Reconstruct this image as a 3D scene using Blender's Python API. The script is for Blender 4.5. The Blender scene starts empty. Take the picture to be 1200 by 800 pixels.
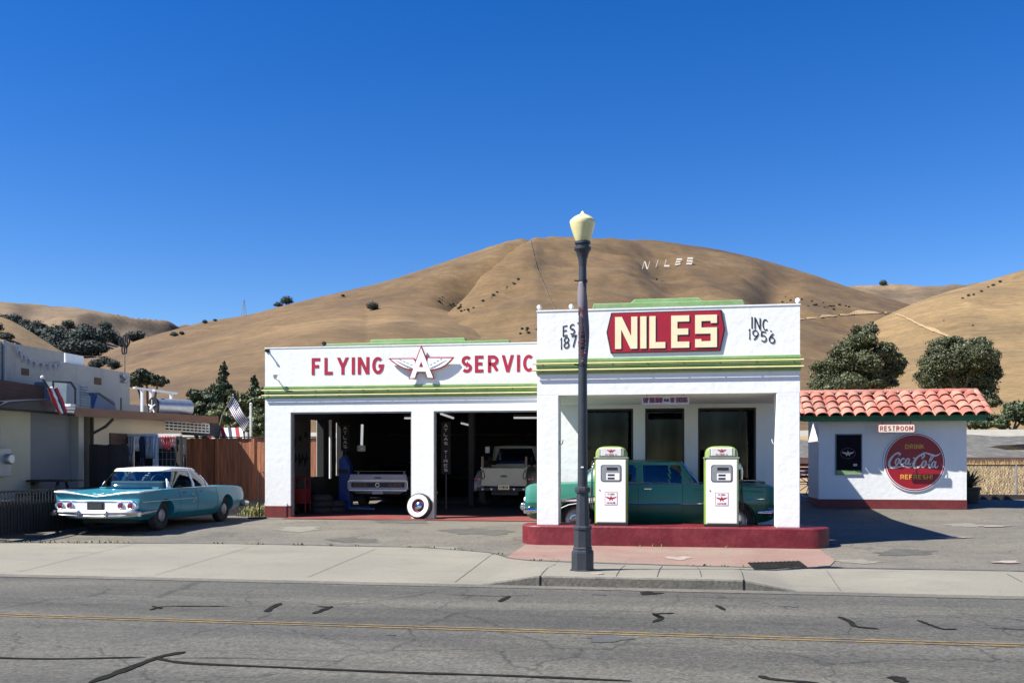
import bpy, bmesh, math, random
import numpy as np
from math import sin, cos, pi, radians
from mathutils import Vector, Matrix

random.seed(11)
SC = bpy.context.scene
COL = SC.collection

# ------------------------------------------------------------------ camera, sky, sun, exposure
EYE = 1.65
YAW = math.atan(0.165)
FPX = 1100.0
cd = bpy.data.cameras.new('camera')
cam = bpy.data.objects.new('camera', cd)
COL.objects.link(cam)
cam.location = (0, 0, EYE)
cam.rotation_euler = (pi/2, 0, YAW)
cd.sensor_width = 36
cd.lens = 33.0
cd.shift_y = 0.1167
cd.clip_start = 0.1
cd.clip_end = 6000
SC.camera = cam

SUN_DIR = Vector((0.74, 0.39, -1.0)).normalized()      # the way the light travels
SUN_EL = math.asin(-SUN_DIR.z)
SUN_AZ = math.atan2(-SUN_DIR.x, -SUN_DIR.y)            # compass angle of the sun, from +Y towards +X
w = bpy.data.worlds.new('World')
SC.world = w
w.use_nodes = True
wn = w.node_tree
wn.nodes.clear()
sky = wn.nodes.new('ShaderNodeTexSky')
sky.sky_type = 'NISHITA'
sky.sun_disc = False
sky.sun_elevation = SUN_EL
sky.sun_rotation = SUN_AZ
sky.altitude = 0
sky.air_density = 1.0
sky.dust_density = 0.0
sky.ozone_density = 4.5
hs = wn.nodes.new('ShaderNodeHueSaturation')
hs.inputs['Saturation'].default_value = 1.36
hs.inputs['Hue'].default_value = 0.5155
bg = wn.nodes.new('ShaderNodeBackground')
bg.inputs['Strength'].default_value = 0.071
wo = wn.nodes.new('ShaderNodeOutputWorld')
wn.links.new(sky.outputs[0], hs.inputs['Color'])
wn.links.new(hs.outputs[0], bg.inputs['Color'])
wn.links.new(bg.outputs[0], wo.inputs[0])

sl = bpy.data.lights.new('sun', 'SUN')
sl.energy = 5.0
sl.angle = radians(0.53)
sl.color = (1.0, 0.965, 0.88)
so = bpy.data.objects.new('sun', sl)
COL.objects.link(so)
so.location = (-20, -10, 30)
so.rotation_euler = SUN_DIR.to_track_quat('-Z', 'Y').to_euler()
SC.view_settings.view_transform = 'Standard'
SC.view_settings.look = 'None'
SC.view_settings.exposure = 1.12
SC.view_settings.gamma = 1.0
SC.view_settings.use_curve_mapping = False

CY, SY = cos(YAW), sin(YAW)

def cam_pt(u, d, z):
    """camera-frame column u at depth d -> world point"""
    x = (u - 600.0) / FPX * d
    return (x*CY - d*SY, x*SY + d*CY, z)

def wall(u, v, Y):
    """where the sight line through (u, v) meets the plane y = Y: (X, Z)"""
    a = (u - 600.0) / FPX
    t = Y / (a*SY + CY)
    return (t*(a*CY - SY), EYE + (540.0 - v)/FPX*t)

def wallx(u, v, X):
    a = (u - 600.0) / FPX
    t = X / (a*CY - SY)
    return (t*(a*SY + CY), EYE + (540.0 - v)/FPX*t)

def gnd(u, v, z=0.0):
    a = (u - 600.0) / FPX
    t = (EYE - z) * FPX / (v - 540.0)
    return (t*(a*CY - SY), t*(a*SY + CY))

# ------------------------------------------------------------------ materials
MATS = {}

def mat(name, c1, c2=None, scale=3.0, rough=0.6, bump=0.0, bscale=None, metal=0.0, coat=0.0, detail=4.0,
        coords='Object', c3=None, scale3=0.6, stretch=None, emit=0.0, spec=0.5, rand=0.0, fac=(0.35, 0.65)):
    m = bpy.data.materials.new(name)
    m.use_nodes = True
    nt = m.node_tree
    N, L = nt.nodes, nt.links
    b = N['Principled BSDF']
    b.inputs['Roughness'].default_value = rough
    b.inputs['Metallic'].default_value = metal
    b.inputs['Coat Weight'].default_value = coat
    b.inputs['Coat Roughness'].default_value = 0.05
    b.inputs['Specular IOR Level'].default_value = spec
    tc = N.new('ShaderNodeTexCoord')
    mp = N.new('ShaderNodeMapping')
    if stretch: mp.inputs['Scale'].default_value = stretch
    L.new(tc.outputs[coords], mp.inputs['Vector'])
    if c2 is None: c2 = tuple(x*0.86 for x in c1)
    nz = N.new('ShaderNodeTexNoise')
    nz.inputs['Scale'].default_value = scale
    nz.inputs['Detail'].default_value = detail
    nz.inputs['Roughness'].default_value = 0.62
    L.new(mp.outputs[0], nz.inputs['Vector'])
    rp = N.new('ShaderNodeValToRGB')
    rp.color_ramp.elements[0].position, rp.color_ramp.elements[1].position = fac
    rp.color_ramp.elements[0].color = (*c2, 1)
    rp.color_ramp.elements[1].color = (*c1, 1)
    L.new(nz.outputs['Fac'], rp.inputs['Fac'])
    out = rp.outputs['Color']
    if c3 is not None:
        n3 = N.new('ShaderNodeTexNoise')
        n3.inputs['Scale'].default_value = scale3
        n3.inputs['Detail'].default_value = 6
        n3.inputs['Roughness'].default_value = 0.65
        L.new(mp.outputs[0], n3.inputs['Vector'])
        r3 = N.new('ShaderNodeValToRGB')
        r3.color_ramp.elements[0].position, r3.color_ramp.elements[1].position = 0.46, 0.68
        L.new(n3.outputs['Fac'], r3.inputs['Fac'])
        mx = N.new('ShaderNodeMix'); mx.data_type = 'RGBA'
        L.new(r3.outputs['Color'], mx.inputs['Factor'])
        L.new(out, mx.inputs['A'])
        mx.inputs['B'].default_value = (*c3, 1)
        out = mx.outputs['Result']
    if rand > 0:
        ge = N.new('ShaderNodeNewGeometry')
        mr = N.new('ShaderNodeMapRange')
        mr.inputs['To Min'].default_value = 1 - rand
        mr.inputs['To Max'].default_value = 1 + rand
        L.new(ge.outputs['Random Per Island'], mr.inputs['Value'])
        mm = N.new('ShaderNodeVectorMath'); mm.operation = 'SCALE'
        L.new(out, mm.inputs[0]); L.new(mr.outputs[0], mm.inputs['Scale'])
        out = mm.outputs[0]
    L.new(out, b.inputs['Base Color'])
    if emit > 0:
        L.new(out, b.inputs['Emission Color'])
        b.inputs['Emission Strength'].default_value = emit
    if bump > 0:
        nb = N.new('ShaderNodeTexNoise')
        nb.inputs['Scale'].default_value = bscale or scale*4
        nb.inputs['Detail'].default_value = 5
        L.new(mp.outputs[0], nb.inputs['Vector'])
        bp = N.new('ShaderNodeBump')
        bp.inputs['Strength'].default_value = bump
        bp.inputs['Distance'].default_value = 0.05
        L.new(nb.outputs['Fac'], bp.inputs['Height'])
        L.new(bp.outputs[0], b.inputs['Normal'])
    MATS[name] = m
    return m

def glass_mat(name, tint, mixmin=0.06, rough=0.02, strength=1.0, col=(0.95, 0.97, 1)):
    m = bpy.data.materials.new(name)
    m.use_nodes = True
    nt = m.node_tree; N, L = nt.nodes, nt.links
    N.remove(N['Principled BSDF'])
    tr = N.new('ShaderNodeBsdfTransparent'); tr.inputs[0].default_value = (*tint, 1)
    gl = N.new('ShaderNodeBsdfGlossy'); gl.inputs['Roughness'].default_value = rough
    gl.inputs['Color'].default_value = (*col, 1)
    nz = N.new('ShaderNodeTexNoise'); nz.inputs['Scale'].default_value = 2.0
    lw = N.new('ShaderNodeLayerWeight'); lw.inputs['Blend'].default_value = 0.25
    ad = N.new('ShaderNodeMath'); ad.operation = 'MULTIPLY_ADD'
    L.new(nz.outputs['Fac'], ad.inputs[0]); ad.inputs[1].default_value = 0.04; ad.inputs[2].default_value = mixmin
    a2 = N.new('ShaderNodeMath'); a2.operation = 'ADD'; a2.use_clamp = True
    sc_ = N.new('ShaderNodeMath'); sc_.operation = 'MULTIPLY'; sc_.inputs[1].default_value = strength
    L.new(lw.outputs['Fresnel'], sc_.inputs[0])
    L.new(sc_.outputs[0], a2.inputs[0]); L.new(ad.outputs[0], a2.inputs[1])
    mx = N.new('ShaderNodeMixShader')
    L.new(a2.outputs[0], mx.inputs[0]); L.new(tr.outputs[0], mx.inputs[1]); L.new(gl.outputs[0], mx.inputs[2])
    L.new(mx.outputs[0], N['Material Output'].inputs[0])
    MATS[name] = m
    return m

M = MATS
mat('stucco', (0.735, 0.74, 0.725), (0.695, 0.70, 0.69), 2.5, 0.85, 0.16, 7, c3=(0.72, 0.72, 0.705), scale3=0.9, detail=7)
mat('stucco_inner', (0.36, 0.37, 0.33), (0.31, 0.32, 0.29), 2.0, 0.9, 0.2, 12)
mat('garage_dark', (0.016, 0.016, 0.018), (0.011, 0.011, 0.012), 1.2, 0.9)  # albedo cut to deepen the shade inside garage and office
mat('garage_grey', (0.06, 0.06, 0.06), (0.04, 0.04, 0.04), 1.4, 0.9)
mat('maroon_paint', (0.16, 0.022, 0.022), (0.11, 0.016, 0.016), 4, 0.6, 0.15, 20)
mat('island_red', (0.135, 0.006, 0.014), (0.11, 0.006, 0.012), 2.2, 0.5, 0.15, 14, c3=(0.18, 0.022, 0.027), scale3=2.5)
mat('red_floor', (0.21, 0.040, 0.034), (0.16, 0.032, 0.028), 2.5, 0.7, 0.1, 20, c3=(0.18, 0.075, 0.062), scale3=1.6)
mat('trim_green', (0.205, 0.345, 0.135), (0.17, 0.285, 0.11), 2.5, 0.5, 0.08, 20, c3=(0.27, 0.37, 0.19), scale3=1.5)
mat('dark_green_trim', (0.03, 0.17, 0.07), (0.02, 0.12, 0.05), 5, 0.55)
mat('tube_yellow', (0.70, 0.66, 0.26), (0.60, 0.57, 0.23), 6, 0.3)
mat('rail_shade', (0.03, 0.035, 0.03), None, 6, 0.5)
mat('sign_red', (0.34, 0.006, 0.024), (0.30, 0.006, 0.021), 3, 0.45, c3=(0.28, 0.009, 0.024), scale3=2)
mat('letter_red', (0.37, 0.010, 0.034), (0.31, 0.009, 0.030), 5, 0.5)
mat('cream_paint', (0.82, 0.70, 0.46), (0.78, 0.66, 0.42), 4, 0.5)
mat('black_paint', (0.018, 0.018, 0.02), (0.012, 0.012, 0.014), 6, 0.5)
mat('white_paint', (0.80, 0.80, 0.80), (0.74, 0.74, 0.74), 5, 0.45)
mat('off_white', (0.62, 0.62, 0.60), (0.54, 0.54, 0.52), 5, 0.6)
mat('chrome', (0.72, 0.73, 0.75), (0.62, 0.63, 0.65), 7, 0.12, metal=1.0)
mat('dull_chrome', (0.55, 0.55, 0.56), (0.42, 0.42, 0.43), 12, 0.32, metal=1.0)
mat('turquoise_paint', (0.024, 0.225, 0.305), (0.020, 0.19, 0.26), 2.5, 0.38, coat=0.3, c3=(0.022, 0.20, 0.265), scale3=3)
mat('teal_paint', (0.034, 0.195, 0.143), (0.030, 0.17, 0.126), 1.5, 0.42, coat=0.2)
mat('deep_teal_paint', (0.007, 0.10, 0.07), (0.006, 0.085, 0.060), 1.5, 0.45, coat=0.1)
mat('car_white', (0.78, 0.79, 0.79), (0.72, 0.73, 0.73), 2, 0.3, coat=0.5)
mat('plum_paint', (0.022, 0.016, 0.024), (0.018, 0.013, 0.02), 2, 0.25, coat=0.6)
mat('argent_paint', (0.30, 0.28, 0.31), (0.26, 0.245, 0.275), 3, 0.4, metal=0.2)
mat('truck_cream', (0.36, 0.36, 0.28), (0.31, 0.31, 0.245), 2, 0.35, coat=0.4)
mat('tyre_rubber', (0.022, 0.022, 0.023), (0.03, 0.029, 0.028), 8, 0.85)
mat('whitewall', (0.80, 0.79, 0.76), (0.72, 0.71, 0.68), 6, 0.6)
mat('wheel_maroon', (0.12, 0.012, 0.028), None, 6, 0.35)
mat('tail_red', (0.25, 0.008, 0.02), (0.18, 0.006, 0.015), 10, 0.15, coat=0.8)
mat('amber_lens', (0.55, 0.25, 0.04), None, 10, 0.2)
mat('cabin_dark', (0.03, 0.035, 0.04), (0.02, 0.022, 0.025), 5, 0.8)
mat('seat_vinyl', (0.10, 0.16, 0.17), (0.08, 0.12, 0.13), 5, 0.6)
glass_mat('car_glass', (0.55, 0.66, 0.66), 0.10)
glass_mat('window_glass', (0.4, 0.45, 0.45), -0.01, 0.02, 0.22)
glass_mat('dark_car_glass', (0.22, 0.27, 0.30), 0.05, 0.03, 0.6)
glass_mat('blue_glass', (0.25, 0.45, 0.85), 0.06)
mat('lamp_globe', (0.72, 0.66, 0.36), (0.62, 0.55, 0.25), 9, 0.3, coat=0.4, stretch=(1, 1, 0.4))
mat('pole_black', (0.032, 0.036, 0.045), (0.024, 0.027, 0.034), 5, 0.42, 0.1, 40)
mat('banner_cloth', (0.10, 0.085, 0.10), (0.17, 0.15, 0.17), 4, 0.8, stretch=(1, 1, 0.3))
mat('pump_white', (0.80, 0.79, 0.81), (0.77, 0.76, 0.78), 3, 0.25, coat=0.5)
mat('pump_green', (0.25, 0.36, 0.085), (0.215, 0.31, 0.07), 4, 0.3, coat=0.5)
mat('grey_metal', (0.30, 0.31, 0.32), (0.25, 0.26, 0.27), 5, 0.45, metal=0.3)
mat('pale_sign', (0.55, 0.50, 0.49), (0.45, 0.41, 0.40), 18, 0.7)
mat('sign_grey_red', (0.16, 0.05, 0.06), None, 8, 0.7)
mat('disc_red', (0.29, 0.005, 0.017), (0.25, 0.005, 0.015), 3, 0.4)
mat('disc_yellow', (0.72, 0.36, 0.05), None, 5, 0.5)
mat('restroom_cream', (0.80, 0.72, 0.58), None, 5, 0.5)
mat('poster_dark', (0.008, 0.008, 0.011), (0.012, 0.009, 0.012), 4, 0.8, spec=.1)
mat('terracotta', (0.45, 0.148, 0.105), (0.31, 0.098, 0.070), 5, 0.95, 0.25, 30, c3=(0.40, 0.23, 0.18), scale3=1.8, rand=0.30)
mat('mortar', (0.55, 0.5, 0.46), None, 8, 0.9)
mat('concrete_white', (0.52, 0.52, 0.50), None, 5, 0.8)
mat('wall_grey_white', (0.41, 0.39, 0.345), (0.36, 0.345, 0.305), 0.8, 0.9, 0.15, 10, c3=(0.33, 0.315, 0.28), scale3=0.5)
mat('wall_blue_grey', (0.175, 0.185, 0.195), (0.155, 0.165, 0.175), 1.0, 0.85)
mat('wall_cream', (0.43, 0.40, 0.30), (0.38, 0.355, 0.27), 1.0, 0.9, 0.1, 12)
mat('wall_tan', (0.52, 0.43, 0.31), (0.47, 0.39, 0.28), 1.0, 0.9, 0.1, 12)
mat('fascia_brown', (0.185, 0.088, 0.050), (0.14, 0.068, 0.040), 3, 0.7, 0.1, 20, stretch=(3, 0.6, 3))
mat('shingle_brown', (0.10, 0.055, 0.040), (0.065, 0.038, 0.03), 6, 0.9, 0.4, 20, stretch=(1, 0.4, 3))
mat('dark_wood', (0.040, 0.030, 0.026), (0.026, 0.02, 0.018), 4, 0.85, 0.2, 20, stretch=(6, 6, 0.6), rand=0.2)
mat('redwood', (0.34, 0.135, 0.065), (0.20, 0.074, 0.038), 3.5, 0.7, 0.2, 14, stretch=(5, 5, 0.35), rand=0.28)
mat('roof_gravel', (0.26, 0.25, 0.24), (0.20, 0.19, 0.18), 8, 0.95)
mat('blue_tarp', (0.10, 0.155, 0.24), (0.08, 0.12, 0.19), 3, 0.6)
mat('corrugated', (0.16, 0.215, 0.26), (0.12, 0.165, 0.20), 3, 0.5, metal=0.2)
mat('iron_black', (0.012, 0.012, 0.014), None, 5, 0.55)
mat('table_wood', (0.022, 0.018, 0.016), (0.03, 0.026, 0.024), 5, 0.7)
mat('galvanised', (0.42, 0.44, 0.46), (0.34, 0.36, 0.38), 8, 0.4, metal=0.7)
mat('flag_navy', (0.03, 0.035, 0.09), None, 5, 0.8)
mat('flag_red', (0.38, 0.02, 0.04), (0.32, 0.02, 0.035), 5, 0.8)
mat('flag_red_shaded', (0.07, 0.018, 0.05), None, 5, 0.8)  # stripe red with its backlit shade put into the colour
mat('dark_lens', (0.07, 0.008, 0.012), None, 10, 0.3)
mat('flag_white', (0.70, 0.70, 0.70), (0.6, 0.6, 0.6), 5, 0.8)
mat('blue_lift', (0.010, 0.042, 0.24), (0.008, 0.034, 0.19), 3, 0.4)
mat('tool_red', (0.16, 0.016, 0.014), (0.12, 0.013, 0.011), 4, 0.4)
mat('tube_light', (0.9, 0.92, 0.95), None, 4, 0.4, emit=0.22)
mat('road_yellow', (0.29, 0.185, 0.05), (0.11, 0.088, 0.055), 7, 0.85, detail=9)
mat('tar', (0.015, 0.015, 0.015), (0.024, 0.024, 0.023), 7, 0.95, spec=.0)
mat('oil_stain', (0.055, 0.055, 0.055), (0.075, 0.075, 0.073), 5, 0.7)
mat('faded_white', (0.34, 0.29, 0.25), (0.22, 0.17, 0.14), 9, 0.8)
mat('euc_leaf', (0.072, 0.082, 0.030), (0.038, 0.046, 0.018), 0.9, 0.6, rand=0.5)
mat('oak_leaf', (0.032, 0.046, 0.022), (0.020, 0.030, 0.015), 0.12, 0.75, rand=0.4)
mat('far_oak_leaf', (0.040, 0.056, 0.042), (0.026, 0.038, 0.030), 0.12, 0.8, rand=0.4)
mat('conifer_leaf', (0.052, 0.072, 0.024), (0.026, 0.040, 0.015), 1.0, 0.65, rand=0.45)
mat('bush_leaf', (0.085, 0.105, 0.030), (0.045, 0.060, 0.020), 1.0, 0.6, rand=0.45)
mat('olive_leaf', (0.13, 0.15, 0.05), (0.08, 0.10, 0.035), 1.0, 0.6, rand=0.4)
mat('bark', (0.14, 0.105, 0.075), (0.08, 0.06, 0.045), 6, 0.9, 0.4, 20)
mat('pale_bark', (0.20, 0.17, 0.135), (0.13, 0.11, 0.09), 4, 0.85)
mat('weed_leaf', (0.11, 0.15, 0.035), (0.20, 0.17, 0.06), 3, 0.7, rand=0.35)
mat('agave_leaf', (0.04, 0.06, 0.035), (0.03, 0.045, 0.028), 3, 0.6, rand=0.3)
mat('rust_red', (0.42, 0.06, 0.07), (0.34, 0.05, 0.055), 6, 0.5)
mat('rail_rust', (0.11, 0.06, 0.045), None, 6, 0.8)
mat('pink_cloth', (0.55, 0.28, 0.27), (0.45, 0.2, 0.2), 6, 0.85)
mat('grey_cloth', (0.33, 0.34, 0.37), (0.26, 0.27, 0.3), 6, 0.85)
mat('navy_cloth', (0.04, 0.045, 0.07), None, 6, 0.85)

def weather(name, col, amount, sx=5.0, sz=0.35, lo=.55, hi=.78):
    m = M[name]; nt = m.node_tree; N, L = nt.nodes, nt.links
    b = N['Principled BSDF']; src = b.inputs['Base Color'].links[0].from_socket
    tc = N.new('ShaderNodeTexCoord'); mp = N.new('ShaderNodeMapping'); mp.inputs['Scale'].default_value = (sx, sx, sz)
    L.new(tc.outputs['Object'], mp.inputs[0])
    nz = N.new('ShaderNodeTexNoise'); nz.inputs['Scale'].default_value = 1.0; nz.inputs['Detail'].default_value = 8; nz.inputs['Roughness'].default_value = .7
    L.new(mp.outputs[0], nz.inputs['Vector'])
    r = N.new('ShaderNodeMapRange'); r.inputs['From Min'].default_value = lo; r.inputs['From Max'].default_value = hi; r.inputs['To Max'].default_value = amount
    L.new(nz.outputs['Fac'], r.inputs['Value'])
    mx = N.new('ShaderNodeMix'); mx.data_type = 'RGBA'
    L.new(r.outputs[0], mx.inputs['Factor']); L.new(src, mx.inputs['A']); mx.inputs['B'].default_value = (*col, 1)
    L.new(mx.outputs['Result'], b.inputs['Base Color'])
weather('stucco', (0.50, 0.48, 0.44), 0.5)
weather('island_red', (0.19, 0.05, 0.045), 0.6, 3, 1.2)
weather('wall_grey_white', (0.20, 0.19, 0.175), 0.6, 3, .4)
weather('wall_tan', (0.30, 0.25, 0.19), 0.5, 3, .4)
weather('trim_green', (0.16, 0.22, 0.11), 0.5, 4, 2)

# ------------------------------------------------------------------ mesh builder
class MB:
    def __init__(s):
        s.v = []; s.f = []
    def add(s, vs, fs):
        o = len(s.v)
        s.v.extend([tuple(p) for p in vs])
        s.f.extend([tuple(i + o for i in f) for f in fs])
        return s
    def box(s, x0, x1, y0, y1, z0, z1):
        if x0 > x1: x0, x1 = x1, x0
        if y0 > y1: y0, y1 = y1, y0
        if z0 > z1: z0, z1 = z1, z0
        vs = [(x0,y0,z0),(x1,y0,z0),(x1,y1,z0),(x0,y1,z0),(x0,y0,z1),(x1,y0,z1),(x1,y1,z1),(x0,y1,z1)]
        return s.add(vs, [(0,3,2,1),(4,5,6,7),(0,1,5,4),(1,2,6,5),(2,3,7,6),(3,0,4,7)])
    def prism(s, poly, y0, y1, map2=None):
        """poly in (x, z), from y0 (front) back to y1"""
        n = len(poly)
        vs = [(p[0], y0, p[1]) for p in poly] + [(p[0], y1, p[1]) for p in poly]
        if map2: vs = [map2(q) for q in vs]
        fs = [tuple(range(n)), tuple(range(2*n-1, n-1, -1))]
        fs += [(i, i+n, (i+1) % n + n, (i+1) % n) for i in range(n)]
        return s.add(vs, fs)
    def prism_z(s, poly, z0, z1):
        n = len(poly)
        vs = [(p[0], p[1], z0) for p in poly] + [(p[0], p[1], z1) for p in poly]
        fs = [tuple(range(n-1, -1, -1)), tuple(range(n, 2*n))]
        fs += [(i, (i+1) % n, (i+1) % n + n, i+n) for i in range(n)]
        return s.add(vs, fs)
    def prism_x(s, poly, x0, x1):
        """poly in (y, z)"""
        n = len(poly)
        vs = [(x0, p[0], p[1]) for p in poly] + [(x1, p[0], p[1]) for p in poly]
        fs = [tuple(range(n-1, -1, -1)), tuple(range(n, 2*n))]
        fs += [(i, (i+1) % n, (i+1) % n + n, i+n) for i in range(n)]
        return s.add(vs, fs)
    def tube(s, pts, r, n=8, cap=True):
        pts = [Vector(p) for p in pts]
        rr = r if isinstance(r, (list, tuple)) else [r]*len(pts)
        rings = []
        t0 = (pts[1]-pts[0]).normalized()
        a = Vector((0,0,1)) if abs(t0.z) < 0.9 else Vector((1,0,0))
        nrm = t0.cross(a).normalized()
        for i, p in enumerate(pts):
            if i == 0: t = pts[1]-pts[0]
            elif i == len(pts)-1: t = pts[-1]-pts[-2]
            else: t = (pts[i+1]-pts[i]).normalized() + (pts[i]-pts[i-1]).normalized()
            t.normalize()
            nrm = (nrm - t*nrm.dot(t))
            if nrm.length < 1e-6: nrm = t.orthogonal()
            nrm.normalize()
            b = t.cross(nrm)
            rings.append([p + (nrm*cos(2*pi*k/n) + b*sin(2*pi*k/n))*rr[i] for k in range(n)])
        vs = [q for ring in rings for q in ring]
        fs = []
        for i in range(len(pts)-1):
            for k in range(n):
                fs.append((i*n+k, i*n+(k+1) % n, (i+1)*n+(k+1) % n, (i+1)*n+k))
        if cap:
            fs.append(tuple(range(n-1, -1, -1)))
            fs.append(tuple((len(pts)-1)*n+k for k in range(n)))
        return s.add(vs, fs)
    def lathe(s, prof, n=24, c=(0,0,0), axis='z', cap=True, a0=0.0, sq=None):
        """prof: list of (r, h)"""
        vs = []
        for r, h in prof:
            for k in range(n):
                a = a0 + 2*pi*k/n
                p, q = r*cos(a), r*sin(a)
                if axis == 'z': vs.append((c[0]+p, c[1]+q, c[2]+h))
                elif axis == 'y': vs.append((c[0]+q, c[1]+h, c[2]+p))
                else: vs.append((c[0]+h, c[1]+p, c[2]+q))
        fs = []
        for i in range(len(prof)-1):
            for k in range(n):
                fs.append((i*n+k, i*n+(k+1) % n, (i+1)*n+(k+1) % n, (i+1)*n+k))
        if cap:
            if prof[0][0] > 1e-5: fs.append(tuple(range(n-1, -1, -1)))
            if prof[-1][0] > 1e-5: fs.append(tuple((len(prof)-1)*n+k for k in range(n)))
        return s.add(vs, fs)
    def ball(s, c, r, n=12, m=8):
        if not isinstance(r, (tuple, list)): r = (r, r, r)
        vs, fs = [], []
        for i in range(m+1):
            th = pi*i/m
            for k in range(n):
                a = 2*pi*k/n
                vs.append((c[0]+r[0]*sin(th)*cos(a), c[1]+r[1]*sin(th)*sin(a), c[2]+r[2]*cos(th)))
        for i in range(m):
            for k in range(n):
                fs.append((i*n+k, (i+1)*n+k, (i+1)*n+(k+1) % n, i*n+(k+1) % n))
        return s.add(vs, fs)
    def grid(s, rows):
        """rows of equal length of points"""
        n = len(rows[0])
        vs = [p for r in rows for p in r]
        fs = [(i*n+j, i*n+j+1, (i+1)*n+j+1, (i+1)*n+j) for i in range(len(rows)-1) for j in range(n-1)]
        return s.add(vs, fs)
    def strip(s, pts, w, mapf, y0, y1, closed=False):
        """flat stroke of width w along 2-D pts, extruded from y0 to y1; mapf (a, b, y) -> point"""
        n = len(pts)
        ws = w if isinstance(w, (list, tuple)) else [w]*n
        Lp, Rp = [], []
        for i in range(n):
            p = Vector(pts[i])
            pr = Vector(pts[i-1]) if (i > 0 or closed) else None
            nx = Vector(pts[(i+1) % n]) if (i < n-1 or closed) else None
            d1 = (p-pr).normalized() if pr is not None else None
            d2 = (nx-p).normalized() if nx is not None else None
            if d1 is None: d1 = d2
            if d2 is None: d2 = d1
            n1 = Vector((-d1.y, d1.x)); n2 = Vector((-d2.y, d2.x))
            m = n1+n2
            if m.length < 1e-4: m = n1
            m.normalize()
            k = 1/max(0.42, m.dot(n1))
            Lp.append(p+m*ws[i]/2*k); Rp.append(p-m*ws[i]/2*k)
        vs = []
        for i in range(n):
            vs += [mapf(Lp[i].x, Lp[i].y, y0), mapf(Rp[i].x, Rp[i].y, y0), mapf(Lp[i].x, Lp[i].y, y1), mapf(Rp[i].x, Rp[i].y, y1)]
        fs = []
        for i in range(n if closed else n-1):
            a, b = 4*i, 4*((i+1) % n)
            fs += [(a, a+1, b+1, b), (a+2, b+2, b+3, a+3), (a, b, b+2, a+2), (a+1, a+3, b+3, b+1)]
        if not closed:
            e = 4*(n-1)
            fs += [(0, 2, 3, 1), (e, e+1, e+3, e+2)]
        return s.add(vs, fs)
    def build(s, name, m, parent=None, smooth=None, bevel=0.0, kind=None, label=None, cat=None, group=None, base=None, local=False, solid=0.0):
        me = bpy.data.meshes.new(name)
        off = Vector((0, 0, 0))
        if parent is not None:
            if not local: off = origin(parent)
        elif kind not in ('structure', 'stuff') or base is not None:
            if base is None and s.v:
                a = np.array(s.v)
                base = ((a[:,0].min()+a[:,0].max())/2, (a[:,1].min()+a[:,1].max())/2, a[:,2].min())
            off = Vector(base)
        me.from_pydata([(p[0]-off.x, p[1]-off.y, p[2]-off.z) for p in s.v], [], s.f)
        bm = bmesh.new(); bm.from_mesh(me)
        bmesh.ops.recalc_face_normals(bm, faces=bm.faces)
        bm.to_mesh(me); bm.free()
        me.materials.append(M[m] if isinstance(m, str) else m)
        o = bpy.data.objects.new(name, me)
        COL.objects.link(o)
        if parent is not None: o.parent = parent
        else: o.location = off
        if smooth is not None:
            me.shade_smooth()
            me.set_sharp_from_angle(angle=radians(smooth))
        if solid:
            md = o.modifiers.new('solid', 'SOLIDIFY'); md.thickness = solid; md.offset = -1
        if bevel:
            md = o.modifiers.new('bevel', 'BEVEL'); md.width = bevel; md.segments = 2; md.limit_method = 'ANGLE'; md.angle_limit = radians(40)
        if kind: o['kind'] = kind
        if label: o['label'] = label
        if cat: o['category'] = cat
        if group: o['group'] = group
        return o

def origin(o):
    v = Vector((0, 0, 0))
    while o is not None:
        v = v + o.location; o = o.parent
    return v

def thing(name, loc, label, cat, group=None, rz=0.0):
    o = bpy.data.objects.new(name, None)
    o.empty_display_size = 0.3
    COL.objects.link(o)
    o.location = loc; o.rotation_euler = (0, 0, rz)
    o['label'] = label; o['category'] = cat
    if group: o['group'] = group
    return o

def copy_tree(o, parent=None):
    c = o.copy(); COL.objects.link(c); c.parent = parent
    for ch in list(o.children): copy_tree(ch, c)
    return c

def cr(pts, n=6):
    """Catmull-Rom through points (tuples of any size)"""
    P = [np.array(p, float) for p in pts]
    out = []
    for i in range(len(P)-1):
        p0 = P[i-1] if i > 0 else 2*P[0]-P[1]
        p3 = P[i+2] if i+2 < len(P) else 2*P[-1]-P[-2]
        p1, p2 = P[i], P[i+1]
        for k in range(n):
            t = k/n
            out.append(tuple(0.5*((2*p1)+(-p0+p2)*t+(2*p0-5*p1+4*p2-p3)*t*t+(-p0+3*p1-3*p2+p3)*t**3)))
    out.append(tuple(P[-1]))
    return out

# ------------------------------------------------------------------ sign-painter's stroke letters
def arc(cx, cy, rx, ry, a0, a1, n=10):
    return [(cx+rx*cos(radians(a0+(a1-a0)*k/n)), cy+ry*sin(radians(a0+(a1-a0)*k/n))) for k in range(n+1)]

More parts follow.
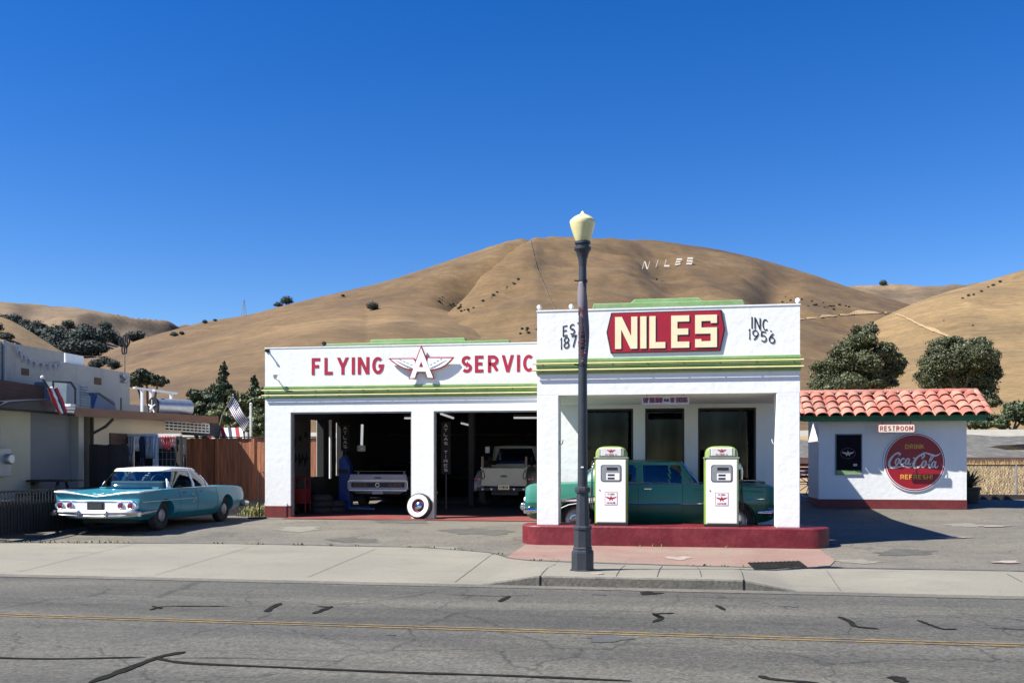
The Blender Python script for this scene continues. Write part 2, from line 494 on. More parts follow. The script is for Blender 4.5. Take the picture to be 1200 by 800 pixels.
GL = {
 'A': (.62, [('d',.31,1,0,0,0,0), ('d',.31,1,.62,0,0,0), [(.12,.30),(.50,.30)]]),
 'C': (.58, [arc(.3,.5,.3,.5,48,312,16)]),
 'D': (.58, [[(0,0),(0,1),(.25,1)]+arc(.25,.5,.33,.5,80,-80,10)+[(.25,0),(0,0)]]),
 'E': (.5, [[(.5,1),(0,1),(0,0),(.5,0)], [(0,.52),(.42,.52)]]),
 'F': (.5, [[(.5,1),(0,1),(0,0)], [(0,.50),(.42,.50)]]),
 'G': (.6, [arc(.3,.5,.3,.5,48,330,16)+[(.6,.46),(.34,.46)]]),
 'H': (.58, [[(0,0),(0,1)], [(.58,0),(.58,1)], [(0,.52),(.58,.52)]]),
 'I': (.02, [[(.01,0),(.01,1)]]),
 'K': (.58, [[(0,0),(0,1)], [(.55,1),(.04,.42)], [(.2,.6),(.58,0)]]),
 'L': (.48, [[(0,1),(0,0),(.48,0)]]),
 'M': (.72, [[(0,0),(0,1)], [(.72,0),(.72,1)], ('d',0,1,.36,.2,-1,0), ('d',.72,1,.36,.2,1,0)]),
 'N': (.6, [[(0,0),(0,1)], [(.6,0),(.6,1)], ('d',0,1,.6,0,-1,1)]),
 'O': (.62, [arc(.31,.5,.31,.5,90,450,20)]),
 'P': (.54, [[(0,0),(0,1),(.28,1)]+arc(.28,.74,.26,.26,80,-80,8)+[(.28,.48),(0,.48)]]),
 'R': (.56, [[(0,0),(0,1),(.28,1)]+arc(.28,.74,.26,.26,80,-80,8)+[(.28,.48),(0,.48)], [(.26,.48),(.56,0)]]),
 'S': (.54, [arc(.27,.745,.26,.255,35,270,11)+arc(.27,.245,.27,.245,90,-145,11)]),
 'T': (.58, [[(0,1),(.58,1)], [(.29,1),(.29,0)]]),
 'U': (.58, [[(0,1),(0,.3)]+arc(.29,.29,.29,.29,180,360,10)+[(.58,1)]]),
 'V': (.64, [('d',0,1,.32,0,0,0), ('d',.64,1,.32,0,0,0)]),
 'W': (.85, [('d',0,1,.22,0,0,0), ('d',.425,1,.22,0,0,0), ('d',.425,1,.63,0,0,0), ('d',.85,1,.63,0,0,0)]),
 'Y': (.62, [('d',0,1,.31,.40,0,0), ('d',.62,1,.31,.40,0,0), [(.31,.46),(.31,0)]]),
 '1': (.1, [[(0,.85),(.08,1),(.08,0)]]),
 '4': (.6, [[(.46,0),(.46,1),(0,.3),(.6,.3)]]),
 '5': (.54, [[(.5,1),(.06,1),(.02,.56)]+arc(.26,.31,.28,.31,110,-140,12)]),
 '6': (.56, [[(.46,1),(.2,.75)]+arc(.28,.3,.28,.3,150,510,18)]),
 '7': (.54, [[(0,1),(.54,1),(.2,0)]]),
 '8': (.56, [arc(.28,.75,.24,.25,-90,270,16), arc(.28,.25,.28,.25,90,450,16)]),
 '9': (.56, [[(.1,0),(.36,.25)]+arc(.28,.7,.28,.3,-30,330,18)]),
 '.': (.02, [[(0,0),(0,.06)]]),
 '!': (.02, [[(.03,1),(.01,.28)], [(0,0),(0,.08)]]),
 ' ': (.3, []),
 '-': (.3, [[(0,.5),(.3,.5)]]),
}

def lettering(mb, s, x0, x1, z0, z1, Y, stroke=0.16, gap=0.32, shear=0.0, slope=0.0, depth=0.006, glyphs=None, plane=None, hscale=None):
    """letters of s on the plane y = Y facing the road, filling x0..x1 and z0..z1 (stroke is in letter heights)"""
    G = dict(GL)
    if glyphs: G.update(glyphs)
    wd = [G[c][0] for c in s]
    tot = sum(wd) + gap*(len(s)-1) + stroke
    H = z1-z0
    sx = (x1-x0)/tot
    cur = stroke/2
    k = 0
    for c, ww in zip(s, wd):
        for st in G[c][1]:
            def mp(a, b, y):
                X = x0 + a*H + shear*b*H
                Z = z0 + b*H + slope*(X-x0)
                return plane(X, y, Z) if plane else (X, y, Z)
            e = depth + 0.0008*(k % 4)
            if st[0] == 'd':
                # a diagonal cut level at both ends, its edge flush with the stem it meets
                k += 1
                _, ax, ay, bx, by, fa, fb_ = st
                ya = ay if ay in (0, 1) else stroke/2+ay*(1-stroke)
                yb = by if by in (0, 1) else stroke/2+by*(1-stroke)
                xa, xb = (cur+ax)*sx/H, (cur+bx)*sx/H
                hw = stroke*.6
                for _i in range(4):
                    pa_ = xa - fa*(hw-stroke/2) if fa else xa
                    pb_ = xb - fb_*(hw-stroke/2) if fb_ else xb
                    dx_, dy_ = pb_-pa_, yb-ya
                    hw = stroke/2*math.hypot(dx_, dy_)/abs(dy_)
                nseg = 6 if plane else 1
                ro = [[mp(pa_+dx_*i/nseg+q*hw, ya+dy_*i/nseg, Y-e) for q in (-1, 1)] for i in range(nseg+1)]
                rb_ = [[mp(pa_+dx_*i/nseg+q*hw, ya+dy_*i/nseg, Y) for q in (-1, 1)] for i in range(nseg+1)]
                for i in range(nseg):
                    f0, f1 = ro[i], ro[i+1]; g0, g1 = rb_[i], rb_[i+1]
                    mb.add([f0[0], f0[1], f1[1], f1[0], g0[0], g0[1], g1[1], g1[0]], [(0,1,2,3), (4,7,6,5), (0,4,5,1), (1,5,6,2), (2,6,7,3), (3,7,4,0)])
                continue
            if plane:
                dn = []
                for i in range(len(st)-1):
                    for j in range(4): dn.append((st[i][0]+(st[i+1][0]-st[i][0])*j/4, st[i][1]+(st[i+1][1]-st[i][1])*j/4))
                st = dn+[st[-1]]
            pts = []
            closed = len(st) > 3 and (abs(st[0][0]-st[-1][0])+abs(st[0][1]-st[-1][1])) < 1e-6
            for (a, b) in (st[:-1] if closed else st):
                zz = stroke/2 + b*(1-stroke)
                if not closed and b in (0, 1) and ((a, b) == tuple(st[0]) or (a, b) == tuple(st[-1])):
                    nb_ = st[1] if (a, b) == tuple(st[0]) else st[-2]
                    if abs(nb_[1]-b) > 2*abs(nb_[0]-a): zz = b       # stems run the full height
                xx = cur + a
                pts.append((xx*sx/H, zz))
            k += 1
            mb.strip(pts, stroke, mp, Y-e, Y, closed)
        cur += ww + gap
    return mb

def sgn(a): return -1.0 if a < 0 else 1.0

def vnoise(x, y, seed=0):
    """smooth value noise, arrays in, about -1..1 out"""
    xi = np.floor(x).astype(int); yi = np.floor(y).astype(int)
    fx = x-xi; fy = y-yi
    fx = fx*fx*(3-2*fx); fy = fy*fy*(3-2*fy)
    def h(a, b):
        n = (a*374761393 + b*668265263 + seed*1274126177) & 0xffffffff
        n = ((n ^ (n >> 13)) * 1274126177) & 0xffffffff
        return ((n ^ (n >> 16)) & 0xffff)/32767.5-1
    return (h(xi,yi)*(1-fx)+h(xi+1,yi)*fx)*(1-fy)+(h(xi,yi+1)*(1-fx)+h(xi+1,yi+1)*fx)*fy

def fbm(x, y, o=4, seed=0):
    s = 0; a = 1; f = 1
    for i in range(o):
        s = s+a*vnoise(x*f+i*17.3, y*f-i*9.1, seed+i); a *= 0.5; f *= 2.03
    return s
# ------------------------------------------------------------------ ground, road, pavement
def lot_z(y):
    return float(np.interp(y, [0, 18.0, 19.5, 24.4, 26.5, 29, 31, 33], [0, 0, .08, .10, .14, .42, .47, .5]))

mat('dry_field', (0.33, 0.235, 0.115), (0.235, 0.165, 0.08), 0.5, 0.95, 0.5, 3, c3=(0.19, 0.135, 0.07), scale3=0.15, detail=8)

def road_mat():
    m = mat('asphalt_road', (0.097, 0.091, 0.073), (0.062, 0.059, 0.049), 0.55, 0.82, 0.35, 55, detail=9, stretch=(0.35, 1.6, 1), c3=(0.050, 0.048, 0.042), scale3=0.5)
    nt = m.node_tree; N, L = nt.nodes, nt.links
    b = N['Principled BSDF']
    src = b.inputs['Base Color'].links[0].from_socket
    tc = N.new('ShaderNodeTexCoord')
    # pale aggregate speckle
    v = N.new('ShaderNodeTexVoronoi'); v.inputs['Scale'].default_value = 38
    L.new(tc.outputs['Object'], v.inputs['Vector'])
    sp = N.new('ShaderNodeMapRange'); sp.inputs['From Min'].default_value = 0; sp.inputs['From Max'].default_value = 1
    sp.inputs['To Min'].default_value = 0.62; sp.inputs['To Max'].default_value = 1.42
    L.new(v.outputs['Color'], sp.inputs['Value'])
    mm = N.new('ShaderNodeVectorMath'); mm.operation = 'SCALE'
    L.new(src, mm.inputs[0]); L.new(sp.outputs[0], mm.inputs['Scale'])
    # fine cracks
    nz = N.new('ShaderNodeTexNoise'); nz.inputs['Scale'].default_value = 1.3; nz.inputs['Detail'].default_value = 6
    L.new(tc.outputs['Object'], nz.inputs['Vector'])
    mixv = N.new('ShaderNodeVectorMath'); mixv.operation = 'MULTIPLY_ADD'
    mixv.inputs[1].default_value = (0.9, 0.9, 0)
    L.new(nz.outputs['Color'], mixv.inputs[0]); L.new(tc.outputs['Object'], mixv.inputs[2])
    v2 = N.new('ShaderNodeTexVoronoi'); v2.feature = 'DISTANCE_TO_EDGE'; v2.inputs['Scale'].default_value = 0.55
    L.new(mixv.outputs[0], v2.inputs['Vector'])
    lt = N.new('ShaderNodeMapRange'); lt.inputs['From Min'].default_value = 0.0; lt.inputs['From Max'].default_value = 0.011
    lt.inputs['To Min'].default_value = 0.5; lt.inputs['To Max'].default_value = 1.0
    L.new(v2.outputs['Distance'], lt.inputs['Value'])
    m2 = N.new('ShaderNodeVectorMath'); m2.operation = 'SCALE'
    L.new(mm.outputs[0], m2.inputs[0]); L.new(lt.outputs[0], m2.inputs['Scale'])
    mp4 = N.new('ShaderNodeMapping'); mp4.inputs['Scale'].default_value = (0.05, 0.9, 1)
    L.new(tc.outputs['Object'], mp4.inputs[0])
    n4 = N.new('ShaderNodeTexNoise'); n4.inputs['Scale'].default_value = 1.0; n4.inputs['Detail'].default_value = 7; n4.inputs['Roughness'].default_value = .68
    L.new(mp4.outputs[0], n4.inputs['Vector'])
    r4 = N.new('ShaderNodeMapRange'); r4.inputs['From Min'].default_value = .3; r4.inputs['From Max'].default_value = .7
    r4.inputs['To Min'].default_value = .68; r4.inputs['To Max'].default_value = 1.30
    L.new(n4.outputs['Fac'], r4.inputs['Value'])
    n9 = N.new('ShaderNodeTexNoise'); n9.inputs['Scale'].default_value = 16; n9.inputs['Detail'].default_value = 6; n9.inputs['Roughness'].default_value = .8
    L.new(tc.outputs['Object'], n9.inputs['Vector'])
    r9 = N.new('ShaderNodeMapRange'); r9.inputs['From Min'].default_value = .3; r9.inputs['From Max'].default_value = .7
    r9.inputs['To Min'].default_value = .70; r9.inputs['To Max'].default_value = 1.28
    L.new(n9.outputs['Fac'], r9.inputs['Value'])
    ml = N.new('ShaderNodeMath'); ml.operation = 'MULTIPLY'
    L.new(r4.outputs[0], ml.inputs[0]); L.new(r9.outputs[0], ml.inputs[1])
    m3 = N.new('ShaderNodeVectorMath'); m3.operation = 'SCALE'
    L.new(m2.outputs[0], m3.inputs[0]); L.new(ml.outputs[0], m3.inputs['Scale'])
    L.new(m3.outputs[0], b.inputs['Base Color'])
    return m

def lot_mat(name, c1, c2, c3, crack=0.6, scale=0.7, speck=0.25, lw=0.012, stain=(0.07, 0.065, 0.06)):
    m = mat(name, c1, c2, 0.9, 0.9, 0.15, 30, detail=9, c3=c3, scale3=0.45)
    nt = m.node_tree; N, L = nt.nodes, nt.links
    b = N['Principled BSDF']
    src = b.inputs['Base Color'].links[0].from_socket
    tc = N.new('ShaderNodeTexCoord')
    nz = N.new('ShaderNodeTexNoise'); nz.inputs['Scale'].default_value = 1.0; nz.inputs['Detail'].default_value = 7
    L.new(tc.outputs['Object'], nz.inputs['Vector'])
    mixv = N.new('ShaderNodeVectorMath'); mixv.operation = 'MULTIPLY_ADD'
    mixv.inputs[1].default_value = (1.4, 1.4, 0)
    L.new(nz.outputs['Color'], mixv.inputs[0]); L.new(tc.outputs['Object'], mixv.inputs[2])
    v2 = N.new('ShaderNodeTexVoronoi'); v2.feature = 'DISTANCE_TO_EDGE'; v2.inputs['Scale'].default_value = scale
    L.new(mixv.outputs[0], v2.inputs['Vector'])
    lt = N.new('ShaderNodeMapRange'); lt.inputs['From Max'].default_value = lw
    lt.inputs['To Min'].default_value = crack; lt.inputs['To Max'].default_value = 1.0
    L.new(v2.outputs['Distance'], lt.inputs['Value'])
    v3 = N.new('ShaderNodeTexVoronoi'); v3.inputs['Scale'].default_value = 26
    L.new(tc.outputs['Object'], v3.inputs['Vector'])
    sp = N.new('ShaderNodeMapRange'); sp.inputs['To Min'].default_value = 1-speck; sp.inputs['To Max'].default_value = 1+speck
    L.new(v3.outputs['Color'], sp.inputs['Value'])
    # stains
    n5 = N.new('ShaderNodeTexNoise'); n5.inputs['Scale'].default_value = 1.1; n5.inputs['Detail'].default_value = 5; n5.inputs['Roughness'].default_value = 0.7
    mp = N.new('ShaderNodeMapping'); mp.inputs['Scale'].default_value = (0.5, 1.3, 1); mp.inputs['Location'].default_value = (3.1, 7.7, 0)
    L.new(tc.outputs['Object'], mp.inputs[0]); L.new(mp.outputs[0], n5.inputs['Vector'])
    rs = N.new('ShaderNodeMapRange'); rs.inputs['From Min'].default_value = 0.56; rs.inputs['From Max'].default_value = 0.74
    rs.inputs['To Max'].default_value = 0.85
    L.new(n5.outputs['Fac'], rs.inputs['Value'])
    ms = N.new('ShaderNodeMix'); ms.data_type = 'RGBA'
    L.new(rs.outputs[0], ms.inputs['Factor']); L.new(src, ms.inputs['A']); ms.inputs['B'].default_value = (*stain, 1)
    m1 = N.new('ShaderNodeVectorMath'); m1.operation = 'SCALE'
    L.new(ms.outputs['Result'], m1.inputs[0]); L.new(lt.outputs[0], m1.inputs['Scale'])
    m2 = N.new('ShaderNodeVectorMath'); m2.operation = 'SCALE'
    L.new(m1.outputs[0], m2.inputs[0]); L.new(sp.outputs[0], m2.inputs['Scale'])
    L.new(m2.outputs[0], b.inputs['Base Color'])
    return m

road_mat()
lot_mat('asphalt_lot', (0.158, 0.141, 0.110), (0.105, 0.095, 0.077), (0.085, 0.078, 0.065))
lot_mat('concrete_walk', (0.226, 0.207, 0.163), (0.182, 0.168, 0.134), (0.158, 0.147, 0.118), crack=0.9, scale=0.25, speck=0.06, lw=0.004, stain=(0.15, 0.138, 0.11))
lot_mat('pink_concrete', (0.24, 0.145, 0.115), (0.195, 0.118, 0.095), (0.215, 0.165, 0.13), crack=0.75, scale=0.3, speck=0.08, lw=0.006, stain=(0.20, 0.145, 0.125))
lot_mat('kerb_concrete', (0.15, 0.138, 0.114), (0.095, 0.089, 0.075), (0.075, 0.071, 0.062), crack=0.9, scale=1, speck=0.25, stain=(0.05, 0.048, 0.044))
mat('berm_gravel', (0.095, 0.090, 0.078), (0.065, 0.062, 0.055), 1.6, 0.95, 0.5, 6, c3=(0.15, 0.14, 0.12), scale3=2.4, stretch=(.6, .35, 1), detail=9)
mat('berm_pale', (0.30, 0.28, 0.235), (0.24, 0.225, 0.19), 0.9, 0.95, 0.3, 5, detail=8)

def ground_z(x, y):
    z = np.interp(y, [-3000, 31, 33, 40, 48, 51, 60, 62, 68, 75, 150, 3000], [-.4, -.4, .42, .8, 1.40, 1.62, 3.1, 3.55, 3.5, 3.0, 5, 8])
    return z
xs = np.unique(np.concatenate([np.linspace(-3000, -200, 15), np.linspace(-200, 200, 81), np.linspace(200, 3000, 15)]))
ys = np.unique(np.concatenate([np.linspace(-400, 31, 20), [33, 36, 40, 44, 48, 51, 53, 56, 60, 62, 65, 68, 75], np.linspace(90, 400, 15), np.linspace(500, 3000, 10)]))
g = MB()
g.grid([[(x, y, float(ground_z(x, y)) + (0.10*float(fbm(np.array(x*.3), np.array(y*.3), 2, 5)) if 34 < y < 48 else 0)) for x in xs] for y in ys])
g.build('ground', 'dry_field', kind='structure', smooth=60)
for nm_, mt_, yy in (('embankment', 'berm_gravel', [50.5, 51, 53, 56, 60]), ('embankment_top', 'berm_pale', [60, 62, 65, 67])):
    b_ = MB()
    xx = np.linspace(-120, 120, 161)
    b_.grid([[(x, y, float(ground_z(x, y)) + 0.05 + 0.10*float(vnoise(np.array(x*.45), np.array(y*.7), 3))) for x in xx] for y in yy])
    b_.build(nm_, mt_, kind='structure', smooth=60)

# road with a slight crown
def road_z(y):
    return float(np.interp(y, [-6, 3, 8.9, 11.5, 12.36], [-.05, .0, .025, .005, -.008]))
rd = MB()
rd.grid([[(x, y, road_z(y)) for x in np.linspace(-70, 70, 57)] for y in (-40, -6, 0, 3, 6, 7.5, 8.9, 10.2, 11.5, 12.0, 12.40)])
road = rd.build('road', 'asphalt_road', kind='structure', smooth=60)

def kerb_drop(x):
    # 0 = full-height kerb, 1 = dropped for a driveway
    return float(np.interp(x, [-2.45, -1.70, 0.95, 1.62], [1, 0, 0, 1]))
def walk_back(x):
    return float(np.interp(x, [-40, -14, -8.5, -4.5, -3.1, -2.6, -2.2, 0.5, 1.8, 2.6, 3.2, 40], [16.6, 16.9, 17.5, 17.3, 16.55, 15.6, 15.35, 14.9, 14.9, 15.0, 15.05, 15.0])) + 0.03*float(vnoise(np.array(x*3.1), np.array(.3), 8))
xs2 = np.unique(np.concatenate([np.linspace(-40, -15, 16), np.linspace(-15, 15, 181), np.linspace(15, 40, 16), [-2.45, -1.70, .95, 1.62]]))
def walk_z(x, y):
    zt = .125*(1-kerb_drop(x))
    return float(np.interp(y, [12.36, 12.45, 13.4, 14.9, 40], [zt-.010, zt, zt*.92, .006, .006])) + max(0, lot_z(y))
rows = []
for kind_ in range(8):
    r = []
    for x in xs2:
        yb = walk_back(x)
        y = [12.36, 12.36, 12.45, 12.9, 13.5, 14.1, 14.75, yb][kind_]
        r.append((x, y, -.06 if kind_ == 0 else walk_z(x, y)+(.004 if kind_ == 7 else 0)))
    rows.append(r)
sw = MB(); sw.grid(rows)
sidewalk = sw.build('sidewalk', 'concrete_walk', kind='structure', smooth=40)
# the dark kerb face is its own stone edge
kb = MB()
prof = []
for x in xs2:
    if -2.45 <= x <= 1.62: prof.append(x)
kb.grid([[(x, 12.345, -.06) for x in prof], [(x, 12.345, walk_z(x, 12.36)-.004) for x in prof], [(x, 12.385, walk_z(x, 12.45)+.003) for x in prof]])
kb.build('kerb', 'kerb_concrete', kind='structure')
for x in (-1.66, .97):
    MB().box(x-.010, x+.010, 12.338, 12.40, -.02, .127).build('kerb_joint', 'tar', sidewalk)
gu = MB(); gu.grid([[(x, y, road_z(y)+.006) for x in np.linspace(-40, 40, 41)] for y in (12.05, 12.2, 12.36)])
gu.build('gutter', 'kerb_concrete', kind='structure')

lot = MB()
lot.grid([[(x, y if y > 12.5 else walk_back(x)-.15, lot_z(y)) for x in xs2] for y in (12, 17.8, 18.2, 18.8, 19.5, 21, 22.5, 24.4, 26, 28, 29.5, 31, 32, 33.2)])
lot.build('forecourt', 'asphalt_lot', kind='structure', smooth=60)
pk = MB()
pp = [(-2.75, 18.3), (-2.7, 15.62), (-2.35, 15.38), (0.4, 14.94), (2.42, 14.95), (2.75, 16.2), (2.8, 18.3)]
pk.prism_z(pp, -.05, .012)
pk.build('painted_apron', 'pink_concrete', kind='structure')
# joints cut across the concrete
def joint(p, q, wd=.009, z0=.0):
    mb = MB()
    a, b = Vector((*p, 0)), Vector((*q, 0))
    d = (b-a).normalized(); n = Vector((-d.y, d.x, 0))*wd/2
    rowsj = [[], []]
    for i in range(25):
        c = a+(b-a)*i/24
        zz = walk_z(c.x, c.y)+.006
        rowsj[0].append(tuple(c+n+Vector((0, 0, zz)))); rowsj[1].append(tuple(c-n+Vector((0, 0, zz))))
    mb.grid(rowsj)
    return mb.build('pavement_joint', 'oil_stain', sidewalk)
for p, q in (((22, 669), (160, 636)), ((181, 673), (292, 641)), ((361, 675), (440, 643)), ((533, 681), (578, 648)), ((632, 686), (655, 655)),
             ((722, 685), (733, 661)), ((770, 686), (776, 663)), ((822, 686), (817, 664)), ((872, 690), (867, 668)), ((985, 691), (969, 668)), ((1198, 681), (1180, 672))):
    joint(gnd(*p, .01), gnd(*q, .01))
# an older seam between walk and lot, with dirt
sm = MB()
r0, r1 = [], []
for x in xs2:
    if -14 < x < 14:
        yb = walk_back(x)
        wdt = 0.03+0.03*abs(float(vnoise(np.array(x*2.7), np.array(1.1), 4)))
        r0.append((x, yb-wdt, lot_z(yb)+.016)); r1.append((x, yb+wdt, lot_z(yb)+.018))
sm.grid([r0, r1]); sm.build('seam', 'oil_stain', sidewalk)

# yellow centre line and tar seals
ln = MB()
for a, wd in ((8.84, .035), (8.95, .035)):
    ln.grid([[(x, a-wd/2, road_z(a)+.006) for x in np.linspace(-45, 45, 46)], [(x, a+wd/2, road_z(a)+.006) for x in np.linspace(-45, 45, 46)]])
ln.build('centre_line', 'road_yellow', road)
def tar(pts, wd, m='tar'):
    P = cr([gnd(u, v, .01) for u, v in pts], 5)
    mb = MB(); a, b = [], []
    for i, p in enumerate(P):
        p = Vector(p)
        d = (Vector(P[min(i+1, len(P)-1)])-Vector(P[max(i-1, 0)])).normalized()
        n = Vector((-d.y, d.x))
        k = wd*.8*(0.70+0.5*random.random())*(0.35 if i in (0, len(P)-1) else 1)/2
        q, r = p+n*k, p-n*k
        a.append((q.x, q.y, road_z(q.y)+.007)); b.append((r.x, r.y, road_z(r.y)+.007))
    mb.grid([a, b])
    return mb.build('tar_seal', m, road)
tar([(-30, 771), (60, 773), (170, 771)], .05); tar([(104, 801), (140, 788), (172, 776), (190, 770), (217, 765)], .10)
tar([(180, 772), (220, 778), (330, 783), (470, 789), (600, 793), (740, 799)], .065); tar([(175, 773), (260, 772), (400, 776)], .015)
tar([(175, 716), (188, 712), (205, 711), (268, 711)], .05); tar([(190, 714), (178, 711)], .05)
tar([(312, 718), (318, 713), (329, 707)], .10); tar([(367, 720), (377, 716), (389, 711)], .09); tar([(371, 711), (389, 712)], .05)
tar([(585, 705), (590, 702), (597, 698)], .09); tar([(520, 696), (580, 698), (625, 697)], .03)
tar([(765, 730), (775, 725), (768, 720), (790, 719)], .08); tar([(765, 719), (775, 725)], .06); tar([(839, 709), (843, 711), (849, 715)], .07)
tar([(983, 723), (996, 729), (1003, 735), (1030, 738)], .08); tar([(1075, 727), (1090, 733), (1105, 738), (1122, 738)], .06); tar([(1160, 737), (1185, 738), (1215, 740)], .035)
tar([(890, 793), (905, 797), (960, 802)], .08); tar([(1048, 794), (1058, 801)], .16)
def blot(u, v, ru, rv, m, parent, z, n=22):
    mb = MB()
    c = gnd(u, v, z)
    poly = []
    for k in range(n):
        a = 2*pi*k/n; q = 1+0.22*sin(3*a+u)+0.12*sin(5*a+v)
        p = gnd(u+ru*q*cos(a), v+rv*q*sin(a), z)
        poly.append(p)
    zz = [(road_z(p[1])+.005 if parent is road else walk_z(*p)+.012 if p[1] < walk_back(p[0]) else lot_z(p[1])+.018) for p in poly]
    mb.add([(p[0], p[1], q) for p, q in zip(poly, zz)], [tuple(range(n))])
    return mb.build('stain' if parent is road else 'patch', m, parent)
blot(762, 694, 13, 2, 'tar', road, .01); blot(712, 750, 25, 4, 'oil_stain', road, .01); blot(703, 695, 8, 1.5, 'oil_stain', road, .01)
blot(458, 745, 6, 1, 'oil_stain', road, .01); blot(928, 710, 9, 1, 'oil_stain', road, .01)
blot(795, 654.5, 15, 2, 'faded_white', sidewalk, .0); blot(1180, 659, 15, 1.5, 'faded_white', sidewalk, 0)
blot(1115, 632, 22, 1.0, 'faded_white', sidewalk, .05); blot(1165, 619, 18, .8, 'faded_white', sidewalk, .05)
mat('patch_asphalt', (0.085, 0.079, 0.066), (0.06, 0.057, 0.049), 4, 0.9, 0.1, 30)
mat('pale_patch', (0.20, 0.185, 0.15), (0.15, 0.138, 0.112), 4, 0.9, 0.1, 30)
for u, v, ru, rv, m_ in ((470, 612, 40, 3, 'patch_asphalt'), (560, 625, 34, 4, 'patch_asphalt'), (350, 622, 30, 2.5, 'pale_patch'), (415, 632, 26, 2, 'patch_asphalt'), (1060, 645, 40, 2.5, 'patch_asphalt'), (1130, 618, 26, 1.6, 'pale_patch'), (1005, 655, 26, 2, 'pale_patch'), (520, 640, 22, 1.5, 'pale_patch')):
    mb = MB(); poly = []
    for k in range(40):
        an = 2*pi*k/40; q = 1+.25*sin(2*an+u)+.16*sin(5*an+v)+.10*sin(11*an+u*2)
        poly.append(gnd(u+ru*q*cos(an), v+rv*q*sin(an), .04))
    mb.add([(p[0], p[1], lot_z(p[1])+.006) for p in poly], [tuple(range(40))]); mb.build('patch', m_, bpy.data.objects['forecourt'])
# drain grate let into the pavement
gr = thing('drain_grate', (*gnd(912, 662), 0), 'dark steel drain grate set in the pavement by the red island', 'drain grate')
c = [gnd(876, 658.5, .02), gnd(937, 656.5, .02), gnd(946, 663.5, .02), gnd(884, 666.5, .02)]
def gz_(q, o=.006): return (q[0], q[1], max(walk_z(*q), .012)+o)
MB().add([gz_(q) for q in c]+[gz_(q, -.05) for q in c], [(0, 1, 2, 3), (0, 4, 5, 1), (1, 5, 6, 2), (2, 6, 7, 3), (3, 7, 4, 0)]).build('grate_rim', 'tar', gr)
gb = MB()
for k in range(12):
    t = (k+.5)/12
    a = Vector(c[0]).lerp(Vector(c[1]), t); b = Vector(c[3]).lerp(Vector(c[2]), t)
    gb.tube([gz_((a.x, a.y), .008), gz_((b.x, b.y), .008)], .008, 5)
gb.build('grate_bar', 'tar', gr)
vc = MB(); p = gnd(700, 673, .11); vc.lathe([(.09, -.01), (.09, .012), (.07, .014), (0.0, .014)], 14, (p[0], p[1], walk_z(*p)))
vc.build('valve_cover', 'faded_white', label='small round pale valve cover set in the pavement beside the lamp base', cat='valve cover')

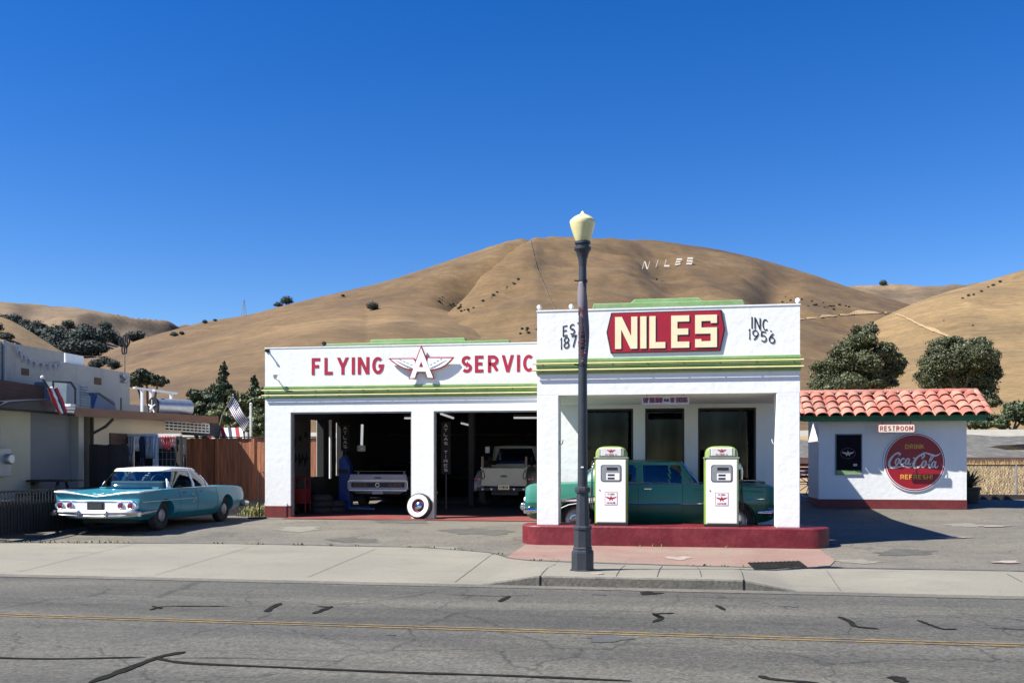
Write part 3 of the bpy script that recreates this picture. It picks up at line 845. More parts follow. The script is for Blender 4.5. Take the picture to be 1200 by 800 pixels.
# ------------------------------------------------------------------ hills
def hill_mat(name, c1, c2, c3, c4):
    m = mat(name, c1, c2, 0.02, 0.95, 0.0, detail=8, c3=c3, scale3=0.012, stretch=(0.5, 0.5, 2.2))
    nt = m.node_tree; N, L = nt.nodes, nt.links
    b = N['Principled BSDF']
    src = b.inputs['Base Color'].links[0].from_socket
    tc = N.new('ShaderNodeTexCoord')
    mp = N.new('ShaderNodeMapping'); mp.inputs['Scale'].default_value = (0.10, 0.10, 0.42)
    L.new(tc.outputs['Object'], mp.inputs[0])
    nz = N.new('ShaderNodeTexNoise'); nz.inputs['Scale'].default_value = 0.55; nz.inputs['Detail'].default_value = 7; nz.inputs['Roughness'].default_value = .7
    L.new(mp.outputs[0], nz.inputs['Vector'])
    sp = N.new('ShaderNodeMapRange'); sp.inputs['From Min'].default_value = .3; sp.inputs['From Max'].default_value = .7
    sp.inputs['To Min'].default_value = .74; sp.inputs['To Max'].default_value = 1.24
    L.new(nz.outputs['Fac'], sp.inputs['Value'])
    n6 = N.new('ShaderNodeTexNoise'); n6.inputs['Scale'].default_value = 0.35; n6.inputs['Detail'].default_value = 8; n6.inputs['Roughness'].default_value = .75
    L.new(tc.outputs['Object'], n6.inputs['Vector'])
    s6 = N.new('ShaderNodeMapRange'); s6.inputs['From Min'].default_value = .3; s6.inputs['From Max'].default_value = .7
    s6.inputs['To Min'].default_value = .74; s6.inputs['To Max'].default_value = 1.26
    L.new(n6.outputs['Fac'], s6.inputs['Value'])
    ml = N.new('ShaderNodeMath'); ml.operation = 'MULTIPLY'
    L.new(sp.outputs[0], ml.inputs[0]); L.new(s6.outputs[0], ml.inputs[1])
    mm = N.new('ShaderNodeVectorMath'); mm.operation = 'SCALE'
    L.new(src, mm.inputs[0]); L.new(ml.outputs[0], mm.inputs['Scale'])
    # broad bleached and browner areas, and thin pale cattle tracks along the contours
    n8 = N.new('ShaderNodeTexNoise'); n8.inputs['Scale'].default_value = 0.009; n8.inputs['Detail'].default_value = 6; n8.inputs['Roughness'].default_value = .6
    L.new(tc.outputs['Object'], n8.inputs['Vector'])
    s8 = N.new('ShaderNodeMapRange'); s8.inputs['From Min'].default_value = .32; s8.inputs['From Max'].default_value = .68
    s8.inputs['To Min'].default_value = .70; s8.inputs['To Max'].default_value = 1.32
    L.new(n8.outputs['Fac'], s8.inputs['Value'])
    mm8 = N.new('ShaderNodeVectorMath'); mm8.operation = 'SCALE'
    L.new(mm.outputs[0], mm8.inputs[0]); L.new(s8.outputs[0], mm8.inputs['Scale'])
    mp9 = N.new('ShaderNodeMapping'); mp9.inputs['Scale'].default_value = (.012, .012, .22)
    L.new(tc.outputs['Object'], mp9.inputs[0])
    n9 = N.new('ShaderNodeTexNoise'); n9.inputs['Scale'].default_value = 1.0; n9.inputs['Detail'].default_value = 4
    L.new(mp9.outputs[0], n9.inputs['Vector'])
    wv = N.new('ShaderNodeMath'); wv.operation = 'PINGPONG'; wv.inputs[1].default_value = .045
    L.new(n9.outputs['Fac'], wv.inputs[0])
    s9 = N.new('ShaderNodeMapRange'); s9.inputs['From Min'].default_value = .0; s9.inputs['From Max'].default_value = .006
    s9.inputs['To Min'].default_value = 1.30; s9.inputs['To Max'].default_value = 1.0
    L.new(wv.outputs[0], s9.inputs['Value'])
    mm = N.new('ShaderNodeVectorMath'); mm.operation = 'SCALE'
    L.new(mm8.outputs[0], mm.inputs[0]); L.new(s9.outputs[0], mm.inputs['Scale'])
    # darker scrub
    n7 = N.new('ShaderNodeTexNoise'); n7.inputs['Scale'].default_value = 0.03; n7.inputs['Detail'].default_value = 9; n7.inputs['Roughness'].default_value = .68
    mp7 = N.new('ShaderNodeMapping'); mp7.inputs['Location'].default_value = (31, 7, 3)
    L.new(tc.outputs['Object'], mp7.inputs[0]); L.new(mp7.outputs[0], n7.inputs['Vector'])
    r7 = N.new('ShaderNodeMapRange'); r7.inputs['From Min'].default_value = .60; r7.inputs['From Max'].default_value = .72; r7.inputs['To Max'].default_value = .8
    L.new(n7.outputs['Fac'], r7.inputs['Value'])
    mx = N.new('ShaderNodeMix'); mx.data_type = 'RGBA'
    L.new(r7.outputs[0], mx.inputs['Factor']); L.new(mm.outputs[0], mx.inputs['A']); mx.inputs['B'].default_value = (*c4, 1)
    L.new(mx.outputs['Result'], b.inputs['Base Color'])
    bp = N.new('ShaderNodeBump'); bp.inputs['Strength'].default_value = .35; bp.inputs['Distance'].default_value = 1.2
    L.new(nz.outputs['Fac'], bp.inputs['Height']); L.new(bp.outputs[0], b.inputs['Normal'])
    return m
hill_mat('hill_grass', (0.107, 0.063, 0.024), (0.077, 0.045, 0.018), (0.130, 0.081, 0.032), (0.048, 0.034, 0.018))
hill_mat('hill_grass_pale', (0.175, 0.113, 0.046), (0.13, 0.084, 0.036), (0.205, 0.135, 0.057), (0.085, 0.060, 0.031))
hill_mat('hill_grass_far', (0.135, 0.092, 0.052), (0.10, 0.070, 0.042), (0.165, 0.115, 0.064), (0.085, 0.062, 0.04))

HILLS = {}
def hill(name, m, sil, dist, base, shape=1.15, spur=.16, seed=0, nu=280, nd=130, over=1.25, freq=3.0, extra=None, z0=3.0, fine=1.0):
    us = np.linspace(sil[0][0], sil[-1][0], nu)
    # smooth silhouette
    S = np.array(cr(sil, 14)); o = np.argsort(S[:, 0])
    vs = np.interp(us, S[o, 0], S[o, 1])
    D = np.interp(us, [p[0] for p in dist], [p[1] for p in dist])
    B = np.interp(us, [p[0] for p in base], [p[1] for p in base])
    tt = np.linspace(0, over, nd)
    U, T = np.meshgrid(us, tt, indexing='ij')
    DD = B[:, None] + (D-B)[:, None]*T
    X = (U-600)/FPX*DD
    t = np.clip(T, 0, 1)
    s = (t**shape)*(1.0-0.09*t**11)/0.91
    s = np.where(T > 1, s-(T-1)**1.6*1.1, s)
    wx, wy = X/140.0, DD/140.0
    warp = 0.6*fbm(wx*.7, wy*.7, 2, seed+50)
    rid = 1-np.abs(vnoise(wx*freq/3+warp, wy*.45, seed))*2
    sp = fbm(wx*1.3+warp, wy*1.1, 4, seed+9)
    env = np.clip(t*1.6, 0, 1)*np.clip((1.15-T)*1.6, 0, 1)
    Hh = s*(1+spur*env*rid*.6+spur*env*sp*.7)
    if extra is not None: Hh = Hh + extra(U, T)
    Hh = Hh + fine*0.006*fbm(X/14.0, DD/14.0, 3, seed+3)*env
    el = (540-vs)/FPX*1.0
    vis = (Hh/DD).max(axis=1)
    k = (el/np.maximum(vis, 1e-9))
    k = np.convolve(np.pad(k, 3, mode='edge'), np.ones(7)/7, 'valid')
    Z = EYE + Hh*k[:, None]
    mb = MB()
    WX = X*CY-DD*SY; WY = X*SY+DD*CY
    Z = np.where(T <= 0.0001, -5, Z)
    mb.grid([[(WX[i, j], WY[i, j], Z[i, j]) for j in range(nd)] for i in range(nu)])
    o = mb.build(name, m, kind='structure', smooth=80)
    HILLS[name] = (us, DD, Z)
    return o

def hill_point(name, u, v):
    """first point of a hill's near face seen at (u, v) -> (depth, z)"""
    us, DD, Z = HILLS[name]
    i = int(np.argmin(abs(us-u)))
    el = (540-v)/FPX
    e = (Z[i]-EYE)/DD[i]
    for j in range(1, len(e)):
        if e[j] >= el:
            f = (el-e[j-1])/max(1e-9, e[j]-e[j-1])
            return DD[i, j-1]+(DD[i, j]-DD[i, j-1])*f, EYE+el*(DD[i, j-1]+(DD[i, j]-DD[i, j-1])*f)
    j = int(np.argmax(e)); return DD[i, j], Z[i, j]

def hill_surf(name, x, y):
    """height of the hill at world x, y"""
    us, DD, Z = HILLS[name]
    d = -x*SY+y*CY; cx = x*CY+y*SY
    u = 600+FPX*cx/d
    fi = np.clip(np.interp(u, us, np.arange(len(us))), 0, len(us)-1.001)
    i = int(fi); f = fi-i
    return float(np.interp(d, DD[i], Z[i])*(1-f)+np.interp(d, DD[i+1], Z[i+1])*f)

def gauss(U, T, u, t, su, st): return np.exp(-((U-u)/su)**2-((T-t)/st)**2)

hill('far_hill', 'hill_grass_far', [(-160, 352), (-60, 350), (0, 353), (30, 356), (60, 358), (100, 362), (150, 371), (190, 376), (230, 384), (300, 400), (380, 425)],
     [(-160, 900), (380, 900)], [(-160, 330), (380, 330)], 1.0, .30, 4, 160, 90, freq=5)
hill('left_slope', 'hill_grass_pale', [(-160, 345), (-80, 350), (-20, 366), (10, 374), (35, 388), (60, 404), (80, 416), (110, 432)],
     [(-160, 520), (110, 500)], [(-160, 300), (110, 300)], 1.0, .10, 21, 90, 60)
hill('back_hill', 'hill_grass_far', [(880, 345), (930, 338), (985, 336), (1035, 333), (1085, 335), (1130, 333), (1200, 330), (1290, 335)],
     [(880, 1300), (1290, 1300)], [(880, 700), (1290, 700)], 1.0, .12, 13, 90, 60)
def spurs(U, T):
    e = 0.0
    # dark gully beside the front spur and a shoulder to its right
    e = e - 0.03*np.exp(-((U-(545+70*(T-.55)))/26.0)**2)*np.clip((T-.28)*4, 0, 1)*np.clip((.98-T)*4, 0, 1)
    e = e + 0.10*np.exp(-((U-(660-60*(T-.5)))/70.0)**2)*np.clip(T*2, 0, 1)*np.clip((1.0-T)*4, 0, 1)
    # the bowl and the pale ridge running up from it to the summit
    du = U-(552+450*(T-.50))
    env = np.clip((T-.34)*5, 0, 1)*np.clip((.93-T)*4, 0, 1)
    e = e + env*(0.060*np.where(du > 0, np.exp(-(du/75.0)**2), np.exp(-(du/20.0)**2)) - 0.085*np.exp(-((du+50)/36.0)**2))
    e = e - 0.05*np.exp(-((U-(905+40*(T-.5)))/22.0)**2)*np.clip((T-.3)*4, 0, 1)*np.clip((.98-T)*5, 0, 1)
    e = e - 0.04*np.exp(-((U-(790-120*(T-.5)))/34.0)**2)*np.clip((T-.15)*4, 0, 1)*np.clip((.9-T)*4, 0, 1)
    return e
hill('main_hill', 'hill_grass', [(20, 470), (60, 447), (100, 427), (130, 410), (160, 399), (190, 390), (240, 377), (290, 369), (340, 356), (400, 342), (450, 330), (500, 314), (550, 297),
     (590, 284), (620, 279), (650, 278), (700, 279), (760, 281), (800, 286), (850, 294), (900, 306), (950, 321), (1000, 338), (1040, 349), (1080, 362), (1120, 385), (1180, 420), (1240, 450)],
     [(20, 420), (300, 520), (640, 620), (900, 640), (1240, 560)], [(20, 130), (1240, 150)], 1.12, .07, 2, 340, 150, extra=spurs, fine=2.2)
hill('front_spur', 'hill_grass', [(60, 480), (120, 440), (170, 420), (230, 399), (300, 378), (360, 362), (405, 354), (440, 352), (470, 354), (500, 359), (530, 366), (560, 377), (600, 396), (650, 420), (700, 450)],
     [(60, 300), (430, 400), (700, 330)], [(60, 120), (700, 140)], 1.0, .10, 33, 200, 90)
hill('right_hill', 'hill_grass_pale', [(860, 470), (930, 430), (990, 396), (1030, 374), (1070, 356), (1100, 345), (1130, 336), (1160, 328), (1200, 316), (1260, 300), (1340, 290)],
     [(860, 420), (1100, 480), (1340, 520)], [(860, 140), (1340, 150)], 1.05, .16, 44, 200, 110, freq=4)

# letters laid out on the hillside, following the slope
mat('hill_white', (0.40, 0.37, 0.32), (0.34, 0.31, 0.27), 0.1, 0.9)
d0, z0_ = hill_point('main_hill', 783, 312)
px0, py0, _ = cam_pt(783, d0, 0)
hl_ = thing('hillside_letters', (px0, py0, hill_surf('main_hill', px0, py0)), 'big white letters NILES laid out on the dry grass near the hilltop', 'hillside letters')
for i, ch in enumerate('NILES'):
    u0, v0 = (751.5, 767.5, 777, 790, 803)[i], 315.4-1.15*i
    d_, z_ = hill_point('main_hill', u0, v0)
    # lies on the slope: right along the contour, up along the fall line
    mpx = d_/FPX
    wl_ = (1 if ch == 'I' else 8.5)*mpx
    base_z = None
    p0 = cam_pt(u0, d_, 0)
    zb0 = hill_surf('main_hill', p0[0], p0[1])
    def pl(X, y, Z):
        p = cam_pt(600+(u0-600)*d_/(d_+8*Z), d_+8.0*Z, 0)
        x_, y_ = p[0]+(X+5.5*mpx*Z)*CY, p[1]+(X+5.5*mpx*Z)*SY
        zz = max(zb0 + 8.0*.66*Z - .9*mpx*X/max(wl_, 1)*0, hill_surf('main_hill', x_, y_)) + .35 - y
        return (x_, y_, zz)
    mb = MB()
    lettering(mb, ch, 0, wl_ if ch != 'I' else 2.2*mpx, 0, 1, 0, .21, .3, depth=.10, plane=pl, glyphs={'S': (.6, [[(.6,1),(0,1),(0,.5),(.6,.5),(.6,0),(0,0)]]), 'E': (.5, [[(.5,1),(0,1),(0,0),(.5,0)], [(0,.5),(.42,.5)]])}, hscale=wl_)
    mb.build('letter', 'hill_white', hl_)
# fire-break line climbing the hill
fb = MB(); A_, B_ = [], []
for u, v in cr([(621, 281), (623, 292), (628, 312), (636, 332), (643, 350), (650, 364), (655, 378)], 8):
    d, z = hill_point('main_hill', u, v)
    p = cam_pt(u, d, z); q = cam_pt(u+1.3, d, z)
    A_.append((p[0], p[1], hill_surf('main_hill', p[0], p[1])+.35)); B_.append((q[0], q[1], hill_surf('main_hill', q[0], q[1])+.35))
fb.grid([A_, B_]); fb.build('fire_break', 'bark', kind='structure')
# pale dirt track on the right-hand saddle
mat('track_dirt', (0.30, 0.21, 0.115), None, .1, .95)
for hn, pts in (('main_hill', [(930, 376), (960, 373), (990, 370), (1020, 368), (1052, 367)]), ('right_hill', [(1049, 369), (1060, 373), (1075, 381), (1095, 390), (1120, 399)])):
    tk = MB(); A_, B_ = [], []
    for u, v in cr(pts, 10):
        d, z = hill_point(hn, u, v)
        p = cam_pt(u, d, z); q = cam_pt(u, d+4.5, z)
        A_.append((p[0], p[1], hill_surf(hn, p[0], p[1])+.3)); B_.append((q[0], q[1], hill_surf(hn, q[0], q[1])+.3))
    tk.grid([A_, B_]); tk.build('hill_path', 'track_dirt', kind='structure')

# ------------------------------------------------------------------ the service station building
st = thing('service_station', (-4.2, 24.4, lot_z(24.4)), 'white stucco service station with green bands, two open garage bays and a pump canopy', 'service station')
GX0, GX1, GY = -10.92, -2.54, 24.40
P1, P2a, P2b, P3 = -10.18, -6.76, -6.15, -2.76
GT, GH = 4.74, 2.985
wl = MB()
wl.box(GX0, GX1, GY, GY+.25, GH, GT)
wl.box(GX0, P1, GY, GY+.25, .42, GH); wl.box(P2a, P2b, GY, GY+.25, 0.05, GH); wl.box(P3, GX1, GY, GY+.25, 0.05, GH)
# left side wall with two window openings
LW = [(27.15, 28.25, 1.15, 2.95), (29.35, 30.05, 1.15, 2.95)]
yy = GY+.25
for (a, b, z0, z1) in LW:
    wl.box(GX0, GX0+.2, yy, a, 0.0, 4.55); wl.box(GX0, GX0+.2, a, b, 0.0, z0); wl.box(GX0, GX0+.2, a, b, z1, 4.55); yy = b
wl.box(GX0, GX0+.2, yy, 33.0, 0, 4.55)
wl.box(GX0+.2, GX1, 32.8, 33.0, 0, 4.55)
wl.build('garage_wall', 'stucco', st)
MB().box(GX0-.006, P1+.006, GY-.006, GY+.256, 0.02, .42).build('painted_base', 'maroon_paint', st)
il = MB()
yy = GY+.25
for (a, b, z0, z1) in LW:
    il.box(GX0+.2, GX0+.23, yy, a, 0.1, 3.55); il.box(GX0+.2, GX0+.23, a, b, .1, z0); il.box(GX0+.2, GX0+.23, a, b, z1, 3.55); yy = b
il.box(GX0+.2, GX0+.23, yy, 32.77, .1, 3.55)
il.build('side_shade_liner', 'garage_grey', st)  # dark grey liner added so the inner wall reads as shaded
for (a, b, z0, z1) in LW:
    f = MB(); xo, xi = GX0+.02, GX0+.235
    f.box(xo, xi, a, a+.02, z0, z1); f.box(xo, xi, b-.02, b, z0, z1); f.box(xo, xi, a+.02, b-.02, z0, z0+.02); f.box(xo, xi, a+.02, b-.02, z1-.02, z1)
    f.build('jamb_cover', 'garage_dark', st)  # dark covers added to mute the sunlit white of the jambs
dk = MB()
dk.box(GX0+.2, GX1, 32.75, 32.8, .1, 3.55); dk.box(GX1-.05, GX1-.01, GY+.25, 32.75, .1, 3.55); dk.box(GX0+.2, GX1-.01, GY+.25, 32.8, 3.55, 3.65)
dk.build('garage_shade_liner', 'garage_dark', st)  # near-black sheets added so the bays read as deep shade
rf = MB()
rf.box(GX0+.2, GX1, GY+.25, 32.8, 4.05, 4.2)
fl = MB(); fl.grid([[(x, y, lot_z(y)+.012) for x in (-10.7, -8, -5, -2.6)] for y in (24.4, 25.7)]); fl.grid([[(x, y, lot_z(y)+.016) for x in (-10.2, -8, -5, -2.85)] for y in (23.85, 24.4)])
fl.build('threshold', 'red_floor', st)
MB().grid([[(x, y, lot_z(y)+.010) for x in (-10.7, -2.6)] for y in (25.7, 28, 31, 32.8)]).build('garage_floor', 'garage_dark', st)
# jamb trims in grey metal round the bays
jb = MB()
for a, b in ((P1, P2a), (P2b, P3)):
    jb.box(a, a+.03, GY+.05, GY+.2, .1, GH); jb.box(b-.03, b, GY+.05, GY+.2, .1, GH); jb.box(a+.03, b-.03, GY+.05, GY+.2, GH-.04, GH)
jb.build('bay_trim', 'grey_metal', st)

# canopy and office
CX0, CX1, CYF = -2.54, 2.49, 18.45
CT, CH = 4.606, 2.95
OY = 21.8
cw = MB()
cw.box(CX0, CX1, CYF, CYF+.25, CH, CT)
cw.box(CX0, CX0+.25, CYF+.25, OY, CH, CT); cw.box(CX1-.25, CX1, CYF+.25, OY, CH, CT)
cw.box(CX0, CX0+.2, OY+.2, 33, 0, CT); cw.box(CX1-.2, CX1, OY+.2, 33, 0, CT); cw.box(CX0+.2, CX1-.2, 32.8, 33, 0, CT)
def WX(u): return wall(u, 500, OY)[0]
ops = [(WX(680), WX(742), .80), (WX(756), WX(802), .12), (WX(818), WX(886), .80)]
WT = 2.86
xx = CX0
for a, b, s_ in ops:
    cw.box(xx, a, OY, OY+.2, .05, CT); cw.box(a, b, OY, OY+.2, WT, CT); cw.box(a, b, OY, OY+.2, .05, s_); xx = b
cw.box(xx, CX1, OY, OY+.2, .05, CT)
cw.build('canopy_wall', 'stucco', st)
for a in (CX0, CX1-.43):
    MB().box(a, a+.43, CYF, CYF+.43, .385, CH).build('pier', 'stucco', st, bevel=.012)
rf.box(CX0+.2, CX1-.2, OY+.2, 32.8, 4.0, 4.15); rf.box(CX0+.25, CX1-.25, CYF+.25, OY, 3.9, 4.05)
rf.build('roof', 'roof_gravel', st)
MB().box(CX0+.25, CX1-.25, CYF+.25, OY, CH, CH+.12).build('canopy_ceiling', 'stucco', st)
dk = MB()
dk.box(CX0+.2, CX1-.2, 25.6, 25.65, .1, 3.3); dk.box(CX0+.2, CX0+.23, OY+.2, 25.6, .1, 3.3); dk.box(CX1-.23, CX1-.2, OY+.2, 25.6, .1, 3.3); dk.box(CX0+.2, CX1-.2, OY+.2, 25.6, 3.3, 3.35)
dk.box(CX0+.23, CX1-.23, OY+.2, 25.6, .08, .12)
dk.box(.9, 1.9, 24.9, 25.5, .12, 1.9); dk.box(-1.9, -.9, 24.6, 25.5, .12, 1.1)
dk.build('office_shade_liner', 'garage_dark', st)  # near-black liner added so the office reads as deep shade
for i, (a, b, s_) in enumerate(ops):
    f = MB(); t_ = .045
    f.box(a, a+t_, OY+.03, OY+.1, s_, WT); f.box(b-t_, b, OY+.03, OY+.1, s_, WT); f.box(a+t_, b-t_, OY+.03, OY+.1, WT-t_, WT); f.box(a+t_, b-t_, OY+.03, OY+.1, s_, s_+t_)
    if i == 2: f.box(b-.36, b-.33, OY+.035, OY+.09, s_+t_, WT-t_)
    if i == 0: f.box((a+b)/2-.02, (a+b)/2+.02, OY+.035, OY+.09, 1.95, 1.98)
    if i == 1: f.box(a+t_, b-t_, OY+.035, OY+.09, 1.05, 1.13)
    fo = f.build('door_frame' if i == 1 else 'window_frame', 'black_paint', st)
    MB().box(a+t_, b-t_, OY+.06, OY+.068, s_+t_, WT-t_).build('glass', 'window_glass', fo)

# green bands with their rails
def band(x0, x1, Y, z0, z1, tube_ends):
    mb = MB()
    mb.box(x0-.012, x1+.012, Y-.014, Y-.001, z0, z1)
    h = z1-z0
    mb.prism_x([(Y-.014, z1), (Y-.026, z1-.01), (Y-.026, z1-.06), (Y-.014, z1-.07)], x0-.012, x1+.012)
    for k in (.56, .17):
        zc = z0+h*k
        mb.prism_x([(Y-.014, zc+.05), (Y-.026, zc+.03), (Y-.030, zc), (Y-.026, zc-.03), (Y-.014, zc-.05)], x0-.012, x1+.012)
    mb.build('green_band', 'trim_green', st)
    tb = MB(); sh = MB(); br = MB()
    for k in (.66, .25):
        zc = z0+h*k
        tb.tube([(x0+tube_ends[0], Y-.088, zc), (x1+tube_ends[1], Y-.088, zc)], .017, 8)
        sh.tube([(x0-.02, Y-.045, zc-.030), (x1+.02, Y-.045, zc-.030)], .010, 6)  # black bar standing in for the shadow line under each tube
        n = int((x1-x0)/.66)
        for i in range(n+1):
            xx = x0+.12+(x1-x0-.24)*i/n
            MB().box(xx-.009, xx+.009, Y-.094, Y-.014, zc-.026, zc-.006).build('rail_bracket', 'trim_green', st)
    sh.build('rail_shadow', 'rail_shade', st)
    tb.build('neon_tube', 'tube_yellow', st, smooth=40)
band(CX0, CX1, CYF, 3.36, 3.67, (-.09, .06))
gz = wall(311, 449, GY)[1]; gz0 = wall(311, 467, GY)[1]
band(GX0, GX1, GY, 3.36, 3.70, (-.06, -.02))
# stepped green caps on the roof behind the parapets
CAPS = ((690, 878, 19.1, .10, .12, CT-.1, 353.5, 780, .0), (738, 825, 19.2, .10, .10, None, 349.5, 780, .0), (376, 604, 25.0, .12, .18, GT-.3, 400.5, 480, 0), (433, 546, 25.1, .05, .05, None, 396.8, 480, 0))
zlow = 0
for u0, u1, yc, i0, i1, zb_, vt, uc, _q in CAPS:
    a, b = wall(u0, 400, yc)[0], wall(u1, 400, yc)[0]; zt = wall(uc, vt, yc)[1]
    zb_ = zlow+.001 if zb_ is None else zb_
    MB().prism([(a, zb_), (b, zb_), (b-i1, zt), (a+i0, zt)], yc, round(yc)+.4).build('stepped_cap', 'trim_green', st, bevel=.012)
    zlow = zt
# thin coping along the parapet tops
co = MB(); co.box(GX0-.01, GX1, GY-.012, GY+.262, GT, GT+.03); co.box(CX0-.01, CX1+.01, CYF-.012, CYF+.262, CT, CT+.03)
co.box(CX0-.01, CX0+.26, CYF+.262, OY, CT, CT+.03); co.box(CX1-.26, CX1+.01, CYF+.262, 33, CT, CT+.03)
co.build('coping', 'stucco', st)
# painted lettering
def put(s, a, b, v0, v1, Y, m, stroke, gap=.32, slope=0, shear=0, glyphs=None, uc=None, name='lettering', parent=st, dy=.003):
    uc = uc if uc else (a+b)/2
    x0 = wall(a, 500, Y)[0]; x1 = wall(b, 500, Y)[0]
    z1 = wall(a if slope else uc, v0, Y)[1]; z0 = wall(a if slope else uc, v1, Y)[1]
    mb = MB(); lettering(mb, s, x0, x1, z0, z1, Y-dy, stroke, gap, shear, slope, .005, glyphs)
    return mb.build(name, m, parent)
put('FLYING', 365.5, 449.5, 418.6, 438.6, GY, 'letter_red', .185, .42)
xs_, xe_ = wall(541, 430, GY)[0], wall(627, 430, GY)[0]
put('SERVICE', 541, 627+14.5, 416, 436, GY, 'letter_red', .185, .42, uc=585)
put('EST.', 659.5, 686, 382, 394.3, CYF, 'black_paint', .10, .34, slope=.21)
put('1874', 656.5, 684.5, 396, 409.5, CYF, 'black_paint', .095, .30, slope=.19)
put('INC.', 880.5, 904, 371, 384.5, CYF, 'black_paint', .10, .34, slope=-.2)
put('1956', 877, 908, 385, 397.5, CYF, 'black_paint', .10, .32, slope=-.2)
# small flood lamps
def flood(u, v, Y, label):
    x, z = wall(u, v, Y)
    t = thing('flood_lamp', (x, Y-.02, z), label, 'flood lamp', 'small flood lamps on the parapets')
    MB().tube([(x, Y, z-.03), (x, Y-.12, z-.02), (x, Y-.2, z+.02)], .016, 7).build('arm', 'off_white', t)
    MB().lathe([(.02, -.02), (.05, .03), (.075, .10), (.07, .105), (0, .10)], 14, (x, Y-.2, z+.0)).build('lamp_head', 'off_white', t, smooth=40)
flood(326, 444, GY, 'small white flood lamp above the left end of the garage band')
for u, v, lb in ((628, 367, 'small white lamp at the left corner of the canopy parapet'), (940, 358, 'small white lamp at the right corner of the canopy parapet'), (669, 362, 'small white lamp on the parapet just left of the lamp post')):
    x, z = wall(u, v, CYF)
    t = thing('parapet_lamp', (x, CYF, CT), lb, 'parapet lamp', 'small lamps on the canopy parapet')
    y_ = CYF+.1
    x = min(max(x, CX0+.03), CX1-.03)
    MB().tube([(x, y_, CT+.02), (x, y_, CT+.09)], .014, 6).build('stem', 'off_white', t)
    MB().lathe([(.03, -.07), (.05, 0), (.045, .05), (0, .055)], 10, (x, y_-.03, CT+.10), axis='y').build('lamp_head', 'white_paint', t, smooth=40)
x, z = wall(377, 404, GY)
t = thing('roof_spotlight', (x, GY+.15, GT+.03), 'little black spotlight on the garage parapet at the end of the green cap', 'spotlight')
MB().tube([(x, GY+.15, GT+.03), (x, GY+.15, GT+.12)], .015, 6).build('stem', 'iron_black', t)
MB().lathe([(.03, -.09), (.055, 0), (.06, .06), (0, .06)], 10, (x, GY+.15, GT+.13), axis='y').build('lamp_head', 'iron_black', t, smooth=40)
x, z = wall(314, 411, GY)
t = thing('wall_spotlight', (x, GY, z), 'tiny black spotlight at the top left corner of the garage front', 'spotlight')
MB().tube([(x, GY, z), (x, GY-.12, z+.01), (x+.01, GY-.16, z-.02)], [.02, .02, .035], 8).build('lamp_head', 'iron_black', t)
MB().box(x-.04, x+.04, GY-.02, GY, z-.05, z+.05).build('backplate', 'iron_black', t)

# red hexagonal board
def q4(x, y): return wall(620+x/3.636, 340+y/3.636, CYF)
hx = thing('hexagonal_sign', (q4(590, 180)[0], CYF, q4(590, 265)[1]), 'red six-sided board with cream letters NILES on the canopy front', 'shop sign')
hexa = [q4(330, 180), q4(350, 97), q4(820, 84), q4(835, 169), q4(815, 259), q4(348, 269)]
cxh = sum(p[0] for p in hexa)/6; czh = sum(p[1] for p in hexa)/6
MB().prism(hexa, CYF-.030, CYF-.002).build('border', 'black_paint', hx)
MB().prism([(cxh+(p[0]-cxh)*.978, czh+(p[1]-czh)*.955) for p in hexa], CYF-.034, CYF-.030).build('board', 'sign_red', hx)
BLK = {'S': (.62, [[(.62, .80), (.62,1), (0,1),(0,.52),(.62,.52),(.62,0),(0,0),(0,.20)]]), 'N': (.66, [[(0,0),(0,1)], [(.66,0),(.66,1)], ('d',0,1,.66,0,-1,1)]), 'E': (.60, [[(.60,1),(0,1),(0,0),(.60,0)], [(0,.5),(.56,.5)]]), 'L': (.52, [[(0,1),(0,0),(.52,0)]])}
x0, x1 = q4(370, 250)[0], q4(797, 250)[0]; z0, z1 = q4(590, 247)[1], q4(590, 110)[1]
for nm_, m_, dx, dz, yo in (('letter_shadow_paint', 'black_paint', .022, -.022, .0355), ('letters', 'cream_paint', 0, 0, .040)):
    mb = MB(); lettering(mb, 'NILES', x0+dx, x1+dx, z0+dz, z1+dz, CYF-yo, .19, .36, depth=.003, glyphs=BLK); mb.build(nm_, m_, hx)

# winged letter sign, standing off the wall
def q12(p, Y=GY-.10): return wall(450+p[0]/12.0, 400+p[1]/12.0, Y)
ws = thing('winged_sign', (q12((525, 525))[0], GY, q12((525, 525))[1]), 'white letter A with outspread wings edged in red on the garage front', 'winged sign')
lw_ = [(395,400),(340,398),(290,385),(235,362),(180,330),(110,282),(60,235)]
rw_ = [(990,218),(935,288),(860,345),(790,382),(720,402),(660,405)]
out = [(525,50),(600,236),(620,218)]+rw_+[(710,525),(610,520),(580,437),(470,437),(440,522),(345,527)]+lw_+[(420,232),(448,252)]
pad = MB(); pad.prism([q12(p) for p in out], GY-.105, GY-.07)
pad.build('red_outline', 'sign_red', ws)
wh = MB()
Yw = GY-.111
def W(pl, y0=Yw, y1=GY-.106): wh.prism([q12(p) for p in pl], y0, y1)
W([(98,250),(412,247),(440,285),(418,380),(345,382),(290,369),(230,342),(165,303)])
W([(955,236),(622,234),(612,285),(645,388),(720,384),(790,364),(860,328),(915,280)])
wh.build('wing', 'white_paint', ws)
la = MB()
YA = GY-.118
la.prism([q12(p) for p in [(525,88),(692,512),(616,508),(588,424),(464,424),(434,514),(364,516)]], YA, Yw-.001)
la.build('letter_a', 'white_paint', ws)
MB().prism([q12(p) for p in [(525,282),(552,358),(496,358)]], YA-.003, YA-.0005).build('letter_counter', 'sign_red', ws)
ft = MB(); ft2 = MB()
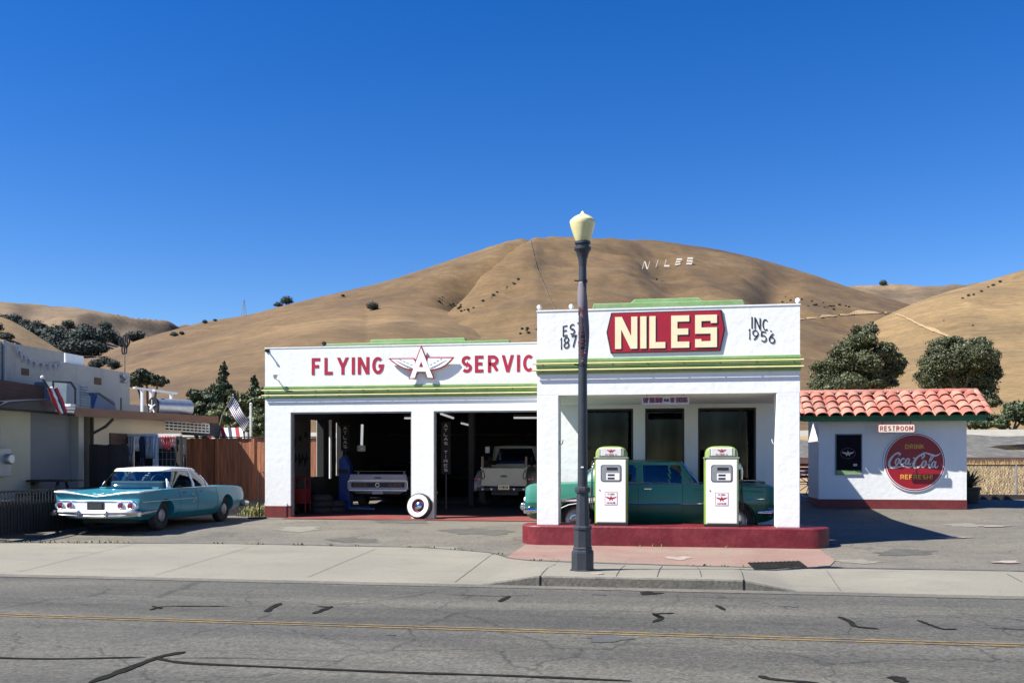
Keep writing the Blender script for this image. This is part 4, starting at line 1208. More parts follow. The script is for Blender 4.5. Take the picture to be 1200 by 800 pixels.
def fline(a, b, wd=.012):
    A_, B_ = q12(a), q12(b)
    (ft if A_[0] < q12((525, 0))[0] else ft2).strip([A_, B_], wd, lambda p, q, y: (p, y, q), Yw-.003, Yw-.0005)
for k in range(6):
    f = k/5
    fline((400-30*f, 372-20*f*0), (300-150*f+20, 360-90*f)); fline((650+30*f, 372), (750+150*f-20, 360-96*f))
for s_ in (1, -1):
    for k in range(4):
        f = k/3
        a = (400-150*f, 330-62*f) if s_ == 1 else (650+140*f, 330-75*f)
        b = (372-155*f, 322-72*f) if s_ == 1 else (678+140*f, 320-78*f)
        fline(a, b, .022)
ft.build('feather_pattern', 'grey_metal', ws); ft2.build('feather_pattern', 'grey_metal', ws)
sb = MB()
for p in ((430, 480), (620, 480), (200, 290), (850, 290)):
    x, z = q12(p); MB().box(x-.02, x+.02, GY-.07, GY-.001, z-.02, z+.02).build('standoff', 'grey_metal', ws)

# no smoking board under the canopy edge
x0, z1 = wall(752, 463.5, CYF+.12); x1, z0 = wall(807.5, 473.5, CYF+.12)
ns = thing('notice_board', ((x0+x1)/2, CYF+.12, z0), 'pale notice board hanging under the front edge of the canopy', 'notice board')
MB().box(x0, x1, CYF+.11, CYF+.135, z0, z1-.01).build('board', 'pale_sign', ns)
nb = MB()
lettering(nb, 'STOP YOUR MOTOR', x0+.03, x0+.40, z0+.035, z1-.04, CYF+.108, .17, .3, depth=.003)
nb.build('lettering', 'sign_grey_red', ns); nb = MB(); lettering(nb, 'NO SMOKING', x0+.56, x1-.03, z0+.035, z1-.04, CYF+.108, .17, .3, depth=.003)
nb.build('lettering', 'sign_grey_red', ns)
nb = MB(); lettering(nb, 'PLEASE', x0+.43, x0+.53, z0+.055, z1-.065, CYF+.108, .18, .3, depth=.003); nb.build('small_lettering', 'black_paint', ns)
for x in (x0+.1, x1-.1): MB().tube([(x, CYF+.122, z1-.02), (x, CYF+.122, CH+.01)], .006, 5).build('hanger', 'iron_black', ns)

# hooks on the inner faces of the canopy piers
for x, sx, lb in ((CX0+.43, 1, 'thin dark hook on the left canopy pier'), (CX1-.43, -1, 'thin white hook on the right canopy pier')):
    pts = [(x, CYF+.02, 2.05), (x+sx*.03, CYF+.0, 1.98), (x+sx*.07, CYF-.01, 1.99), (x+sx*.09, CYF-.01, 2.07)]
    MB().tube(cr(pts, 4), .008, 6).build('pier_hook', 'iron_black' if sx > 0 else 'white_paint', label=lb, cat='hook')
# ------------------------------------------------------------------ pump island, pumps, street lamp
isl = MB()
r_ = .42; pl = []
IX0, IX1, IY0, IY1 = -2.86, 3.05, 18.22, 19.25
for cx, cy, a0 in ((IX1-r_, IY0+r_, -90), (IX1-r_, IY1-r_, 0), (IX0+r_, IY1-r_, 90), (IX0+r_, IY0+r_, 180)):
    for k in range(9):
        a = radians(a0+90*k/8); pl.append((cx+r_*cos(a), cy+r_*sin(a)))
isl.prism_z(pl, -.03, .39)
isl.build('pump_island', 'island_red', bevel=.025, smooth=35, label='long raised red painted concrete island with rounded ends under the pumps', cat='pump island')

def winged_mark(mb, x, z, wd, Y):
    """small painted emblem: letter A between two wings"""
    s = wd
    for sg in (1, -1):
        poly = [(x+sg*.07*s, z+.06*s), (x+sg*.5*s, z+.14*s), (x+sg*.40*s, z+.02*s), (x+sg*.24*s, z-.06*s), (x+sg*.06*s, z-.09*s)]
        mb.prism(poly if sg > 0 else poly[::-1], Y-.0020, Y)
    mb.prism([(x, z+.26*s), (x+.17*s, z-.2*s), (x+.08*s, z-.2*s), (x, z-.06*s), (x-.08*s, z-.2*s), (x-.17*s, z-.2*s)], Y-.0032, Y)

def pump(x, label, side, hose_side):
    y0, y1, z = 18.46, 18.98, .392
    t = thing('petrol_pump', (x, (y0+y1)/2, z), label, 'petrol pump', 'petrol pumps on the red island')
    w2 = .30
    MB().box(x-w2-.03, x+w2+.03, y0-.0, y1+.01, z, z+.045).build('plinth', 'iron_black', t, bevel=.006)
    # body of rounded green corners
    body = MB()
    pl = []
    rr = .09
    for cx, cy, a0 in ((x+w2+.025-rr, y0+.01+rr, -90), (x+w2+.025-rr, y1-rr, 0), (x-w2-.025+rr, y1-rr, 90), (x-w2-.025+rr, y0+.01+rr, 180)):
        for k in range(7):
            a = radians(a0+90*k/6); pl.append((cx+rr*cos(a), cy+rr*sin(a)))
    body.prism_z(pl, z+.045, z+1.31)
    body.build('cabinet', 'pump_green', t, smooth=35)
    MB().box(x-w2+.012, x+w2-.012, y0-.008, y0+.012, z+.06, z+1.285).build('front_panel', 'pump_white', t, bevel=.008)
    MB().box(x-w2-.035, x+w2+.035, y0-.004, y1+.006, z+1.308, z+1.335).build('top_band', 'grey_metal', t, bevel=.006)
    # domed head, rounded in both directions
    hd = MB()
    rows = []
    for j in range(15):
        a = pi*j/14
        px = cos(a); pz = sin(a)
        ex = sgn(px)*abs(px)**.55*(w2+.01); ez = abs(pz)**.62*.215
        rows.append([(x+ex*s_, ym, z+1.335+ez*s2) for ym, s_, s2 in ((y0+.02, .90, .90), (y0+.035, .96, .97), (y0+.09, 1, 1), (y1-.09, 1, 1), (y1-.03, .96, .97), (y1-.01, .88, .88))])
    hd.grid(rows)
    n0 = len(rows)
    hd.f.append(tuple(i*6 for i in range(n0))); hd.f.append(tuple(i*6+5 for i in range(n0)))
    hd.build('head', 'pump_green', t, smooth=50)
    ag = MB().box(x-.205, x+.205, y0-.008, y0+.03, z+1.355, z+1.515).build('advert_panel', 'off_white', t, bevel=.012)
    em = MB(); winged_mark(em, x, z+1.458, .17, y0-.0095); lettering(em, 'FLYING A', x-.11, x+.11, z+1.372, z+1.400, y0-.0095, .17, .32, depth=.002)
    em.build('emblem', 'letter_red', ag)
    MB().box(x-.245, x-.215, y0-.006, y0+.03, z+1.36, z+1.50).build('head_trim', 'chrome', t); MB().box(x+.215, x+.245, y0-.006, y0+.03, z+1.36, z+1.50).build('head_trim', 'chrome', t)
    # dial window
    dz0, dz1 = z+.86, z+1.185
    dl = MB(); q = []
    for cx, cz, a0 in ((x+.155, dz1-.045, 0), (x-.155, dz1-.045, 90), (x-.155, dz0+.045, 180), (x+.155, dz0+.045, 270)):
        for k in range(6):
            a = radians(a0+90*k/5); q.append((cx+.045*cos(a), cz+.045*sin(a)))
    dl.prism(q[::-1], y0-.014, y0-.004)
    dlo = dl.build('dial_bezel', 'iron_black', t)
    c0, c1 = x, (dz0+dz1)/2
    MB().prism([(c0+(p[0]-c0)*.93, c1+(p[1]-c1)*.93) for p in q][::-1], y0-.017, y0-.0142).build('dial_face', 'grey_metal', dlo)
    MB().box(x-.09, x+.165, y0-.020, y0-.0172, dz0+.03, dz0+.165).build('dial_plate', 'pump_white', dlo)
    for (a, b, c, d) in ((-.085, .125, .225, .275), (-.065, .07, .110, .145), (-.065, .07, .045, .08)):
        MB().box(x+a, x+b, y0-.023, y0-.0202, dz0+c, dz0+d).build('dial_window', 'black_paint', dlo)
    MB().lathe([(.012, -.008), (.012, 0), (0, 0)], 10, (x-w2+.08, y0-.008, z+.69), axis='y').build('lock', 'iron_black', t)
    # square decal
    dx0, dx1, e0, e1 = x-.125, x+.125, z+.40, z+.66
    dc = MB().box(dx0, dx1, y0-.0110, y0-.0085, e0, e1).build('decal', 'white_paint', t)
    em = MB()
    for (a, b, c, d) in ((dx0+.004, dx1-.004, e1-.010, e1-.004), (dx0+.004, dx1-.004, e0+.004, e0+.010), (dx0+.004, dx0+.010, e0+.010, e1-.010), (dx1-.010, dx1-.004, e0+.010, e1-.010)):
        em.box(a, b, y0-.0128, y0-.0112, c, d)
    winged_mark(em, x, (e0+e1)/2+.005, .215, y0-.0112)
    lettering(em, 'FLYING', x-.065, x+.065, e1-.062, e1-.030, y0-.0112, .17, .34, depth=.002)
    lettering(em, 'GASOLINE', x-.085, x+.085, e0+.028, e0+.060, y0-.0112, .17, .34, depth=.002)
    em.build('decal_print', 'letter_red', dc)
    # hose and nozzle on one side
    hx_ = x+hose_side*(w2+.025)
    s = hose_side
    hs_ = cr([(hx_, y0+.30, z+1.22), (hx_+s*.06, y0+.28, z+1.24), (hx_+s*.075, y0+.26, z+1.0), (hx_+s*.05, y0+.24, z+.45), (hx_+s*.06, y0+.2, z+.30), (hx_+s*.085, y0+.16, z+.42), (hx_+s*.065, y0+.14, z+.75), (hx_+s*.055, y0+.13, z+.92)], 6)
    MB().tube(hs_, .014, 8).build('hose', 'tyre_rubber', t, smooth=60)
    nz = MB()
    nz.tube([(hx_+s*.055, y0+.13, z+.90), (hx_+s*.06, y0+.125, z+1.06), (hx_+s*.05, y0+.13, z+1.14)], [.02, .026, .02], 8)
    nz.tube([(hx_+s*.05, y0+.13, z+1.14), (hx_+s*.02, y0+.16, z+1.22)], .012, 8)
    nz.tube([(hx_+s*.055, y0+.10, z+.93), (hx_+s*.07, y0+.085, z+1.0), (hx_+s*.06, y0+.10, z+1.08)], .006, 6)
    nz.build('nozzle', 'dull_chrome', t, smooth=50)
    MB().box(hx_-.01, hx_+s*.045, y0+.09, y0+.18, z+1.10, z+1.20).build('nozzle_holster', 'dull_chrome', t, bevel=.008)
    return t
pump(-1.08, 'white and green petrol pump beside the street lamp, hose on its left side', 0, -1)
pump(1.04, 'white and green petrol pump nearer the right pier, hose on its right side', 0, 1)

# street lamp
LX, LY = -1.26, 14.17
lp = thing('street_lamp', (LX, LY, 0), 'tall black street lamp with an acorn globe standing on the pavement', 'street lamp')
MB().lathe([(.20, -.01), (.20, .02), (.175, .03), (.175, .27), (.168, .30), (.15, .315), (.152, .345), (.142, .36), (.135, .62), (.15, .63), (.15, .66), (.125, .68)], 8, (LX, LY, .0), a0=pi/8).build('base', 'pole_black', lp)
MB().lathe([(.108, .68), (.094, 1.17), (.12, 1.185), (.125, 1.22), (.12, 1.25), (.085, 1.27)], 8, (LX, LY, 0), a0=pi/8).build('lower_shaft', 'pole_black', lp)
MB().lathe([(.076, 1.26), (.07, 2.4), (.058, 4.45), (.056, 4.60)], 16, (LX, LY, 0)).build('shaft', 'pole_black', lp, smooth=40)
MB().lathe([(.056, 4.58), (.062, 4.62), (.066, 4.68), (.10, 4.80), (.128, 4.835), (.128, 4.87), (.10, 4.88), (.10, 4.91), (.12, 4.92), (.12, 4.955), (.09, 4.96)], 20, (LX, LY, 0)).build('fitter', 'pole_black', lp, smooth=30)
MB().lathe([(.098, 4.955), (.115, 4.99), (.135, 5.04), (.165, 5.13), (.188, 5.21), (.196, 5.255), (.19, 5.275)], 26, (LX, LY, 0), cap=False).build('globe', 'lamp_globe', lp, smooth=40)
MB().lathe([(.19, 5.272), (.176, 5.29), (.135, 5.325), (.08, 5.355), (.045, 5.37), (.03, 5.385), (.025, 5.40), (.0, 5.425)], 26, (LX, LY, 0)).build('globe_cap', 'lamp_globe', lp, smooth=30)
sb = MB()
for z, s in ((4.36, 1), (3.10, 1)):
    sb.lathe([(.066, -.02), (.072, -.02), (.072, .02), (.066, .02)], 14, (LX, LY, z), cap=False); sb.tube([(LX-.06, LY-.03, z), (LX-.12, LY-.06, z+.005)], .010, 6)
sb.build('clamp', 'iron_black', lp)
MB().box(LX-.02, LX+.02, LY-.083, LY-.07, 1.55, 1.57).build('tag', 'white_paint', lp)
# twisted banner wound round the top of the shaft
bn = thing('banner', (LX, LY, 3.1), 'narrow grey and purple banner twisted round the upper lamp shaft', 'banner')
rows = []
n = 46
for i in range(n+1):
    f = i/n; z = 4.34-1.24*f
    tw = radians(-150+95*sin(f*2.6)+40*f)
    wd = .055+.05*sin(pi*f)**.7
    row = []
    for k in range(9):
        g_ = (k-4)/4
        a = tw + g_*1.05*(.75+.35*sin(5*f+1))
        r = .070+.010*sin(9*f+2*g_)+.008*abs(g_)
        row.append((LX+r*cos(a)*(1+.12*sin(3*f)), LY+r*sin(a), z+.05*g_*sin(4*f)))
    rows.append(row)
bc = MB().grid(rows).build('cloth', 'banner_cloth', bn, smooth=60, solid=.004)
mat('banner_letter', (0.10, 0.022, 0.04), None, 8, .8)
bl = MB()
def onb(X, y, Z):
    a = radians(-100)+X/.09
    r = .097-y
    return (LX+r*cos(a), LY+r*sin(a), Z)
for i, (ch, z) in enumerate((('S', 3.20), ('E', 3.37), ('L', 3.54), ('I', 3.70), ('N', 3.84))):
    z += .0
    if ch == 'I': lettering(bl, ch, -.012, .012, z, z+.12, 0, .17, .3, depth=.004, plane=onb)
    else: lettering(bl, ch, -.045, .045, z, z+.12, 0, .17, .3, depth=.004, plane=onb, shear=.1)
bl.build('banner_lettering', 'banner_letter', bc)
bpy.context.view_layer.update()
LS = .933
lp.location = (-1.17, 13.2, .11); lp.scale = (LS, LS, LS)
bn.location = (-1.17, 13.2, .11+3.1*LS); bn.scale = (LS, LS, LS)

# ------------------------------------------------------------------ restroom shed
SX0, SX1, SYF, SYB = 4.28, 8.25, 27.9, 29.9
sz0 = lot_z(27.9)-.03
SH = 2.86
sd = thing('restroom_shed', ((SX0+SX1)/2, (SYF+SYB)/2, sz0), 'small white restroom building with a red clay tile roof and red skirting', 'restroom building')
s_ = MB(); s_.box(SX0, SX1, SYF, SYB, sz0+.02, SH); 
s_.prism_x([(SYF+.02, SH), (SYB-.02, SH), ((SYF+SYB)/2, SH+.72)], SX0, SX1)
s_.build('shed_wall', 'stucco', sd)
MB().box(SX0-.008, SX1+.008, SYF-.008, SYB+.008, sz0, sz0+.30).build('skirting', 'maroon_paint', sd)
RX0, RX1 = 3.72, 8.72
ry0, rz0 = 27.42, 2.92      # eave
ry1, rz1 = 28.62, 3.60      # ridge
rb = MB()
rb.prism_x([(ry0, rz0-.05), (ry0, rz0), (ry1, rz1), (2*ry1-ry0, rz0), (2*ry1-ry0, rz0-.05), (ry1, rz1-.06)], RX0, RX1)
rb.build('roof_deck', 'dark_green_trim', sd)
fa = MB(); fa.box(RX0+.08, RX1-.08, ry0+.06, ry0+.09, rz0-.16, rz0-.035)
fa.build('fascia', 'dark_green_trim', sd)
rt = MB()
for i in range(15):
    x = RX0+.2+i*(RX1-RX0-.4)/14
    rt.box(x-.04, x+.04, ry0+.10, SYF-.01, rz0-.14, rz0-.045)
rt.build('rafter', 'trim_green', sd)
# barrel tiles, each a half pipe of its own in one clay skin
tl = MB()
ncol = 14; nrow = 4
pitch = (RX1-RX0-.10)/ncol
sl_ = Vector((0, ry1-ry0, rz1-rz0)); Ls = sl_.length; sd_ = sl_.normalized()
up_ = Vector((0, -sd_.z, sd_.y))
row_len = (Ls+.10)/nrow
rnd = random.Random(5)
for side in (1, -1):
    for i in range(ncol):
        for j in range(nrow):
            xc = RX0+.05+pitch*(i+.5)+rnd.uniform(-.014, .014)
            a0 = -.10+row_len*j-.02+rnd.uniform(-.018, .018); a1 = a0+row_len+.07
            n = 9
            rows = []
            for (aa, rr, lift) in ((a0, pitch*.46, .030+rnd.uniform(0, .008)), (a1, pitch*.40, -.002)):
                for rad in (rr, rr-.016):
                    row = []
                    for k in range(n):
                        th = pi*k/(n-1)
                        p = Vector((xc+rad*cos(th), ry0, rz0)) + sd_*aa + up_*(rad*.78*sin(th)+lift+.01)
                        if side < 0: p = Vector((p.x, 2*ry1-p.y, p.z))
                        row.append(tuple(p))
                    rows.append(row)
            o_, i_, o2, i2 = rows
            tl.grid([o_, o2]); tl.grid([i_, i2]); tl.grid([o_, i_])
        if True:
            # valley pan between the barrels
            xc = RX0+.05+pitch*i
            rows = []
            for aa in (-.08, Ls):
                row = []
                for k in range(5):
                    th = pi+pi*k/4
                    p = Vector((xc+pitch*.24*cos(th), ry0, rz0))+sd_*aa+up_*(pitch*.12*sin(th)+.062)
                    if side < 0: p = Vector((p.x, 2*ry1-p.y, p.z))
                    row.append(tuple(p))
                rows.append(row)
            tl.grid(rows)
tl.build('roof_tiles', 'terracotta', sd, smooth=50)
rg = MB()
for i in range(12):
    x = RX0+(RX1-RX0)*i/12
    rows = []
    for xx, rr in ((x-.02, .135), (x+(RX1-RX0)/12+.03, .115)):
        rows.append([(xx, ry1+rr*cos(pi*k/8), rz1+.035+rr*.75*sin(pi*k/8)) for k in range(9)])
    rg.grid(rows)
rg.build('ridge_tiles', 'terracotta', sd, smooth=50)
for x in (RX0+.03, RX1-.03):
    vg = MB()
    for j in range(4):
        rows = []
        for aa, rr in ((-.1+row_len*j, .115), (-.1+row_len*(j+1)+.05, .095)):
            row = []
            for k in range(9):
                th = pi*k/8
                p = Vector((x+rr*cos(th), ry0, rz0))+sd_*aa+up_*(rr*.8*sin(th)+.045)
                row.append(tuple(p))
            rows.append(row)
        vg.grid(rows)
    vg.build('verge_tiles', 'terracotta', sd, smooth=50)
mo = MB()
for i in range(ncol):
    x = RX0+.05+pitch*(i+.98)
    mo.ball((x, ry1-.10, rz1+.035), (.035, .03, .022), 6, 4)
mo.build('mortar_dab', 'mortar', sd)
# window with a dark pane, its emblem and a sill
wx0, wz1 = wall(980, 509.5, SYF); wx1, wz0 = wall(1009, 555, SYF)
sw_ = MB(); sw_.box(wx0-.03, wx1+.03, SYF-.035, SYF-.004, wz0-.03, wz0); sw_.box(wx0-.03, wx0, SYF-.02, SYF-.004, wz0, wz1+.03); sw_.box(wx1, wx1+.03, SYF-.02, SYF-.004, wz0, wz1+.03); sw_.box(wx0, wx1, SYF-.02, SYF-.004, wz1, wz1+.03)
po = thing('wall_poster', ((wx0+wx1)/2, SYF, wz0), 'tall dark framed poster with a pale winged badge on the restroom wall', 'poster')
sw_.build('poster_frame', 'wall_blue_grey', po)
pb = MB().box(wx0, wx1, SYF-.012, SYF-.004, wz0+.10, wz1).build('poster_sheet', 'poster_dark', po)
MB().box(wx0, wx1, SYF-.016, SYF-.004, wz0, wz0+.10).build('poster_foot', 'trim_green', po)
em = MB(); winged_mark(em, (wx0+wx1)/2-.02, (wz0+wz1)/2+.03, .34, SYF-.0135); em.build('badge', 'pale_sign', pb)
em = MB(); q = []
for k in range(24):
    a = 2*pi*k/24; q.append(((wx0+wx1)/2-.02+.20*cos(a), (wz0+wz1)/2+.03+.15*sin(a)))
em.strip(q, .014, lambda a, b, y: (a, y, b), SYF-.0130, SYF-.0122, True); em.build('badge_ring', 'sign_grey_red', pb)
MB().box(wx1-.21, wx1-.11, SYF-.0132, SYF-.0122, wz0+.22, wz0+.29).build('small_label', 'pale_sign', pb)

# round soft-drink disc
dcx, dcz = wall(1071.3, 541, SYF)
R = (wall(1108.3, 541, SYF)[0]-wall(1034.3, 541, SYF)[0])/2
ds = thing('drink_sign', (dcx, SYF, dcz-R), 'large round red soft-drink disc lettered in white script on the restroom wall', 'advertising sign')
MB().lathe([(R, 0), (R, .03), (R*.985, .035), (0, .035)], 56, (dcx, SYF-.003, dcz), axis='y').build('rim', 'white_paint', ds)
# flip so that the face is to the road
for m_, r0, yf in (('disc_red', R*.955, .0385), ('white_paint', R*.925, .0405), ('disc_red', R*.905, .0425)):
    MB().lathe([(r0, -yf), (r0, -yf+.002)], 56, (dcx, SYF, dcz), axis='y').build('disc_face' if m_ == 'disc_red' else 'ring', m_, ds)
rim = [c_ for c_ in ds.children if c_.name.startswith('rim')][0]
for v in rim.data.vertices: v.co.y = -v.co.y
rim.data.flip_normals()
k_ = R/300.0
def dz(p): return (dcx+(p[0]-412)*k_, dcz-(p[1]-412)*k_)
scr = MB()
ix = [0]
def script(pts, wds, n=6):
    P = cr([(*dz(p), w_*k_) for p, w_ in zip(pts, wds)], n)
    yy_ = SYF-.0445-.0006*ix[0]; ix[0] += 1
    scr.strip([(p[0], p[1]) for p in P], [max(.006, p[2]) for p in P], lambda a, b, y: (a, y, b), yy_, SYF-.0428)
def loop(cx, cy, rx, ry, w0, tilt=18, a0=60):
    pts, wds = [], []
    for k in range(15):
        a = radians(a0+360*k/14)
        x, y = rx*cos(a), -ry*sin(a)
        t_ = radians(-tilt)
        pts.append((cx+x*cos(t_)+(-y)*sin(-t_)*1.0, cy+y)); wds.append(w0*(.55+.75*abs(sin(a-radians(90)))))
    script(pts, wds, 2)
script([(262,352),(275,332),(255,322),(222,338),(190,375),(172,415),(175,455),(205,468),(238,450),(255,428)], [6,16,18,16,20,24,24,20,14,8])
script([(178,460),(210,470),(262,462),(310,452),(345,462),(372,462),(385,450)], [8,14,13,13,18,14,5])
loop(248, 405, 17, 30, 13)
script([(316,388),(305,375),(286,392),(276,420),(284,437),(302,432),(322,408)], [12,14,14,17,16,12,7])
loop(343, 405, 16, 30, 13)
script([(366,378),(356,410),(354,432),(366,436),(382,418)], [9,15,15,12,6])
script([(398,374),(416,370)], [12,12])
script([(478,384),(496,366),(505,345),(490,335),(462,345),(428,378),(405,420),(404,455),(425,470),(455,458),(478,430)], [7,12,14,14,16,20,25,25,20,13,7])
script([(492,372),(478,352),(486,328),(520,322),(560,336),(598,350),(632,342),(656,322)], [6,9,11,13,16,16,13,5])
loop(500, 432, 18, 34, 14)
script([(532,440),(556,412),(582,372),(592,344),(582,338),(566,366),(550,420),(546,455),(558,466),(576,450)], [6,9,11,11,10,12,16,18,15,7])
loop(590, 436, 16, 30, 13)
script([(614,406),(606,440),(605,462),(618,468),(636,448)], [9,15,16,13,6])
scr.build('script_lettering', 'off_white', ds)
em = MB(); a, b = dz((322, 280)), dz((502, 235)); lettering(em, 'DRINK', a[0], b[0], a[1], b[1], SYF-.0428, .20, .34, depth=.003); em.build('upper_lettering', 'disc_yellow', ds); em = MB()
a, b = dz((276, 585)), dz((582, 538)); lettering(em, 'REFRESH!', a[0], b[0], a[1], b[1], SYF-.0428, .20, .30, depth=.003)
em.build('lower_lettering', 'disc_yellow', ds)

# RESTROOM board hung at the eave
YE = ry0-.11
a, b = wall(1029, 497, YE), wall(1072, 506.5, YE)
rs = thing('restroom_sign', ((a[0]+b[0])/2, YE, b[1]), 'small cream board reading RESTROOM under the tiled eave', 'sign')
q = []
for cx, cz, a0 in ((b[0]-.03, a[1]-.03, 0), (a[0]+.03, a[1]-.03, 90), (a[0]+.03, b[1]+.03, 180), (b[0]-.03, b[1]+.03, 270)):
    for k in range(5):
        an = radians(a0+90*k/4); q.append((cx+.03*cos(an), cz+.03*sin(an)))
MB().prism(q[::-1], YE-.012, YE+.01).build('board', 'sign_red', rs)
c0, c1 = (a[0]+b[0])/2, (a[1]+b[1])/2
MB().prism([(c0+(p[0]-c0)*.975, c1+(p[1]-c1)*.90) for p in q][::-1], YE-.015, YE-.0122).build('panel', 'restroom_cream', rs)
SER = dict(GL)
em = MB(); lettering(em, 'RESTROOM', a[0]+.05, b[0]-.05, b[1]+.05, a[1]-.045, YE-.0155, .16, .40, depth=.003); em.build('lettering', 'letter_red', rs)
for x in (a[0]+.1, b[0]-.12): MB().box(x, x+.02, YE-.005, YE+.005, a[1], rz0-.05).build('hanger', 'iron_black', rs)

# red bench and cart wheel glimpsed between pier and shed
bx, by = 4.75, 31.2
bx = cam_pt(943, 31.5, 0)[0]; by = cam_pt(943, 31.5, 0)[1]
zb = .46
be = thing('garden_bench', (bx, by, zb), 'red slatted garden bench behind the gap beside the restroom', 'bench')
mb = MB()
for k in range(4): mb.box(bx-.75, bx+.75, by+.20, by+.23, zb+.62+k*.13, zb+.72+k*.13)
mb.build('backrest', 'rust_red', be)
mb = MB()
for k in range(4): mb.box(bx-.75, bx+.75, by-.25+k*.11, by-.16+k*.11, zb+.48, zb+.51)
mb.build('seat', 'rust_red', be)
for sx in (-.72, .72):
    MB().box(bx+sx-.03, bx+sx+.03, by-.22, by-.17, zb, zb+.48).build('leg', 'iron_black', be); MB().box(bx+sx-.03, bx+sx+.03, by+.16, by+.20, zb, zb+1.15).build('leg', 'iron_black', be)
cx_, cy_, _ = cam_pt(948.5, 30.6, 0)
cwh = thing('cart_wheel', (cx_, cy_, .45), 'old white cart wheel with red spokes leaning behind the restroom', 'cart wheel')
mb = MB(); n = 24
mb.tube([(cx_+.42*cos(2*pi*k/n), cy_, .90+.44*sin(2*pi*k/n)) for k in range(n+1)], .03, 7, cap=False); mb.build('rim', 'off_white', cwh)
for k in range(10):
    a = 2*pi*k/10; MB().tube([(cx_+.05*cos(a), cy_, .9+.05*sin(a)), (cx_+.40*cos(a), cy_, .9+.40*sin(a))], .014, 6).build('spoke', 'rust_red', cwh)
MB().lathe([(.07, -.05), (.08, 0), (.07, .05)], 12, (cx_, cy_, .9), axis='y').build('hub', 'rust_red', cwh)

# chain-link fence beyond the shed
def chain_fence(x0, x1, Y, z0, z1, label):
    t = thing('chain_link_fence', ((x0+x1)/2, Y, z0), label, 'fence')
    mesh_ = MB(); h = z1-z0; p = .10
    n = int((x1-x0+h)/p)
    for i in range(n):
        for s in (1, -1):
            a = x0-h+i*p if s > 0 else x0+i*p
            xa, za, xb, zb_ = a, z0, a+h*s, z1
            if s < 0: xa, xb = a, a-h
            # clip
            def clip(xa, za, xb, zb_):
                if abs(xb-xa) < 1e-6: return None
                ts = []
                lo, hi = 0.0, 1.0
                for X, sg_ in ((x0, 1), (x1, -1)):
                    d = (xb-xa)*sg_; q = (X-xa)*sg_
                    if d > 0: lo = max(lo, q/d)
                    elif d < 0: hi = min(hi, q/d)
                if lo >= hi: return None
                return (xa+(xb-xa)*lo, za+(zb_-za)*lo, xa+(xb-xa)*hi, za+(zb_-za)*hi)
            c_ = clip(xa, za, xb, zb_)
            if c_: mesh_.tube([(c_[0], Y+.006*s, c_[1]), (c_[2], Y+.006*s, c_[3])], .0032, 3, cap=False)
    mesh_.build('wire_mesh', 'galvanised', t)
    r = MB(); r.tube([(x0, Y, z1), (x1, Y, z1)], .022, 8); r.build('top_rail', 'iron_black', t)
    x = x0
    while x <= x1+.01:
        MB().tube([(x, Y, z0-.1), (x, Y, z1+.03)], .028, 8).build('post', 'galvanised', t); x += 2.6
chain_fence(8.1, 18.5, 31.3, .46, 1.52, 'long galvanised chain-link fence along the dry grass right of the restroom')
chain_fence(2.6, 4.5, 33.4, .46, 2.9, 'short tall chain-link fence seen between the canopy pier and the restroom')
# railway in front of the bank
for yy_ in (49.6, 51.0):
    zz = float(ground_z(0, yy_))
    MB().box(-60, 60, yy_-.06, yy_+.06, zz-.02, zz+.22).build('railway_rail', 'rail_rust', label='rusty railway rail along the foot of the gravel bank', cat='rail', group='rails along the bank')
# patio roof at the right edge
px_, py_, _ = cam_pt(1209, 33.5, 0)
pt_ = thing('patio_shelter', (px_, py_, .5), 'dark flat patio shelter on a pale post at the far right', 'shelter')
zt_ = EYE+(540-522)/FPX*33.5
MB().prism([(px_-1.05, zt_-.02), (px_-.45, zt_-.13), (px_+1.4, zt_-.16), (px_+1.4, zt_+.02), (px_-.6, zt_+.05)], py_-.9, py_+1.2).build('roof', 'iron_black', pt_)
for dx, dy in ((-.34, -.6), (1.2, -.6), (1.2, .9)): MB().box(px_+dx-.05, px_+dx+.05, py_+dy-.05, py_+dy+.05, .45, zt_-.13).build('post', 'pale_bark', pt_)
# dark strip added to stand in for the shade behind the shed
bw = thing('shade_strip', (11.5, 30.6, .4), 'low dark strip standing in for shade at the foot of the chain-link fence', 'shade strip')
MB().box(8.6, 18.5, 30.95, 31.1, .38, .62).build('shade_bar', 'dark_wood', bw)

# ------------------------------------------------------------------ left-hand buildings and yard
WXP = -17.0
wb_ = thing('pale_building', (-18.5, 22, .1), 'tall pale stucco building with a stepped parapet at the far left', 'building')
def wp(u, v): return wallx(u, v, WXP)
y75, z75 = wp(75, 413); _, z75b = wp(75, 424); y152, z152 = wp(152, 437)
MB().box(-30, WXP, 12.8+5.0, y75, .05, z75).build('tall_wall', 'wall_grey_white', wb_)
MB().box(-30, WXP+.0, y75, y152, .05, (z75b+z152)/2).build('stepped_wall', 'wall_grey_white', wb_)
MB().box(-30, WXP-1.2, y152, y152+4, .05, 3.6).build('rear_wall', 'wall_grey_white', wb_)
for u0, v0, u1, v1 in ((25, 431, 33, 440), (110.5, 442, 118, 451)):
    a, b = wp(u0, v0), wp(u1, v1)
    f = MB().box(WXP-.02, WXP+.03, a[0], b[0], b[1], a[1]).build('vent_frame', 'fascia_brown', wb_)
    v_ = MB()
    for k in range(5): v_.box(WXP+.031, WXP+.04, a[0]+.03, b[0]-.03, b[1]+(a[1]-b[1])*(k+.2)/5, b[1]+(a[1]-b[1])*(k+.6)/5)
    v_.build('vent_slat', 'iron_black', f)
a = wp(3, 398); b = wp(3, 560)
MB().tube([(WXP+.06, a[0], a[1]), (WXP+.06, a[0], .1)], .05, 8).build('downpipe', 'grey_metal', wb_)
a, b = wp(141, 439), wp(146, 449)
